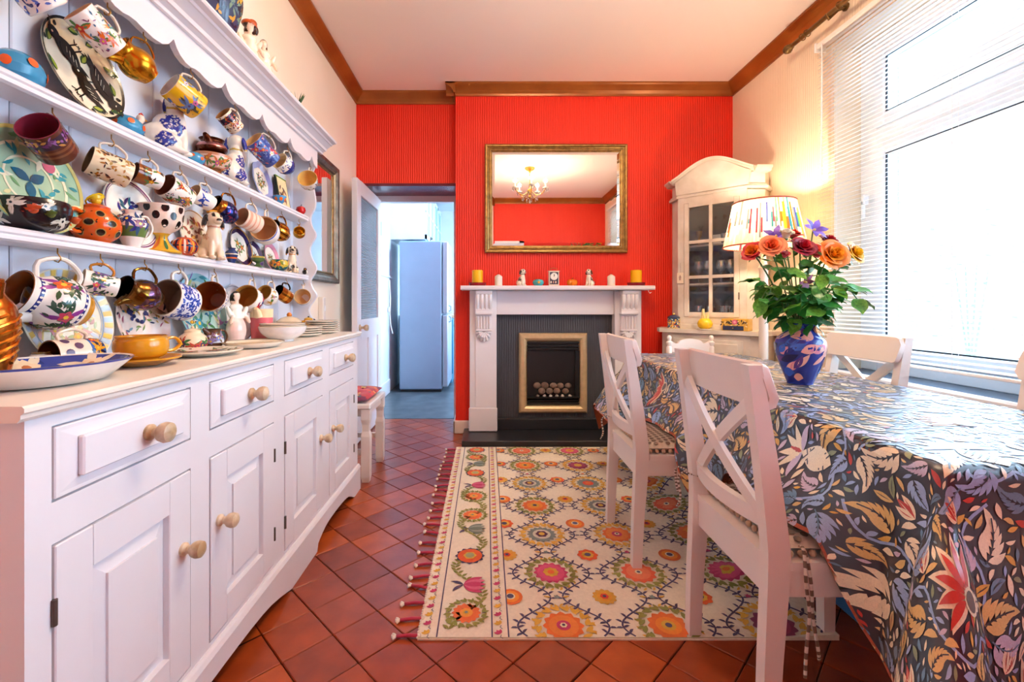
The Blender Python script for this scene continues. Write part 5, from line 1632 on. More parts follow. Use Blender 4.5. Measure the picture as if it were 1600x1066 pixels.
# ------------------------------------------------------------------ plates
class Plate:
    def __init__(s, r, rim, centre, rimw=.32, depth=.016, n=44, back='#efe8dc', sq=1.0, well=None, wavy=0):
        s.r, s.depth, s.rimw, s.sq, s.wavy = r, depth, rimw, sq, wavy
        s.b = MB(centre)
        k = 1 - rimw
        s.prof = [(0, .004), (r * k * .5, .004), (r * k * .9, .0045), (r * k, depth * .40), (r * (k + .06), depth * .52), (r * .97, depth * .95), (r, depth)]
        c = [centre, centre, well or centre, well or rim, rim, rim]
        vs = []; fs = []; cs = []
        def ring(q, z): return [(q * cos(2 * pi * i / n) * s.w(2 * pi * i / n, q), q * sin(2 * pi * i / n) * sq * s.w(2 * pi * i / n, q), z) for i in range(n)]
        prof2 = s.prof + [(r * .985, depth - .004), (r * k * .98, -.0002), (r * k * .7, -.0045), (0, -.0045)]
        c += [rim, back, back, back]
        for (q, z) in prof2: vs += ring(q, z)
        for j in range(len(prof2) - 1):
            for i in range(n):
                i2 = (i + 1) % n; f = (j * n + i, j * n + i2, (j + 1) * n + i2, (j + 1) * n + i)
                if j == 0: f = (0, (j + 1) * n + i2, (j + 1) * n + i)[::-1]
                fs.append(f[::-1] if j else f); cs.append(c[j])
        s.b.add(vs, [f for f in fs], cs)
    def w(s, a, q): return 1 + (s.wavy * cos(8 * a) if s.wavy and q > s.r * .6 else 0)
    def surf(s, x, y, lift=.0007):
        y2 = y / s.sq; q = min(hypot(x, y2), s.r * .99); z = s.prof[-1][1]
        for k in range(len(s.prof) - 1):
            a, b = s.prof[k], s.prof[k + 1]
            if a[0] <= q <= b[0]: z = a[1] + (b[1] - a[1]) * (q - a[0]) / max(1e-6, b[0] - a[0]); break
        return Vector((x, y, z + lift + .0004))
    def ringline(s, f, w, col, lift=.0008):
        n = 60; pts = [(s.r * f * cos(2 * pi * i / n), s.r * f * sin(2 * pi * i / n) * s.sq) for i in range(n)]
        s.b.stroke(s.surf, pts, w, col, lift, True); return s
    def scatter(s, cols, n=60, size=.014, f0=0, f1=.95, seed=1, fat=.4):
        rnd = random.Random(seed)
        for k in range(n):
            q = s.r * sqrt(rnd.uniform(f0 * f0, f1 * f1)); a = rnd.uniform(0, 6.2832)
            s.b.leaf(s.surf, q * cos(a), q * sin(a) * s.sq, rnd.uniform(0, 6.28), size * rnd.uniform(.7, 1.6), size * rnd.uniform(fat * .7, fat * 1.4), rnd.choice(cols), rnd.uniform(-1.2, 1.2), 4, .0007 + .0005 * rnd.random())
        return s
    def blooms(s, cols, n=5, size=.02, f=.45, leaves='#5a8a4a', heart='#e9c64a', rot=0.0, pet=6):
        for k in range(n):
            a = 2 * pi * k / n + rot; x, y = s.r * f * cos(a), s.r * f * sin(a) * s.sq
            for j in range(5): s.b.leaf(s.surf, x, y, a + j * 1.26 + .4, size * 1.7, size * .5, leaves, .6, 4, .0009)
            s.b.disc(s.surf, x, y, size * .75, cols[k % len(cols)], 10, pet, .35, .0014); s.b.disc(s.surf, x, y, size * .25, heart, 8, 0, 0, .0019)
        return s
    def rim_blocks(s, cols, n=24, f0=.8, f1=.97):
        for k in range(n):
            a0, a1 = 2 * pi * k / n, 2 * pi * (k + .8) / n
            s.b.add([s.surf(s.r * f * cos(a), s.r * f * sin(a) * s.sq, .0009) for f, a in ((f0, a0), (f1, a0), (f1, (a0 + a1) / 2), (f1, a1), (f0, a1), (f0, (a0 + a1) / 2))], [(0, 1, 2, 5), (5, 2, 3, 4)], cols[k % len(cols)])
        return s

def lean_plate(label, P, px, zb, X=-1.072, tilt=12, yaw=0, m='glaze', name='display_plate'):
    M = RZ(yaw) @ frame((cos(R(tilt)), 0, sin(R(tilt))), (0, 1, 0))
    y = ry(px, X)
    hh = P.r * P.sq
    cz = zb + .0005 + hh * cos(R(tilt)) - (P.depth - .004) * sin(R(tilt))
    cx = max(X - .01, RX0 + .003 + hh * sin(R(tilt)) - (P.depth - .005) * cos(R(tilt)), RX0 + .008)
    o = P.b.build(name, m)
    o.location = (cx, y, cz); o.rotation_euler = M.to_euler()
    return tag(o, label, 'plate')
def flat_plate(label, P, x, y, z, name='plate', cat='plate', group=None, m='glaze'):
    o = P.b.build(name, m); o.location = (x, y, z + .0046); return tag(o, label, cat, group)

# ------------------------------------------------------------------ modelled figures (one skin grown over ellipsoids)
def blob(name, parts, voxel, colf, smooth=3):
    b = MB()
    for p in parts:
        c, r = p[0], p[1]; M = T(*c) @ (Euler([R(v) for v in p[2]]).to_matrix().to_4x4() if len(p) > 2 else I4)
        b.ball((0, 0, 0), r, 16, 10, M=M)
    me = b.mesh(name + '_raw'); o = bpy.data.objects.new(name + '_raw', me); COL.objects.link(o)
    rm = o.modifiers.new('r', 'REMESH'); rm.mode = 'VOXEL'; rm.voxel_size = voxel
    sm = o.modifiers.new('s', 'SMOOTH'); sm.factor = .5; sm.iterations = smooth
    dg = bpy.context.evaluated_depsgraph_get()
    out = bpy.data.meshes.new_from_object(o.evaluated_get(dg)); out.name = name
    bpy.data.objects.remove(o); 
    out.polygons.foreach_set('use_smooth', [True] * len(out.polygons))
    at = out.color_attributes.new('Col', 'FLOAT_COLOR', 'POINT')
    buf = []
    for v in out.vertices: buf.extend((*lin(colf(v.co)), 1.0))
    at.data.foreach_set('color', buf)
    out.materials.clear(); out.materials.append(MATS['glaze'])
    return out
DOG = [((-.018, 0, .030), (.036, .030, .030)), ((-.006, 0, .048), (.028, .026, .036)), ((.012, 0, .062), (.021, .022, .044)), ((.012, 0, .098), (.017, .017, .022)),
       ((.016, 0, .122), (.024, .022, .021)), ((.037, 0, .114), (.013, .012, .010)), ((.008, .024, .113), (.010, .0065, .022), (12, 0, 0)), ((.008, -.024, .113), (.010, .0065, .022), (-12, 0, 0)),
       ((.024, .011, .034), (.0085, .0085, .036)), ((.024, -.011, .034), (.0085, .0085, .036)), ((.031, .011, .006), (.013, .009, .006)), ((.031, -.011, .006), (.013, .009, .006)),
       ((-.010, .024, .020), (.026, .012, .019)), ((-.010, -.024, .020), (.026, .012, .019)), ((.010, .026, .006), (.018, .009, .006)), ((.010, -.026, .006), (.018, .009, .006)),
       ((-.050, .012, .022), (.012, .010, .022), (0, -30, 0))]
def dog_mesh(name, base, ear, spots, face=True, collar='#c9a23c'):
    def cf(p):
        if p.z > .098 and abs(p.y) > .0195 and p.x < .022: return ear
        if p.x > .046 and p.z > .112: return '#1a1614'
        if .028 < p.x < .040 and p.z > .125 and .006 < abs(p.y) < .014: return '#1a1614'
        if .0955 < p.z < .100 and p.x > -.02: return collar
        for (c, r, col) in spots:
            d = (p - Vector(c)).length
            if d < r * (1.05 + .55 * mnoise.noise(p * 85)) and mnoise.noise(p * 260) > -.28: return col
        return base
    return blob(name, DOG, .0022, cf)
def place_dog(me, label, loc, rz, s, name='spaniel_figurine', mirror=False):
    o = bpy.data.objects.new(name, me); COL.objects.link(o)
    o.location = loc; o.rotation_euler = (0, 0, R(rz)); o.scale = (s, s, s)
    return tag(o, label, 'figurine')
LADY = [((0, 0, .045), (.034, .028, .050)), ((0, 0, .095), (.021, .017, .035)), ((0, 0, .122), (.025, .014, .014)), ((0, 0, .142), (.008, .008, .012)), ((0, .002, .160), (.014, .013, .018)),
        ((.030, -.005, .105), (.008, .008, .024), (0, 25, 0)), ((.036, -.012, .082), (.007, .007, .018), (0, -30, 0)), ((-.030, -.005, .105), (.008, .008, .024), (0, -25, 0)), ((-.030, -.016, .082), (.007, .007, .018), (0, 30, 0)), ((0, 0, .006), (.042, .034, .008))]
def lady_mesh(name, hair, dress, hat=None, shawl='#f3ead6'):
    parts = list(LADY)
    parts += [((0, .010, .150), (.016, .010, .024))]
    if hat: parts += [((0, .004, .174), (.026, .024, .013)), ((.012, .006, .184), (.016, .014, .012)), ((.022, .004, .160), (.010, .010, .018))]
    def cf(p):
        if hat and p.z > .168: return hat
        if p.z > .144 and (p.y > -.003 or p.z > .170 or abs(p.x) > .0115): return hair
        if p.z > .132: return '#f1d3bc'
        if abs(p.x) > .024 and .06 < p.z < .09: return '#f1d3bc'
        if p.z < .012: return '#5a6a3a'
        if p.z > .085: return shawl
        return dress
    return blob(name, parts, .0026, cf)
def hen(label, loc, rz, s=1.0, name='spotted_hen_dish', head=True):
    t = thing(name, label, 'ornament', loc, (0, 0, R(rz)))
    b = MB('#3f93bd')
    prof = [(0, 0), (.030, 0), (.040, .008), (.044, .022), (.038, .038), (.024, .050), (0, .054)]
    prof = [(r * s, z * s) for r, z in prof]
    b.lathe(prof, 20, sx=1.1, sy=.9)
    fine = catmull(prof[1:], 20)
    def sf(a, z, l):
        r = prof[-2][0]
        for k in range(len(fine) - 1):
            if fine[k][1] <= z <= fine[k + 1][1]: r = fine[k][0]; break
        q = a / (.042 * s); return Vector(((r + l) * cos(q) * 1.1, (r + l) * sin(q) * .9, z))
    for k in range(7):
        b.disc(sf, k * .0377 * s, (.022 + .010 * (k % 2)) * s, .0085 * s, '#e8622a', 10, lift=.0014)
    b.build('body', 'glaze', t)
    if head:
        h = MB('#f0d9c4'); h.ball((.040 * s, 0, .060 * s), (.012 * s, .010 * s, .013 * s)); h.tube([(.034 * s, 0, .04 * s), (.040 * s, 0, .058 * s)], .009 * s, 8)
        h.lathe([(.005 * s, 0), (0, .012 * s)], 8, '#e09a3a', M=T(.050 * s, 0, .060 * s) @ RY(90)); h.tube([(.036 * s, 0, .072 * s), (.042 * s, 0, .077 * s), (.047 * s, 0, .071 * s)], .003 * s, 6, '#c8302a')
        h.build('head', 'glaze', t)
    return t
# ================================================================== things on the dresser
W1, W2 = '#f4ece0', '#efe4d2'
INKB, COB, GOLDL = '#232a6b', '#2f4fae', '#c98a24'
S1, S2, CT, CR = 1.2122, 1.5402, .8922, 1.9802

# ---- hanging from the scalloped frieze
hang('blue and white transfer print mug hanging from the frieze above the crow plate', Vessel('mug', .088, .084, W1).scatter([COB, INKB, '#5a78c8'], 130, .010), 80, 2, tilt=42, name='hanging_mug')
v = Vessel('tallcup', .096, .076, W1, '#e9b98a'); v.flowers(['#3f8a94', '#c23a2a', '#d86aa0', '#e2702a'], 6, .016, seed=4).scatter(['#3f6a8a', '#6a8a5a', '#8a4a6a'], 40, .008, seed=6)
hang('tall white mug with teal bird and flowers hanging from the frieze', v, 168, 2, tilt=34, yaw=-22)
v = Vessel('jug', .095, .088, '#c88a1c', '#a8681a'); hang('shiny gold lustre jug hanging from the frieze', v, 224, 2, 'lustre', tilt=28, hcol='#b87a1a', th=.0035, spout=lip(v, '#c88a1c'), cat='jug', name='lustre_jug')
v = Vessel('mug', .098, .088, '#e8b41c', W1); v.flowers(['#d86a9a', '#f0e0e8', '#6a86b8'], 5, .020, leaves='#4a4a3a', heart='#5a4a6a', seed=8).scatter(['#4a3a4a', '#6a5a3a'], 34, .006, z1=.4, seed=3)
hang('yellow mug painted with pink and blue flowers hanging from the frieze', v, 298, 2, tilt=25, yaw=-28)
v = Vessel('mug', .072, .062, '#efe0c8', '#b98a5a', [(.55, .85, '#2a2238')]); v.scatter(['#a83a2a', '#2a2238', '#c9802a', '#7a3a5a'], 90, .008, seed=5)
hang('small mug with dense red and black pattern hanging from the frieze', v, 367, 2, tilt=35, yaw=-25)
v = Vessel('tallcup', .118, .090, '#3a4f9a', '#f2cf9a'); v.flowers(['#d8603a', '#f0e2d0', '#c23a4a'], 8, .018, leaves='#7a94c8', seed=9).scatter(['#c8d4f0', '#d8603a', '#1c2a6a', '#7a94c8'], 70, .010, seed=10)
hang('tall blue mug with orange fruit pattern hanging from the frieze', v, 420, 2, tilt=35, yaw=-28)
v = Vessel('bellycup', .075, .088, W1, '#f2dcb0', [(0, .5, '#24307a')]); v.scatter(['#24307a', '#4a62b8'], 60, .010, seed=11)
hang('blue and white teacup hanging from the frieze beside the tall blue mug', v, 449, 2, tilt=20)
v = Vessel('cup', .078, .102, W1, '#e8c070'); v.flowers(['#c8702a', '#8a3a2a', '#e0a030', '#3a3a5a'], 8, .013, seed=12).scatter(['#3a3a4a', '#8a3a2a', '#c8902a'], 40, .006, seed=13)
hang('white teacup with autumn flowers hanging at the end of the frieze', v, 484, 2, tilt=22, yaw=8)

# ---- hanging from the upper shelf
v = Vessel('mug', .082, .084, '#5a2f22', '#7a2438', [(.25, .3, '#7a4a30'), (.4, .45, '#7a4a30'), (.55, .9, '#3a2a3a')], 32); v.scatter(['#8a5a9a', '#c08a4a', '#6a3a6a'], 40, .010, z0=.6, z1=.9, seed=2)
hang('brown ribbed lustre tankard with plum inside hanging from the upper shelf', v, 82, 1, tilt=28, yaw=14, hcol='#4a2a1a', ext=.16)
v = Vessel('mug', .092, .076, '#ead9b4', '#7a6248'); v.scatter(['#7a4a2a', '#a8702a', '#3a2a2a', '#c09a4a'], 90, .010, seed=14)
hang('beige mug printed with brown shopfronts hanging from the upper shelf', v, 174, 1, tilt=15, yaw=-35)
v = Vessel('tallcup', .070, .060, W1, '#6a4a3a', [(.55, 1, '#8a4a1c')]); v.flowers(['#d88a1c', '#4a2a1a'], 4, .014, seed=15)
hang('small mug half brown half white with orange flower hanging from the upper shelf', v, 231, 1, tilt=12, yaw=-30)
v = Vessel('mug', .086, .080, W1, '#7a4a3a'); v.flowers(['#b83a3a', '#5a4a8a', '#c8804a'], 7, .014, seed=16).scatter(['#4a3a5a', '#b83a3a', '#3a5a4a'], 50, .006, seed=17)
hang('white mug sprigged with red and violet flowers hanging from the upper shelf', v, 281, 1, tilt=22, yaw=-15)
v = Vessel('tallcup', .074, .064, W1, '#d9b48a'); v.flowers(['#2f4fae'], 5, .014, leaves='#2f4fae', heart='#f0e0a0', seed=18)
hang('small white cup with blue sprigs hanging from the upper shelf', v, 320, 1, tilt=22)
v = Vessel('jug', .098, .088, '#28306a', '#3a2410', [(.68, 1, '#a8641c')]); v.scatter(['#7a4a8a', '#a83a5a', '#4a6ab8'], 30, .012, z0=.2, z1=.6, seed=19)
hang('copper rimmed dark blue lustre jug hanging from the upper shelf', v, 358, 1, 'lustre', tilt=30, hcol='#a8641c', spout=lip(v, '#a8641c'), cat='jug', name='lustre_jug')
v = Vessel('mug', .086, .082, '#f2d3bd', '#c99a78', [(.25, .35, '#e4a58c'), (.5, .6, '#e4a58c'), (.75, .85, '#e4a58c')])
hang('pale pink banded mug hanging from the upper shelf', v, 392, 1, tilt=15, yaw=-20, ext=.42)
v = Vessel('wide', .085, .122, W1, '#c79a6e', [(.84, .93, '#3a55a8')]); hang('large white cup with a blue line round the rim hanging from the upper shelf', v, 416, 1, tilt=14, yaw=12)
v = Vessel('bellycup', .092, .092, '#c07a1e', '#8a5216'); v.stripes(['#f0c050', '#7a4410'], 22, w=.45); hang('gold and brown ribbed cup hanging from the upper shelf', v, 440, 1, 'lustre', tilt=20, hcol='#a8641c')
v = Vessel('bellycup', .048, .062, '#b8801c', '#d8a83c'); hang('tiny plain gold cup hanging at the end of the upper shelf', v, 467, 1, 'lustre', tilt=25, yaw=25, hcol='#b8801c', th=.003)

# ---- hanging from the lower shelf
v = Vessel('jug', .140, .128, W1, '#7a4418', [(.80, .88, '#24307a'), (.20, .28, '#24307a'), (0, .16, '#c98a1c')], 36)
v.dots('#f4ece0', 1, 26, .0036, .84, .84).dots('#f4ece0', 1, 26, .0036, .24, .24).flowers(['#c23a5a', '#d8602a', '#8a3a8a'], 3, .027, .42, .62, '#2f4a3a', seed=20).scatter(['#2f4a3a', '#3a5a3a'], 40, .016, .35, .68, seed=21)
hang('large white jug with fruit and navy beaded bands hanging from the lower shelf', v, 90, 0, tilt=18, yaw=-14, hcol=W1, ext=.30, th=.007, spout=lip(v, W1), cat='jug', name='painted_jug')
v = Vessel('taper', .074, .066, W1, '#e8d8c0'); v.flowers(['#d85a6a', '#e2b03a', '#7a5a9a'], 5, .015, leaves='#2f4a3a', seed=22).scatter(['#2f4a3a', '#4a6a4a'], 40, .009, seed=23)
hang('small white mug with dark leafy wreath and rainbow handle hanging from the lower shelf', v, 157, 0, tilt=12, yaw=-40, hcol='#c8802a', ext=.30)
v = Vessel('jug', .108, .092, '#6a4414', '#2a1a0c', [(.25, .6, '#5a3a4a')]); v.scatter(['#4a4a9a', '#8a5a8a', '#c09a3a'], 30, .012, z0=.25, z1=.6, seed=24)
hang('dark bronze lustre jug hanging from the lower shelf', v, 226, 0, 'lustre', tilt=20, yaw=-14, hcol='#7a541c', th=.005, spout=lip(v, '#6a4414', 1.2), cat='jug', name='lustre_jug')
v = Vessel('mug', .092, .120, W1, '#8a7260', [(.12, .9, '#e9edf6')]); v.scatter(['#24409a', '#3f62c0', '#24409a'], 150, .012, .14, .88, seed=25)
hang('wide blue and white willow mug hanging from the lower shelf', v, 279, 0, tilt=14, yaw=-8, ext=.30, th=.006)
v = Vessel('cup', .092, .110, W1, '#8a3f14'); v.checks('#2450a0', 5, 14, .3, .95)
hang('blue and white chequered cup with brown inside hanging from the lower shelf', v, 335, 0, tilt=10, yaw=12, ext=.26)
v = Vessel('bellycup', .092, .108, W1, '#b8823a'); v.flowers(['#c8302a'], 4, .022, leaves='#24307a', heart=None, seed=26).dots('#3a3a5a', 4, 10, .0018, .15, .9)
hang('cream mug with a red heart and tiny dots hanging from the lower shelf', v, 394, 0, tilt=22, yaw=4)
v = Vessel('bellycup', .078, .086, W1, '#c99a4a'); v.flowers(['#b87a9a', '#d8a03a'], 5, .012, seed=27)
hang('white mug with tiny pink flowers hanging from the lower shelf', v, 424, 0, tilt=25, yaw=-12)
v = Vessel('mug', .076, .070, '#a85a14', '#2a1a10', [(.35, .6, '#e0a040')]); hang('copper lustre mug with dark handle hanging from the lower shelf', v, 447, 0, 'lustre', tilt=28, yaw=-25, hcol='#3a2416', ext=.36)
v = Vessel('cup', .070, .088, W1, '#d8ae7a'); v.flowers(['#6a3a4a', '#c85a4a'], 5, .010, leaves='#3a3a3a', seed=28); hang('white conical cup with sparse flowers hanging at the end of the lower shelf', v, 474, 0, tilt=15, yaw=14)

# ---- standing on the upper shelf
hen('blue hen dish with orange spots beside the crow plate', (-1.045, ry(26, -1.045), S2), -60, 1.25, head=False)
P = Plate(.118, '#f2e2bc', '#f4e6c8', rimw=.16, back='#2a2622', sq=1.06)
P.ringline(.975, .006, '#17130f')
sil = '#1c1815'
def crow(x, y, a, L, side):
    ca, sa = cos(a), sin(a)
    at = lambda f, w: (x + ca * L * f - sa * L * w, y + sa * L * f + ca * L * w)
    for k in (-.22, 0, .22): P.b.leaf(P.surf, *at(.22, 0), a + pi + k, L * .42, L * .10, sil, 0, 4, .0011)
    P.b.leaf(P.surf, *at(.02, 0), a, L * .82, L * .46, sil, .15 * side, 9, .0013, .95)
    P.b.disc(P.surf, *at(.80, .05 * side), L * .15, sil, 14, lift=.0017)
    P.b.leaf(P.surf, *at(.88, .06 * side), a - .25 * side, L * .24, L * .10, sil, 0, 4, .0017, .6)
    P.b.disc(P.surf, *at(.82, .08 * side), L * .028, '#f0e4c8', 8, lift=.0026)
    P.b.leaf(P.surf, *at(.62, .03 * side), a + pi - .2 * side, L * .62, L * .24, '#34302c', .2, 7, .0020, .8)
    for k in range(4): P.b.stroke(P.surf, [at(.50 - .09 * k, -.04 * side), at(.40 - .1 * k, .07 * side)], .0016, '#c9bfa8', .0026)
    for f in (.36, .50):
        P.b.stroke(P.surf, [at(f, -.18 * side), at(f - .02, -.38 * side)], .0035, sil, .0012)
        for k in (-.1, 0, .1): P.b.stroke(P.surf, [at(f - .02, -.37 * side), at(f - .02 + k, -.46 * side)], .0026, sil, .0012)
crow(-.005, -.005, 2.25, .115, 1); crow(.030, .035, -1.15, .135, 1); crow(.028, -.088, 2.2, .110, -1)
for (x, y, a) in ((-.09, .03, 1.2), (-.02, .10, .2), (.03, .085, .6), (.075, .05, -.5), (.09, -.03, 1.6), (.06, -.085, .3), (-.085, -.045, 1.9), (0, .02, .9), (.0, -.1, .1)):
    P.b.leaf(P.surf, x, y, a, .040, .019, '#39502a', .2, 5, .0011); P.b.leaf(P.surf, x + .003, y + .002, a, .032, .010, '#9aa83c', .2, 5, .0017)
for k in range(10): P.b.disc(P.surf, .104 * cos(k * .628 + .3), .110 * sin(k * .628 + .3), .006, sil, 8, lift=.0012)
lean_plate('large oval plate painted with black crows and green leaves on the upper shelf', P, 125, S2, X=-1.062, tilt=14)
hen('blue hen with orange spots standing between crow plate and blue spaniel', (-1.035, ry(198, -1.035), S2), 70, .95)
bl = '#27328a'
sp = [((-.03, .02, .04), .022, bl), ((.0, -.025, .06), .020, bl), ((.0, .028, .05), .016, bl), ((-.05, .012, .03), .02, bl), ((-.02, -.03, .02), .016, bl)]
dm_blue = dog_mesh('blue_spaniel', '#f0e6d8', bl, sp)
place_dog(dm_blue, 'large blue and white china spaniel sitting behind the yellow mug on the upper shelf', (-1.035, ry(264, -1.035), S2), 60, 1.5)
hen('small turquoise dish with orange spots beside the lustre bowls', (-1.02, ry(303, -1.02), S2), 40, .72, head=False)
v = Vessel('bowl', .062, .135, '#c48a6a', '#b06a3a', [(0, .2, '#7a4418'), (.3, .85, '#ecc9b4')], 32); v.flowers(['#b85a8a', '#c8703a'], 8, .018, seed=30)
yb = ry(331, -1.03)
put_vessel('lustre_bowl', 'footed pink lustre bowl under the copper bowl on the upper shelf', 'bowl', v, (-1.03, yb, S2))
v = Vessel('jug', .062, .105, '#5a2c18', '#3a1c10', [(.45, .75, '#c98a8a')], 32)
put_vessel('lustre_jug', 'squat copper lustre jug standing on the pink lustre bowl', 'jug', v, (-1.03, yb, S2 + .063), RZ(100), 'lustre', ('#5a2c18', .28, .25, .8, .005), lip(v, '#5a2c18', 1.2))
place_dog(dm_blue, 'blue and white china spaniel standing between lustre bowls and lavender plate', (-1.03, ry(366, -1.03), S2), 95, 1.45)
P = Plate(.092, '#9fa8d8', W1, rimw=.3, wavy=.035); P.blooms(['#8a4a5a', '#6a5a8a', '#a87a4a'], 3, .016, .25).scatter(['#4a3a4a', '#8a5a5a'], 16, .010, 0, .5)
lean_plate('shaped plate with lavender rim and flower sprays on the upper shelf', P, 408, S2, X=-1.065)
t = thing('picture_tile', 'small cream picture tile with dark chequered border on the upper shelf', 'picture', (-1.035, ry(447, -1.035), S2), (0, R(-10), R(0)))
MB('#20281c').box(-.008, 0, -.062, .062, 0, .165).build('border', 'satin', t)
b = MB('#f0dca8'); b.box(0, .002, -.052, .052, .008, .157)
sf = lambda y, z, l: (.0022 + l, y, z)
for k in range(11): b.box(0, .0024, -.062 + k * .0113, -.0565 + k * .0113, .157, .165, '#7a9a3a')
for k in range(14): b.leaf(sf, random.uniform(-.03, .03), random.uniform(.04, .12), random.uniform(0, 6), .035, .012, random.choice(['#a84a2a', '#3a2a2a', '#d88a2a', '#6a3a3a']), .5)
b.build('picture', 'satin', t)
v = Vessel('bowl', .038, .062, '#4a90c0', '#d8702a'); v.dots('#e2702a', 1, 7, .009, .55, .55); put_vessel('small_bowl', 'tiny turquoise and orange bowl in front of the picture tile', 'bowl', v, (-1.014, ry(437, -1.014), S2))
t = thing('apple_pot', 'small shiny red apple shaped pot at the end of the upper shelf', 'pot', (-1.018, ry(470, -1.018), S2))
MB('#c01c1c').lathe([(0, .002), (.012, 0), (.022, .010), (.026, .024), (.022, .038), (.012, .044), (0, .040)], 18).build('body', 'glaze', t)
MB('#3a2a18').tube([(0, 0, .040), (.002, 0, .050), (.005, 0, .056)], .002, 6).build('stalk', 'glaze', t)

# ---- standing on the lower shelf
P = Plate(.126, '#8fb59a', '#a6c3a2', rimw=.28, back='#c9c3a0')
P.ringline(.70, .006, '#e9e2c0').ringline(.45, .005, '#e9e2c0').ringline(.96, .008, '#b9b06a').scatter(['#2f7f88', '#3f97a0', '#d8d6a0', '#6a9a6a'], 60, .022, .3, .95, 5)
for k in range(3): P.b.leaf(P.surf, 0, 0, k * 2.09 + .4, .045, .024, '#1f5f78', .3, 6, .0016)
P.blooms(['#f2efe0'], 3, .030, .68, '#e0dcc0', '#e0c040', .9, 12); P.b.disc(P.surf, .055, .05, .016, '#c0627a', 10, lift=.002)
lean_plate('large sea green plate with daisies behind the black bowl on the lower shelf', P, 40, S1, X=-1.068)
def add_roses(cols):
    def f(t):
        for (x, y, z, c, r) in cols:
            b = MB(c)
            for k in range(4): b.lathe([(r * (.25 + .2 * k), -.2 * r + .1 * k * r), (r * (.40 + .2 * k), .55 * r - .12 * k * r)], 10, M=T(x, y, z) @ RX(20 * (k - 1)))
            b.ball((x, y, z), r * .5, 8, 6); b.build('rose', 'glaze', t)
    return f
v = Vessel('deepbowl', .072, .135, '#17181c', '#22242a'); v.flowers(['#d9d4c4'], 5, .020, leaves='#b9b4a0', heart='#17181c', seed=32)
put_vessel('black_bowl', 'black bowl with white flowers and raised roses on the lower shelf', 'bowl', v, (-1.035, ry(52, -1.035), S1), extras=add_roses([(.045, -.045, .045, '#c8502a', .020), (.062, -.022, .038, '#5a6a2a', .016), (.055, .045, .035, '#d8602a', .016)]))
v = Vessel('pot', .090, .112, '#dd5a14', '#b8400c'); v.dots('#22180f', 3, 7, .010, .25, .8, .8, '#b08a4a').scatter(['#22180f'], 26, .006, seed=33)
put_vessel('leopard_teapot', 'orange spotted teapot with yellow rose lid on the lower shelf', 'teapot', v, (-1.035, ry(150, -1.035), S1), RZ(-90), 'glaze', ('#dd5a14', .26, .25, .8, .007), ('#dd5a14', [(-.045, 0, .040), (-.066, 0, .058), (-.080, 0, .084)], (.014, .007)), ('#c84a10', '#e8c020'),
           extras=add_roses([(0, 0, .112, '#e8c020', .024)]))
P = Plate(.108, '#f3ecdf', '#f6f0e4', rimw=.26); P.ringline(.93, .004, '#7a3a6a').ringline(.88, .002, '#7a3a6a')
P.scatter(['#24307a', '#2a6a7a', '#3a2a5a'], 26, .030, .1, .5, 7, .3); P.b.disc(P.surf, .0, -.02, .024, '#9a3a3a', 12, 6, .3, .0018); P.b.leaf(P.surf, -.02, -.03, .9, .07, .03, '#24307a', .6, 6, .0020)
lean_plate('white plate with purple rim lines and a cockerel on the lower shelf', P, 198, S1, X=-1.074)
v = Vessel('vase', .105, .078, W1, '#6a7a4a', [(.0, .30, W1), (.30, .58, '#5f7a3f')]); v.flowers(['#8a3a4a', '#24307a'], 5, .020, .62, .85, '#3a5a7a', seed=35)
put_vessel('posy_jug', 'white jug with green band and painted cockerel in front of the purple rimmed plate', 'jug', v, (-1.018, ry(206, -1.018), S1), RZ(80), 'glaze', (W1, .30, .3, .85, .0045))
v = Vessel('goblet', .148, .128, '#f0d8c4', '#e0c4ae', [(0, .42, '#e0a82a')], 36); v.dots('#1a1614', 3, 8, .011, .60, .92, 1.15)
for k in range(9): v.b.leaf(v.surf, k * v.circ() / 9, .004, 1.2, .055, .018, ['#2f7fa8', '#d8702a', '#3a6a3a'][k % 3], .3, 6, .0012)
put_vessel('spotted_goblet', 'wide pink goblet with black spots on a striped flared foot', 'goblet', v, (-1.036, ry(252, -1.036), S1))
v = Vessel('pot', .058, .084, '#c8502a', '#5a2a1a', [(.45, .55, '#22204a')]); v.stripes(['#22204a', '#e0a03a', '#f0e0c8'], 20, .1, .9, .5)
put_vessel('striped_pot', 'small orange and navy patterned pot below the cottage plate', 'pot', v, (-1.012, ry(288, -1.012), S1))
P = Plate(.092, '#f2e0cc', '#efdcc0', rimw=.2); P.scatter(['#7a4a3a', '#c89a4a', '#8a8a5a', '#a85a4a'], 34, .022, .05, .7, 9, .5); P.ringline(.95, .003, '#c89a6a')
lean_plate('small plate with a brown cottage scene behind the cream spaniel', P, 300, S1, X=-1.075)
dm_cream = dog_mesh('cream_spaniel', '#ecd6b8', '#2a211c', [((-.02, .02, .03), .018, '#c98a6a'), ((.01, -.02, .07), .012, '#d8a080')], collar='#c98a6a')
place_dog(dm_cream, 'cream china spaniel with black ears sitting on the lower shelf', (-1.018, ry(331, -1.018), S1), -35, 1.24)
v = Vessel('vase', .058, .046, '#2a3a6a', '#22304a', [(.3, .4, '#e2702a'), (.55, .62, '#f0e0c0')]); put_vessel('bud_vase', 'tiny navy and orange striped vase beside the cream spaniel', 'vase', v, (-1.006, ry(362, -1.006), S1))
P = Plate(.086, '#2f2450', W1, rimw=.26, wavy=.03); P.blooms(['#c8503a', '#d88a4a', '#8a4a6a'], 3, .016, .22).ringline(.95, .003, '#c8a04a'); lean_plate('plate with dark purple wavy rim and central posy on the lower shelf', P, 373, S1, X=-1.07)
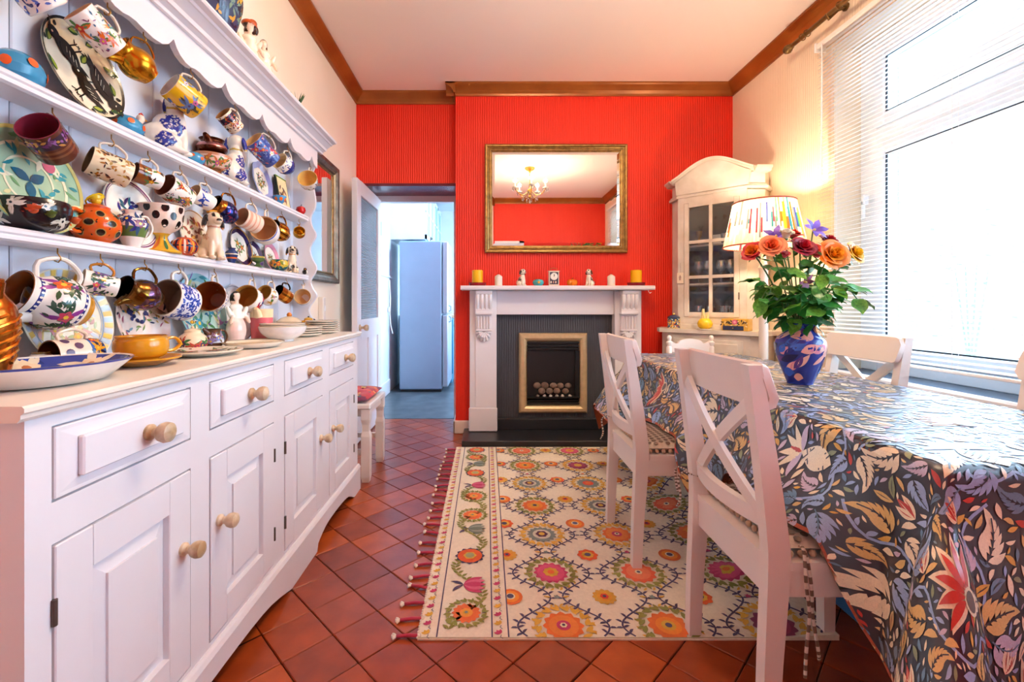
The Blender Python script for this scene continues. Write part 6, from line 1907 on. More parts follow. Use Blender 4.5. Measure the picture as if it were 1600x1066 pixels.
P = Plate(.062, '#3a2a5a', W1, rimw=.28, wavy=.03); P.blooms(['#b84a5a'], 2, .012, .2); lean_plate('smaller purple rimmed plate next to the pink plate', P, 398, S1, X=-1.055)
P = Plate(.070, '#e89ab0', W1, rimw=.26); P.blooms(['#8a5a6a', '#b86a5a'], 2, .012, .15).ringline(.74, .003, '#c86a8a'); lean_plate('pink rimmed plate with a tiny posy on the lower shelf', P, 424, S1, X=-1.055)
v = Vessel('goblet', .046, .056, '#4f6a3a', '#8a9a4a', [(.85, 1, '#c8a84a')]); put_vessel('egg_cup', 'small green egg cup standing by the pink plate', 'egg cup', v, (-1.006, ry(403, -1.006), S1))
v = Vessel('deepbowl', .052, .084, '#1f5a5f', '#2a6a6a'); v.flowers(['#e0902a', '#d8602a', '#e8c04a'], 5, .022, leaves='#7a8a2a', seed=36); put_vessel('teal_bowl', 'dark teal bowl with orange flowers near the end of the lower shelf', 'bowl', v, (-1.012, ry(437, -1.012), S1))
dm_dal = dog_mesh('spotted_dog', '#f0dcbe', '#1c1a18', [((random.Random(k).uniform(-.05, .04), random.Random(k + 50).uniform(-.03, .03), random.Random(k + 90).uniform(.01, .13)), .011, '#1c1a18') for k in range(26)], collar='#e2902a')
place_dog(dm_dal, 'cream china dog with black spots at the end of the lower shelf', (-1.025, ry(456, -1.025), S1), -60, 1.0, 'spotted_dog_figurine')
t = thing('duck_figurine', 'tiny black and white china duck lying at the very end of the lower shelf', 'figurine', (-1.006, ry(476, -1.006), S1), (0, 0, R(-60)))
b = MB('#1c1a1c'); b.ball((0, 0, .014), (.022, .013, .014)); b.ball((.016, 0, .028), .009); b.ball((.004, .006, .014), (.014, .009, .010), col='#f2ece0'); b.lathe([(.004, 0), (0, .010)], 8, '#d8902a', M=T(.023, 0, .028) @ RY(90)); b.build('body', 'glaze', t)

# ---- standing on the worktop
v = Vessel('ginger', .200, .095, '#b8641c', '#5a2c0c')
def swirl(t):
    b = MB('#d8862a')
    for k in range(7):
        pts = [tuple(v.surf(k * v.circ() / 7 + .03 * f, v.h * (.2 + .06 * f), .001)) for f in range(9)]; b.tube(pts, .004, 6)
    b.build('raised_flutes', 'lustre', t)
put_vessel('copper_ewer', 'tall fluted copper lustre ewer at the near end of the dresser top', 'jug', v, (-.985, ry(-22, -.985), CT), RZ(170), 'lustre', ('#b8641c', .30, .3, .92, .006), lip(v, '#b8641c', 1.0), extras=swirl)
P = Plate(.126, '#e9e1cd', '#f3ead6', rimw=.22); P.rim_blocks(['#e0c064', '#c9d8e6', '#e9cf84', '#b9cfe2'], 44, .82, .97).ringline(.80, .003, '#8fa6bf').ringline(.76, .0015, '#8fa6bf')
P.scatter(['#e0c87a', '#c9d6e6', '#d8a8a0', '#b9c8a0', '#e8d8a0'], 90, .026, .05, .66, 12, .35).blooms(['#d89aa0', '#e0b060', '#c890b0'], 5, .018, .42, '#b9c08a')
lean_plate('large pale plate with yellow and blue block border leaning on the worktop', P, 104, CT, X=-1.062)
P = Plate(.108, '#e9cfc4', '#ecd9cc', rimw=.22); P.scatter(['#3a3a5a', '#4a7a8a', '#c89a4a', '#7a8a4a', '#a85a6a'], 90, .018, .05, .9, 13, .35)
for k in range(22): P.b.disc(P.surf, random.Random(k).uniform(-.06, .03), random.Random(k + 9).uniform(-.01, .06), .0065, '#3f4270', 8, lift=.002)
lean_plate('pink edged plate painted with blue grapes leaning on the worktop', P, 222, CT, X=-1.062)
P = Plate(.138, '#8cc0c8', '#b6d3c4', rimw=.2); P.scatter(['#3f8f9a', '#4a7a4a', '#7a5a9a', '#e8e0c0', '#2f6f8a', '#a8b86a'], 110, .030, .05, .92, 14, .3).blooms(['#3f9ab0', '#5a7ab8'], 3, .030, .4, '#4a8a6a')
lean_plate('large turquoise botanical plate leaning on the worktop', P, 314, CT, X=-1.058)
P = Plate(.122, '#c9c4c8', '#ded6d0', rimw=.2, wavy=.02); P.ringline(.95, .003, '#8a8490'); lean_plate('plain grey scalloped plate behind the cream figurine', P, 366, CT, X=-1.068)
P = Plate(.15, '#38469a', '#3a4aa0', rimw=.30, depth=.040, sq=.8, back='#e6e1dc', n=56); P.blooms(['#f0dcb8', '#efd6b0', '#e8c8a0'], 6, .034, .72, '#f0e2c4', '#b86a3a', .3, 5).ringline(.97, .005, '#e8e0d8').scatter(['#24307a'], 30, .012, .2, .9, 3)
o = flat_plate('large shallow blue dish with cream flower sprays at the near end of the worktop', P, -.872, .905, CT, 'serving_dish', 'dish'); o.rotation_euler = (0, 0, R(80))
v = Vessel('cup', .050, .064, '#f2e6d4', '#f2e6d4', [(0, .1, '#8a6a3a')]); put_vessel('egg_cup', 'small cream cup turned upside down behind the blue dish', 'cup', v, (-1.0, ry(64, -1.0), CT + .0505), RX(180))
v = Vessel('mug', .098, .074, '#f0dcc4', '#6a3414', [(.0, .35, '#2f62a8'), (.1, .2, '#e8b030')]); v.dots('#5a3a5a', 2, 7, .009, .58, .8).flowers(['#d8402a', '#e2a02a'], 5, .016, .12, .3, '#1c1a3a', seed=37)
M = frame((-.25, -.97, .02), (0, 0, 1)); put_vessel('painted_mug', 'mug with brown inside and bright blocks lying on its side on the worktop', 'mug', v, (-.955, ry(150, -.955), CT + .0375), M, 'glaze', ('#f0dcc4', .30, .25, .8, .005))
v = Vessel('wide', .060, .118, '#d8961c', '#b87a1a', (), 36); sx, sy = -.882, 1.165
put_vessel('gold_cup', 'large glossy amber cup standing on its saucer', 'cup', v, (sx, sy, CT + .016), RZ(60), 'glaze', ('#d8961c', .26, .3, .8, .006))
P = Plate(.088, '#d8961c', '#c88a1c', rimw=.4, depth=.018, back='#b87a1a'); flat_plate('amber saucer under the amber cup', P, sx, sy, CT, 'saucer', 'saucer')
P = Plate(.108, '#f0e2cc', '#f3e8d6', rimw=.3, depth=.014); P.blooms(['#d8604a', '#d88a6a', '#a84a5a'], 4, .026, .5, '#7a8a6a').scatter(['#7a5a4a', '#a8b08a'], 30, .018, .2, .9)
flat_plate('flat cream plate with red poppies in front of the bee pot', P, -.868, 1.40, CT)
v = Vessel('pot', .066, .088, '#f2dcb8', '#f2dcb8'); v.flowers(['#a8304a', '#4a2a5a', '#c8503a'], 8, .022, .1, .45, '#3a6a3a', seed=38)
def bee(t):
    b = MB('#e8b830'); b.ball((0, 0, .098), (.006, .010, .006)); b.ball((0, .009, .099), .005, col='#1c1a18'); b.ball((0, -.003, .098), (.0064, .002, .0064), col='#1c1a18')
    for s in (-1, 1): b.ball((s * .009, 0, .102), (.008, .005, .0015), col='#f4f0e4')
    b.build('bee', 'glaze', t)
put_vessel('honey_pot', 'lidded honey pot with fruit garland and a bee on top', 'pot', v, (-.968, ry(301, -.968), CT), I4, 'glaze', None, None, ('#f2dcb8', '#f2dcb8'), extras=bee)
v = Vessel('jug', .070, .068, '#5a3a2a', '#3a241a', [(.3, .7, '#c9d2dc')]); v.flowers(['#5a62a8', '#8a7ab0'], 5, .018, .3, .7, '#6a5a3a', seed=39)
put_vessel('cream_jug', 'small brown and blue jug in front of the turquoise plate', 'jug', v, (-.955, ry(333, -.955), CT), RZ(70), 'glaze', ('#5a3a2a', .3, .25, .85, .004), lip(v, '#5a3a2a'))
lm = lady_mesh('pink_figurine', '#2a1f1a', '#f2cfc4', None, '#f4ece0')
o = bpy.data.objects.new('lady_figurine', lm); COL.objects.link(o); o.location = (-.99, ry(369, -.99), CT); o.rotation_euler = (0, 0, R(70)); o.scale = (1.18, 1.18, 1.18)
tag(o, 'white and pink china lady figurine on the worktop before the grey plate', 'figurine')
P = Plate(.104, '#efe0c4', '#f0d8ac', rimw=.2, depth=.018); P.ringline(.97, .003, '#5a4a3a').ringline(.8, .002, '#c8a06a'); flat_plate('empty cream plate with a dark rim line near the worktop edge', P, -.845, 1.655, CT)
v = Vessel('tallcup', .135, .094, '#dd6a72', '#e8c8a0', [(.72, 1, '#ecd3a6'), (0, .10, '#e8cfa8')]); put_vessel('pink_jug', 'tall pink banded jug standing on the worktop', 'jug', v, (-.978, ry(409, -.978), CT), RZ(95), 'glaze', ('#ecd3a6', .28, .2, .85, .005), lip(v, '#ecd3a6'))
yb = 1.93
v = Vessel('bowl', .062, .19, '#ece8e6', '#efe6d6', (), 40); put_vessel('serving_bowl', 'wide plain white bowl holding cream plates', 'bowl', v, (-.862, yb, CT))
for k in range(3):
    P = Plate(.090, '#efe0c8', '#f2e6d2', rimw=.3, depth=.012); P.ringline(.96, .003, '#6a5a4a'); flat_plate('cream plate with dark rim stacked in the wide white bowl', P, -.862, yb, CT + .046 + k * .0068, 'side_plate', 'plate', 'plates in the white bowl')
for k in range(4):
    P = Plate(.088, '#efe2cc', '#f2e6d2', rimw=.3, depth=.012); P.ringline(.96, .003, '#7a6a5a'); flat_plate('cream plate in the shorter stack beside the wide white bowl', P, -.885, 2.20, CT + k * .0105, 'side_plate', 'plate', 'shorter stack of plates')
for k in range(6):
    P = Plate(.086, '#efe2cc', '#f2e6d2', rimw=.3, depth=.012); P.ringline(.96, .003, '#7a6a5a'); flat_plate('cream plate in the tall stack at the door end of the dresser', P, -.875, 2.43, CT + k * .0105, 'side_plate', 'plate', 'tall stack of plates')
v = Vessel('wide', .066, .120, '#f0d9b4', '#e0c090'); v.scatter(['#2a2420', '#c85a2a', '#3a3a2a'], 70, .014, seed=41).flowers(['#d8702a'], 5, .02, .2, .5, '#2a2420', seed=42)
put_vessel('patterned_tureen', 'lidded cream tureen with black and orange pattern on the worktop', 'tureen', v, (-1.0, ry(452, -1.0), CT), I4, 'glaze', None, None, ('#f0dcb8', '#d8802a'))
v = Vessel('pot', .072, .084, '#d8921c', '#a86a14', [(0, .32, '#2a2620'), (.7, .8, '#2a2620')]); put_vessel('amber_teapot', 'amber and black teapot with black loop handle on the worktop', 'teapot', v, (-.992, ry(482, -.992), CT + 0), RZ(80), 'glaze', ('#22201c', .42, .2, .9, .006), ('#d8921c', [(-.034, 0, .03), (-.052, 0, .045), (-.062, 0, .066)], (.011, .006)), ('#d8a83c', '#22201c'))
t = thing('switch_plate', 'cream electrical box on the wall past the dresser end', 'switch', (XL, ry(499, XL), 1.02))
MB().box(0, .035, -.022, .022, -.075, .075, bev=.004).build('box', 'cream_paint', t); MB().box(.035, .039, -.010, .010, -.018, .018, bev=.002).build('rocker', 'plain_white', t)

# ---- on top of the dresser
v = Vessel('ginger', .25, .21, '#3a4a6a', '#222a3a', [(.3, .36, '#c8a04a'), (.7, .76, '#d8b04a')], 40); v.flowers(['#d8a83c', '#e0c060', '#8a6a3a'], 8, .045, .4, .7, '#2a2f45', seed=43).scatter(['#7a9a8a', '#c8a04a', '#22304a', '#5a7a8a'], 120, .022, .05, .95, seed=44)
put_vessel('ginger_jar', 'big navy and gold patterned jar on top of the dresser', 'jar', v, (-.975, ry(327, -.975), CR))
lm = lady_mesh('turban_figurine', '#3a1c10', '#f4ead6', '#b8501c', '#f4ead6')
o = bpy.data.objects.new('lady_figurine', lm); COL.objects.link(o); o.location = (-.955, ry(390, -.955), CR); o.rotation_euler = (0, 0, R(50)); o.scale = (1.15,) * 3; tag(o, 'white china figurine with an orange turban on top of the dresser', 'figurine')
lm = lady_mesh('hair_figurine', '#3a2214', '#f6eedc', None, '#f6eedc')
o = bpy.data.objects.new('lady_figurine', lm); COL.objects.link(o); o.location = (-.955, ry(412, -.955), CR); o.rotation_euler = (0, 0, R(40)); o.scale = (1.15,) * 3; tag(o, 'white china figurine with long dark hair on top of the dresser', 'figurine')
t = thing('plant_ornament', 'small dark green sprig ornament on top of the dresser', 'ornament', (-.905, ry(464, -.905), CR))
b = MB('#3a5a42')
for k in range(14):
    a = k * 2.4; sfn = lambda x, y, l, a=a: Vector((x * cos(a) * .7, x * sin(a) * .7, .012 + x * .9 + y)); b.leaf(sfn, 0, 0, .15, .055, .016, random.choice(['#3a5a42', '#4f7050', '#2a4a4a']), .3, 4)
b.build('leaves', 'satin', t); MB('#5a4a3a').lathe([(0, 0), (.016, 0), (.020, .02), (0, .02)], 12).build('pot', 'satin', t)
# ================================================================== things on the mantel shelf
MZ = 1.1902
def mx(px, Y): return (px - 760) / 712 * Y
Yc = 3.575
for px, lab in ((746, 'yellow pillar candle on a red dish at the doorway end of the mantel'), (994, 'yellow pillar candle on a red dish at the window end of the mantel')):
    x = mx(px, Yc)
    t = thing('pillar_candle', lab, 'candle', (x, Yc, MZ + .014))
    mat('wax_yellow', '#ffc400', rough=.5, vary=.04)
    MB().lathe([(0, 0), (.041, 0), (.042, .004), (.042, .106), (.038, .110), (.020, .106), (0, .105)], 24).build('wax', 'wax_yellow', t)
    MB().tube([(0, 0, .104), (.001, 0, .118)], .0014, 5).build('wick', 'black_iron', t)
    mat('red_glass', '#8a1020', rough=.15, vary=.05)
    b = MB(); b.lathe([(0, 0), (.062, 0), (.066, .006), (.068, .026), (.064, .026), (.060, .010), (0, .010)], 28)
    tag(b.build('candle_dish', 'red_glass', loc=(x, Yc, MZ)), 'dark red dish under the ' + ('doorway end' if px < 800 else 'window end') + ' yellow candle', 'dish')
for px, lab in ((779, 'short white candle between red dish and brown eared spaniel near the doorway'), (955, 'short white candle near the window end of the mantel')):
    t = thing('white_candle', lab, 'candle', (mx(px, Yc), Yc, MZ))
    MB().lathe([(0, 0), (.029, 0), (.030, .003), (.030, .072), (.026, .078), (.008, .090), (0, .092)], 22).build('wax', 'wax_white', t)
    MB().tube([(0, 0, .090), (.001, 0, .100)], .0012, 5).build('wick', 'black_iron', t)
br = '#4a2a1a'
dm_br = dog_mesh('brown_spaniel', '#f4ead8', br, [((-.02, .02, .055), .018, br), ((-.052, .01, .02), .022, br), ((.0, -.028, .055), .016, br), ((.01, .03, .06), .014, br), ((-.02, -.03, .06), .015, br)], collar='#3a3a2a')
place_dog(dm_br, 'white china spaniel with brown patches beside the turquoise pot', (mx(815, Yc), Yc, MZ), -50, .93)
place_dog(dm_br, 'white china spaniel with brown patches beside the orange pumpkin pot', (mx(921, Yc), Yc, MZ), -130, .93)
t = thing('round_pot', 'squat turquoise pot with a yellow flower on the mantel', 'pot', (mx(841, Yc), Yc, MZ))
b = MB('#49aab0'); pr = [(0, 0), (.024, 0), (.040, .012), (.045, .028), (.038, .046), (.018, .054), (0, .052)]; b.lathe(pr, 24)
sf = lambda x, y, l: Vector((x, -.0445 - l + (x * x + (y) ** 2) * 10, .028 + y)); b.disc(sf, 0, 0, .013, '#c8803a', 12, 7, .3, .001); b.disc(sf, 0, 0, .006, '#e8c040', 8, 0, 0, .002)
b.build('body', 'glaze', t)
t = thing('pumpkin_pot', 'small orange pumpkin shaped pot with stalk on the mantel', 'pot', (mx(894, Yc), Yc, MZ))
b = MB('#e8821c')
for k in range(8): b.ball((.020 * cos(k * pi / 4), .020 * sin(k * pi / 4), .026), (.022, .022, .026), 10, 8)
b.build('body', 'glaze', t); MB('#8a6a2a').tube([(0, 0, .048), (.002, 0, .058), (.007, 0, .064)], .003, 6).build('stalk', 'glaze', t)
t = thing('mantel_clock', 'small cream patterned clock in the middle of the mantel', 'clock', (mx(865, Yc), Yc, MZ))
b = MB('#efe4d0'); b.box(-.042, .042, -.028, .028, .0, .006).box(-.040, .040, -.026, .026, .006, .112, '#efe4d0', bev=.004); b.box(-.043, .043, -.028, .028, .112, .118); b.build('case', 'glaze', t)
b = MB('#3a3a4a'); sf = lambda x, y, l: Vector((x, -.0265 - l, .062 + y))
b.box(-.033, .033, -.0272, -.026, .012, .108, '#4a4a5a')
b.build('front_panel', 'glaze', t)
b = MB('#f8f4ea'); sf = lambda x, y, l: Vector((x, -.0274 - l, .074 + y)); b.disc(sf, 0, 0, .029, '#f8f4ea', 28, lift=.0006)
for k in range(12): a = k * pi / 6; b.stroke(sf, [(.023 * cos(a), .023 * sin(a)), (.027 * cos(a), .027 * sin(a))], .0016, '#2a2622', .0012)
fo = b.build('dial', 'glaze', t)
b = MB('#15120f'); b.stroke(sf, [(0, -.003), (0, .021)], .0022, '#15120f', .0016); b.stroke(sf, [(0, 0), (.003, .013)], .003, '#15120f', .0018); b.disc(sf, 0, 0, .002, '#15120f', 8, lift=.0024); b.build('hands', 'glaze', fo)
b = MB('#f0e2cc')
for k in range(3): b.leaf(sf, -.024 + .018 * k, -.055, 1.5, .022, .010, ['#f0e2cc', '#c89a8a', '#e8d8c0'][k], 0, 4, .001)
b.build('painted_columns', 'glaze', t)
b = MB(); b.tube([(-.028, 0, .117), (-.026, 0, .136), (0, 0, .142), (.026, 0, .136), (.028, 0, .117)], .002, 6); b.build('carry_handle', 'brass', t)

# ================================================================== things on and in the corner cabinet
def on_counter(x, y): p = in_cc(x, y, .8662); return (p.x, p.y, p.z)
v = Vessel('straight', .080, .088, '#2c3a54', '#2c3a54', [(.0, .06, '#c8a85a'), (.84, 1, '#33425e')]); v.scatter(['#e0b84a', '#d8d0b0', '#c85a3a', '#7a9ab0', '#e0b84a'], 120, .012, .05, .84, seed=51)
put_vessel('round_tin', 'round navy floral tin on the cabinet counter', 'tin', v, on_counter(-.255, .060), m='glaze', lid=('#33425e', '#c8a85a'))
t = thing('drip_candle', 'yellow globe candle holder with dripping wax on the cabinet counter', 'candle holder', on_counter(-.02, .035))
b = MB('#f2c428'); b.lathe([(0, 0), (.030, 0), (.046, .012), (.052, .034), (.044, .056), (.030, .070), (.026, .072), (0, .068)], 24); b.build('globe', 'glaze', t)
b = MB('#f0dc9a')
for k in range(9):
    a = k * .7; h = [.022, .040, .016, .062, .028, .018, .035, .020, .048][k]; b.tube([(.020 * cos(a), .020 * sin(a), .062), (.022 * cos(a), .022 * sin(a), .072 + h * .6), (.020 * cos(a), .020 * sin(a), .072 + h)], [.007, .005, .003], 7)
b.tube([(-.012, 0, .06), (-.012, 0, .14)], [.010, .008], 10); b.build('candle_drips', 'glaze', t)
b = MB('#e9e0d0'); b.lathe([(0, -.0), (.052, 0), (.056, .004), (.050, .007), (0, .006)], 24)
o = b.build('saucer', 'glaze', loc=on_counter(-.02, .035)); tag(o, 'white saucer under the yellow globe candle holder', 'saucer')
t.location.z += .0075
t = thing('keepsake_box', 'small floral keepsake box with navy drawer on the cabinet counter', 'box', on_counter(.185, .045), (0, 0, R(-45)))
b = MB('#d8a83c'); b.box(-.085, .085, -.045, .045, 0, .082, bev=.003); b.build('case', 'glaze', t)
b = MB('#d9b45a'); sf = lambda x, y, l: Vector((x, -.0455 - l, y))
for k in range(40): b.leaf(sf, random.uniform(-.08, .08), random.uniform(.036, .078), random.uniform(0, 6), .020, .008, random.choice(['#2a2420', '#f0d890', '#2a2420', '#b88a2a']), .5, 4, .0006)
b.disc(sf, .0, .060, .020, '#d8607a', 14, 7, .25, .0016); b.disc(sf, .0, .060, .010, '#f0a0a8', 10, 5, .3, .0022)
b.build('floral_paper', 'glaze', t)
d = MB('#252a4a').box(-.075, .055, -.049, -.045, .004, .034, bev=.001).build('drawer', 'glaze', t); MB().ball((-.01, -.052, .019), .004).build('knob', 'brass', d)
# luggage-tag style card hanging from the cabinet frame
t = thing('hanging_tag', 'cream card tag hanging on the cabinet frame', 'tag', in_cc(-.213, .079, 1.30), (0, 0, R(-45)))
MB('#f0e2cc').box(-.024, .024, -.0015, .0015, -.095, -.015).build('card', 'satin', t)
b = MB('#b9a08a'); b.tube([(0, 0, -.018), (.002, 0, .02), (0, 0, .06)], .0012, 5); b.build('string', 'satin', t)
b = MB('#a8887a'); sf = lambda x, y, l: Vector((x, -.0017 - l, -.055 + y)); b.leaf(sf, -.006, -.02, 1.3, .045, .016, '#a8887a', .4); b.leaf(sf, .004, -.02, 1.9, .035, .012, '#c0a090', .4); b.build('drawing', 'satin', t)
# glasses on the shelves
def wineglass(label, x, y, z, s=1.0, grp='glasses in the corner cabinet', tall=True):
    t = thing('wine_glass' if tall else 'tumbler', label, 'glass', in_cc(x, y, z), None, grp)
    if tall: pr = [(0, 0), (.034, .001), (.030, .004), (.005, .010), (.004, .075), (.016, .085), (.034, .110), (.036, .135), (.030, .170), (.028, .170), (.033, .135), (.030, .112), (.012, .090), (0, .087)]
    else: pr = [(0, 0), (.026, 0), (.030, .010), (.034, .085), (.032, .085), (.027, .012), (0, .009)]
    MB().lathe([(r * s, q * s) for r, q in pr], 16).build('bowl', 'crystal', t)
    return t
for k, (x, y) in enumerate(((-.13, .22), (-.055, .20), (.03, .21), (.10, .20), (.165, .23), (-.09, .30), (.0, .30), (.09, .31))):
    wineglass('stemmed wine glass on the middle shelf of the corner cabinet', x, y, 1.2045, .98)
for k, (x, y) in enumerate(((-.13, .22), (-.04, .20), (.05, .22), (.13, .22), (-.08, .31), (.06, .31))):
    wineglass('stemmed wine glass on the bottom of the corner cabinet', x, y, .8665 + .0, 1.0, 'glasses at the cabinet bottom')
for k, (x, y) in enumerate(((.06, .21), (.12, .23))):
    wineglass('small tumbler on the top shelf of the corner cabinet', x, y, 1.4895, .9, 'tumblers on the top shelf', False)
t = thing('brass_goblet', 'little brass goblet on the top shelf of the corner cabinet', 'goblet', in_cc(-.125, .21, 1.4895))
MB().lathe([(0, 0), (.022, 0), (.020, .005), (.005, .012), (.005, .055), (.018, .070), (.024, .11), (.022, .11), (.015, .072), (0, .066)], 16).build('bowl', 'brass', t)
t = thing('tea_light_stand', 'white framed card leaning on the cabinet top shelf', 'card', in_cc(-.02, .26, 1.4895), (R(-12), 0, R(-45)))
MB('#e9e2d8').box(-.05, .05, -.002, .002, 0, .085).build('card', 'satin', t)

# ================================================================== vase of flowers
VX, VY = 1.215, 1.766
t = thing('painted_vase', 'blue and pink marbled vase standing on the tablecloth', 'vase', (VX, VY, TZ + .0045))
vv = Vessel('vase', .232, .168, '#2a3a96', '#1a1f4a', (), 44)
rnd = random.Random(4)
for k in range(90):
    a = rnd.uniform(0, vv.circ()); z = vv.h * rnd.uniform(.08, .90)
    vv.b.leaf(vv.surf, a, z, rnd.uniform(.1, .9), rnd.uniform(.04, .085), rnd.uniform(.018, .036), rnd.choice(['#f0b4a8', '#e494a8', '#2f62d0', '#1f2c80', '#4484e0', '#5a3a8a', '#f0bcae', '#f2c4b8', '#1c2258']), rnd.uniform(-.8, .8), 8, .0010 + .0008 * rnd.random())
vv.b.build('body', 'glaze', t)
VTOP = TZ + .0045 + .232
mat('leaf_green', '#3f9a42', rough=.35, vary=.3, nscale=12, col2='#2a7a34', spec=.6)
mat('leaf_light', '#6fae3c', rough=.4, vary=.3, nscale=12, col2='#3f7a28')
mat('stem_green', '#4f7a3a', rough=.5, vary=.15)
mat('petal', rough=.55, attr=True, vary=.12, nscale=40)
def leaf_mesh(name, m):
    b = MB(); n = 8; vs = []
    for i in range(n + 1):
        f = i / n; w = .30 * sin(pi * f ** .85) ** .9 if 0 < i < n else 0; x = f; z = -.28 * f * f + .05 * sin(f * 9)
        vs += [(x, w, z + .10 * w), (x, 0, z - .02), (x, -w, z + .10 * w)]
    fs = []
    for i in range(n):
        fs += [(3 * i, 3 * i + 1, 3 * i + 4, 3 * i + 3), (3 * i + 1, 3 * i + 2, 3 * i + 5, 3 * i + 4)]
    b.add(vs, fs); me = b.mesh(name); me.materials.append(MATS[m]); return me
lm1, lm2 = leaf_mesh('leaf', 'leaf_green'), leaf_mesh('leaf', 'leaf_light')
def rose_mesh(cols, r, seed, openness=1.0):
    """spiral of overlapping petals: tight upright heart, outer petals reflexed"""
    rnd = random.Random(seed); b = MB()
    n = 22
    for k in range(n):
        f = k / (n - 1); a0 = k * 2.39996 + rnd.uniform(-.12, .12)
        base = r * (.03 + .20 * f); top = r * (.10 + .95 * f ** 1.1 * openness); hgt = r * (1.12 - .42 * f * openness); span = 1.55 - .55 * f
        c = cols[min(int(f * len(cols)), len(cols) - 1)]
        curl = r * .30 * max(0, f - .25) * openness
        def fn(u, v, base=base, top=top, hgt=hgt, span=span, curl=curl, a0=a0):
            w = sin(pi * (.18 + .64 * v)) ** .7
            a = a0 + (u - .5) * 2 * span * w
            q = base + (top - base) * v ** 1.2 + curl * max(0, v - .72) * 2.4
            e = 1 - .16 * abs(2 * u - 1) ** 3 * v
            z = hgt * (v ** .85) * e - curl * 1.5 * (max(0, v - .72) * 3.2) ** 2 * .5
            return (q * cos(a), q * sin(a), z)
        b.grid(6, 6, fn, c)
    b.ball((0, 0, r * .06), (r * .30, r * .30, r * .22), 8, 5, '#4f7a3a')
    return b
def flower(label, px, py, dY, kind, cols, r, seed, lean=(0, -.6, .8), nleaf=4, name='cut_rose'):
    Y = VY + dY; X = (px - 760) / 712 * Y; Z = 1.05 + (475 - py) / 712 * Y
    rnd = random.Random(seed)
    a = rnd.uniform(0, 6.28)
    b0 = Vector((VX + .018 * cos(a), VY + .018 * sin(a), VTOP - .10)); top = Vector((X, Y, Z))
    t = thing(name, label, 'flower', tuple(b0))
    mid = (Vector((VX + (X - VX) * .22, VY + (Y - VY) * .22, VTOP + .015)))
    pts = catmull([tuple(Vector((0, 0, 0))), tuple(mid - b0), tuple((mid + (top - mid) * .6 + Vector((0, 0, .015))) - b0), tuple(top - b0)], 14)
    r *= 1.28
    st = MB().tube(pts, .0028, 6).build('stem', 'stem_green', t)
    d = Vector(lean).normalized()
    M = T(*(top - b0)) @ frame(d)
    if kind == 'rose': fb = rose_mesh(cols, r, seed)
    elif kind == 'bud': fb = rose_mesh(cols, r, seed, .55)
    else:
        fb = MB()
        for k in range(6):
            q = k * pi / 3; sfn = lambda x, y, l, q=q: Vector((x * cos(q) - y * sin(q), x * sin(q) + y * cos(q), .35 * x + 2.2 * y * y / max(r, .01) + l))
            fb.leaf(sfn, .002, 0, 0, r * 1.35, r * .62, cols[k % len(cols)], .15 * (-1) ** k, 7, 0, .8)
        fb.ball((0, 0, .006), (.005, .005, .008), 8, 5, '#e0d070')
    fb.M = I4
    o = fb.build('bloom', 'petal', t, auto=0); o.matrix_local = M
    if kind in ('rose', 'bud'):
        sp = MB()
        for k in range(5):
            q = k * 2 * pi / 5; sfn = lambda x, y, l, q=q: Vector(((r * .18 + x) * cos(q) - y * sin(q), (r * .18 + x) * sin(q) + y * cos(q), -.10 * r + .25 * x - 8 * x * x))
            sp.leaf(sfn, 0, 0, 0, r * .8, r * .24, '#4f7a3a', 0, 4, 0)
        so = sp.build('sepals', 'stem_green', t, auto=0); so.matrix_local = M
    for k in range(nleaf):
        f = rnd.uniform(.42, .90); i = int(f * 14); p = Vector(pts[i]); az = rnd.uniform(0, 2 * pi); L = rnd.uniform(.055, .085)
        lo = bpy.data.objects.new('leaf', lm1 if rnd.random() < .7 else lm2); COL.objects.link(lo); lo.parent = t
        lo.matrix_local = T(*p) @ RZ(math.degrees(az)) @ RY(rnd.uniform(-25, 35)) @ RX(rnd.uniform(-30, 30)) @ SC(L, L, L)
    return t
OR_, DO, PE, RD, YE, WH, PU, CO = ['#f5a21a', '#f0861a'], ['#f08a1e', '#e2601a'], ['#f2703a', '#ee8a5a'], ['#b8122e', '#8f0c26'], ['#f2c21a', '#e8a818'], ['#f2ead8', '#efe2cc'], ['#5a3aa0', '#7a58c0'], ['#e8503a', '#d83a3a']
flower('orange and red two-tone rose nearest the lamp shade in the vase', 1178, 397, -.02, 'rose', ['#f0961e', '#e8701a', '#c02030'], .030, 1, (-.7, -.5, .5))
flower('peach rose beside the two-tone orange rose in the vase', 1204, 390, -.05, 'rose', PE, .034, 2, (-.35, -.8, .55), 5)
flower('white rosebud at the top of the bouquet', 1226, 374, -.05, 'bud', WH, .030, 3, (0, -.4, .9), 3, 'cut_rosebud')
flower('coral rose behind the white rosebud', 1238, 372, .06, 'rose', CO, .026, 4, (.1, -.3, .9), 3)
flower('deep red rose in the middle of the bouquet', 1250, 392, -.04, 'rose', RD, .034, 5, (0, -.8, .6), 5)
flower('crimson rose at the back of the bouquet under the purple flower', 1291, 383, .03, 'rose', RD, .030, 6, (.2, -.5, .8), 4)
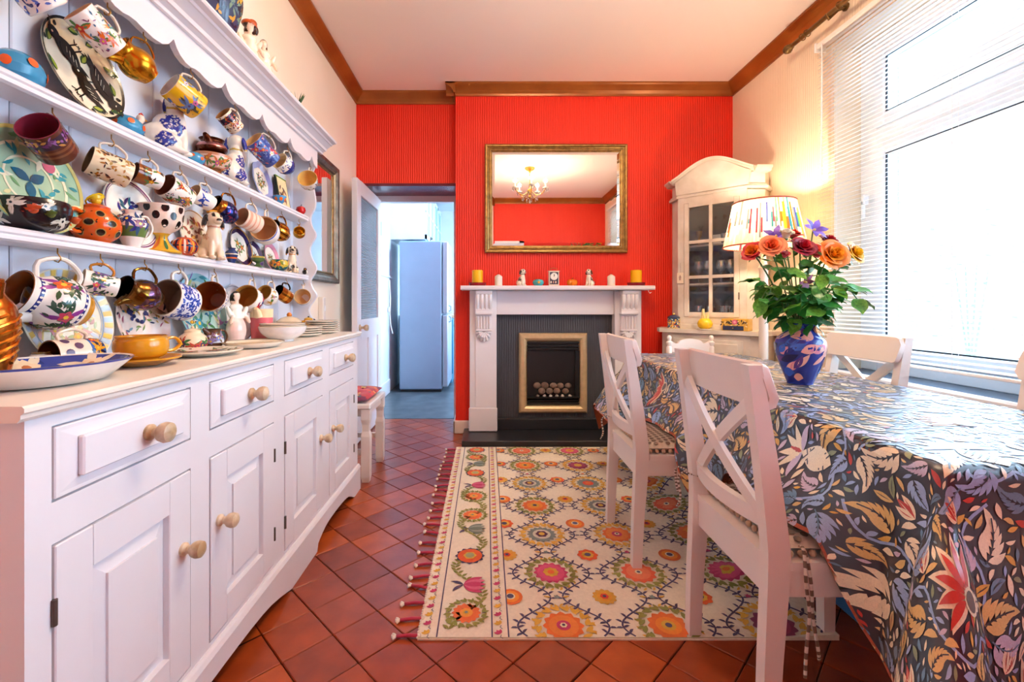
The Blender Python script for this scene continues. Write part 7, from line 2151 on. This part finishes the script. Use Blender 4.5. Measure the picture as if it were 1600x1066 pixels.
flower('large open amber rose facing the room', 1293, 402, -.06, 'rose', OR_, .042, 7, (.05, -.95, .30), 6)
flower('yellow rose leaning out toward the window', 1326, 400, -.03, 'rose', YE, .034, 8, (.45, -.8, .4), 5)
flower('red rose tucked behind the large amber rose', 1268, 396, .0, 'rose', CO, .028, 9, (0, -.8, .6), 5)
flower('purple clematis flower above the white rosebud', 1213, 371, .02, 'star', PU, .030, 10, (-.5, -.6, .6), 2, 'cut_clematis')
flower('purple clematis flower highest in the bouquet', 1270, 361, .02, 'star', PU, .032, 11, (.2, -.8, .5), 2, 'cut_clematis')
flower('dusky pink bud hanging among the leaves', 1256, 440, -.08, 'star', ['#7a3a5a', '#9a5a7a'], .020, 12, (.2, -.8, -.3), 6, 'cut_bud')
flower('half open pink rosebud between peach and red roses', 1225, 403, -.07, 'bud', ['#e89a9a', '#d84a5a'], .020, 13, (-.1, -.6, .8), 5, 'cut_rosebud')
# leafy sprigs filling the bouquet
for k in range(16):
    rnd = random.Random(k + 70); a = k * 2 * pi / 16 + .2; L = .12 + .04 * (k % 3); rr = .075 + .035 * (k % 3)
    b0 = Vector((VX + .015 * cos(a), VY + .015 * sin(a), VTOP - .09))
    t = thing('leafy_sprig', 'green leafy rose sprig spilling over the vase rim', 'foliage', tuple(b0), None, 'leafy sprigs in the vase')
    pts = catmull([(0, 0, 0), (.02 * cos(a), .02 * sin(a), .10), (rr * .7 * cos(a), rr * .7 * sin(a), .09 + L * .75), (rr * 1.15 * cos(a), rr * 1.15 * sin(a), .08 + L * (.95 if k % 2 else .45))], 14)
    MB().tube(pts, .0022, 6).build('stem', 'stem_green', t)
    for q in range(9):
        i = 5 + q + (q % 2); i = min(i, 14); p = Vector(pts[i]); az = a + rnd.uniform(-1.5, 1.5); S = rnd.uniform(.06, .09)
        lo = bpy.data.objects.new('leaf', lm1 if rnd.random() < .65 else lm2); COL.objects.link(lo); lo.parent = t
        lo.matrix_local = T(*p) @ RZ(math.degrees(az)) @ RY(rnd.uniform(-20, 45)) @ RX(rnd.uniform(-35, 35)) @ SC(S, S, S)
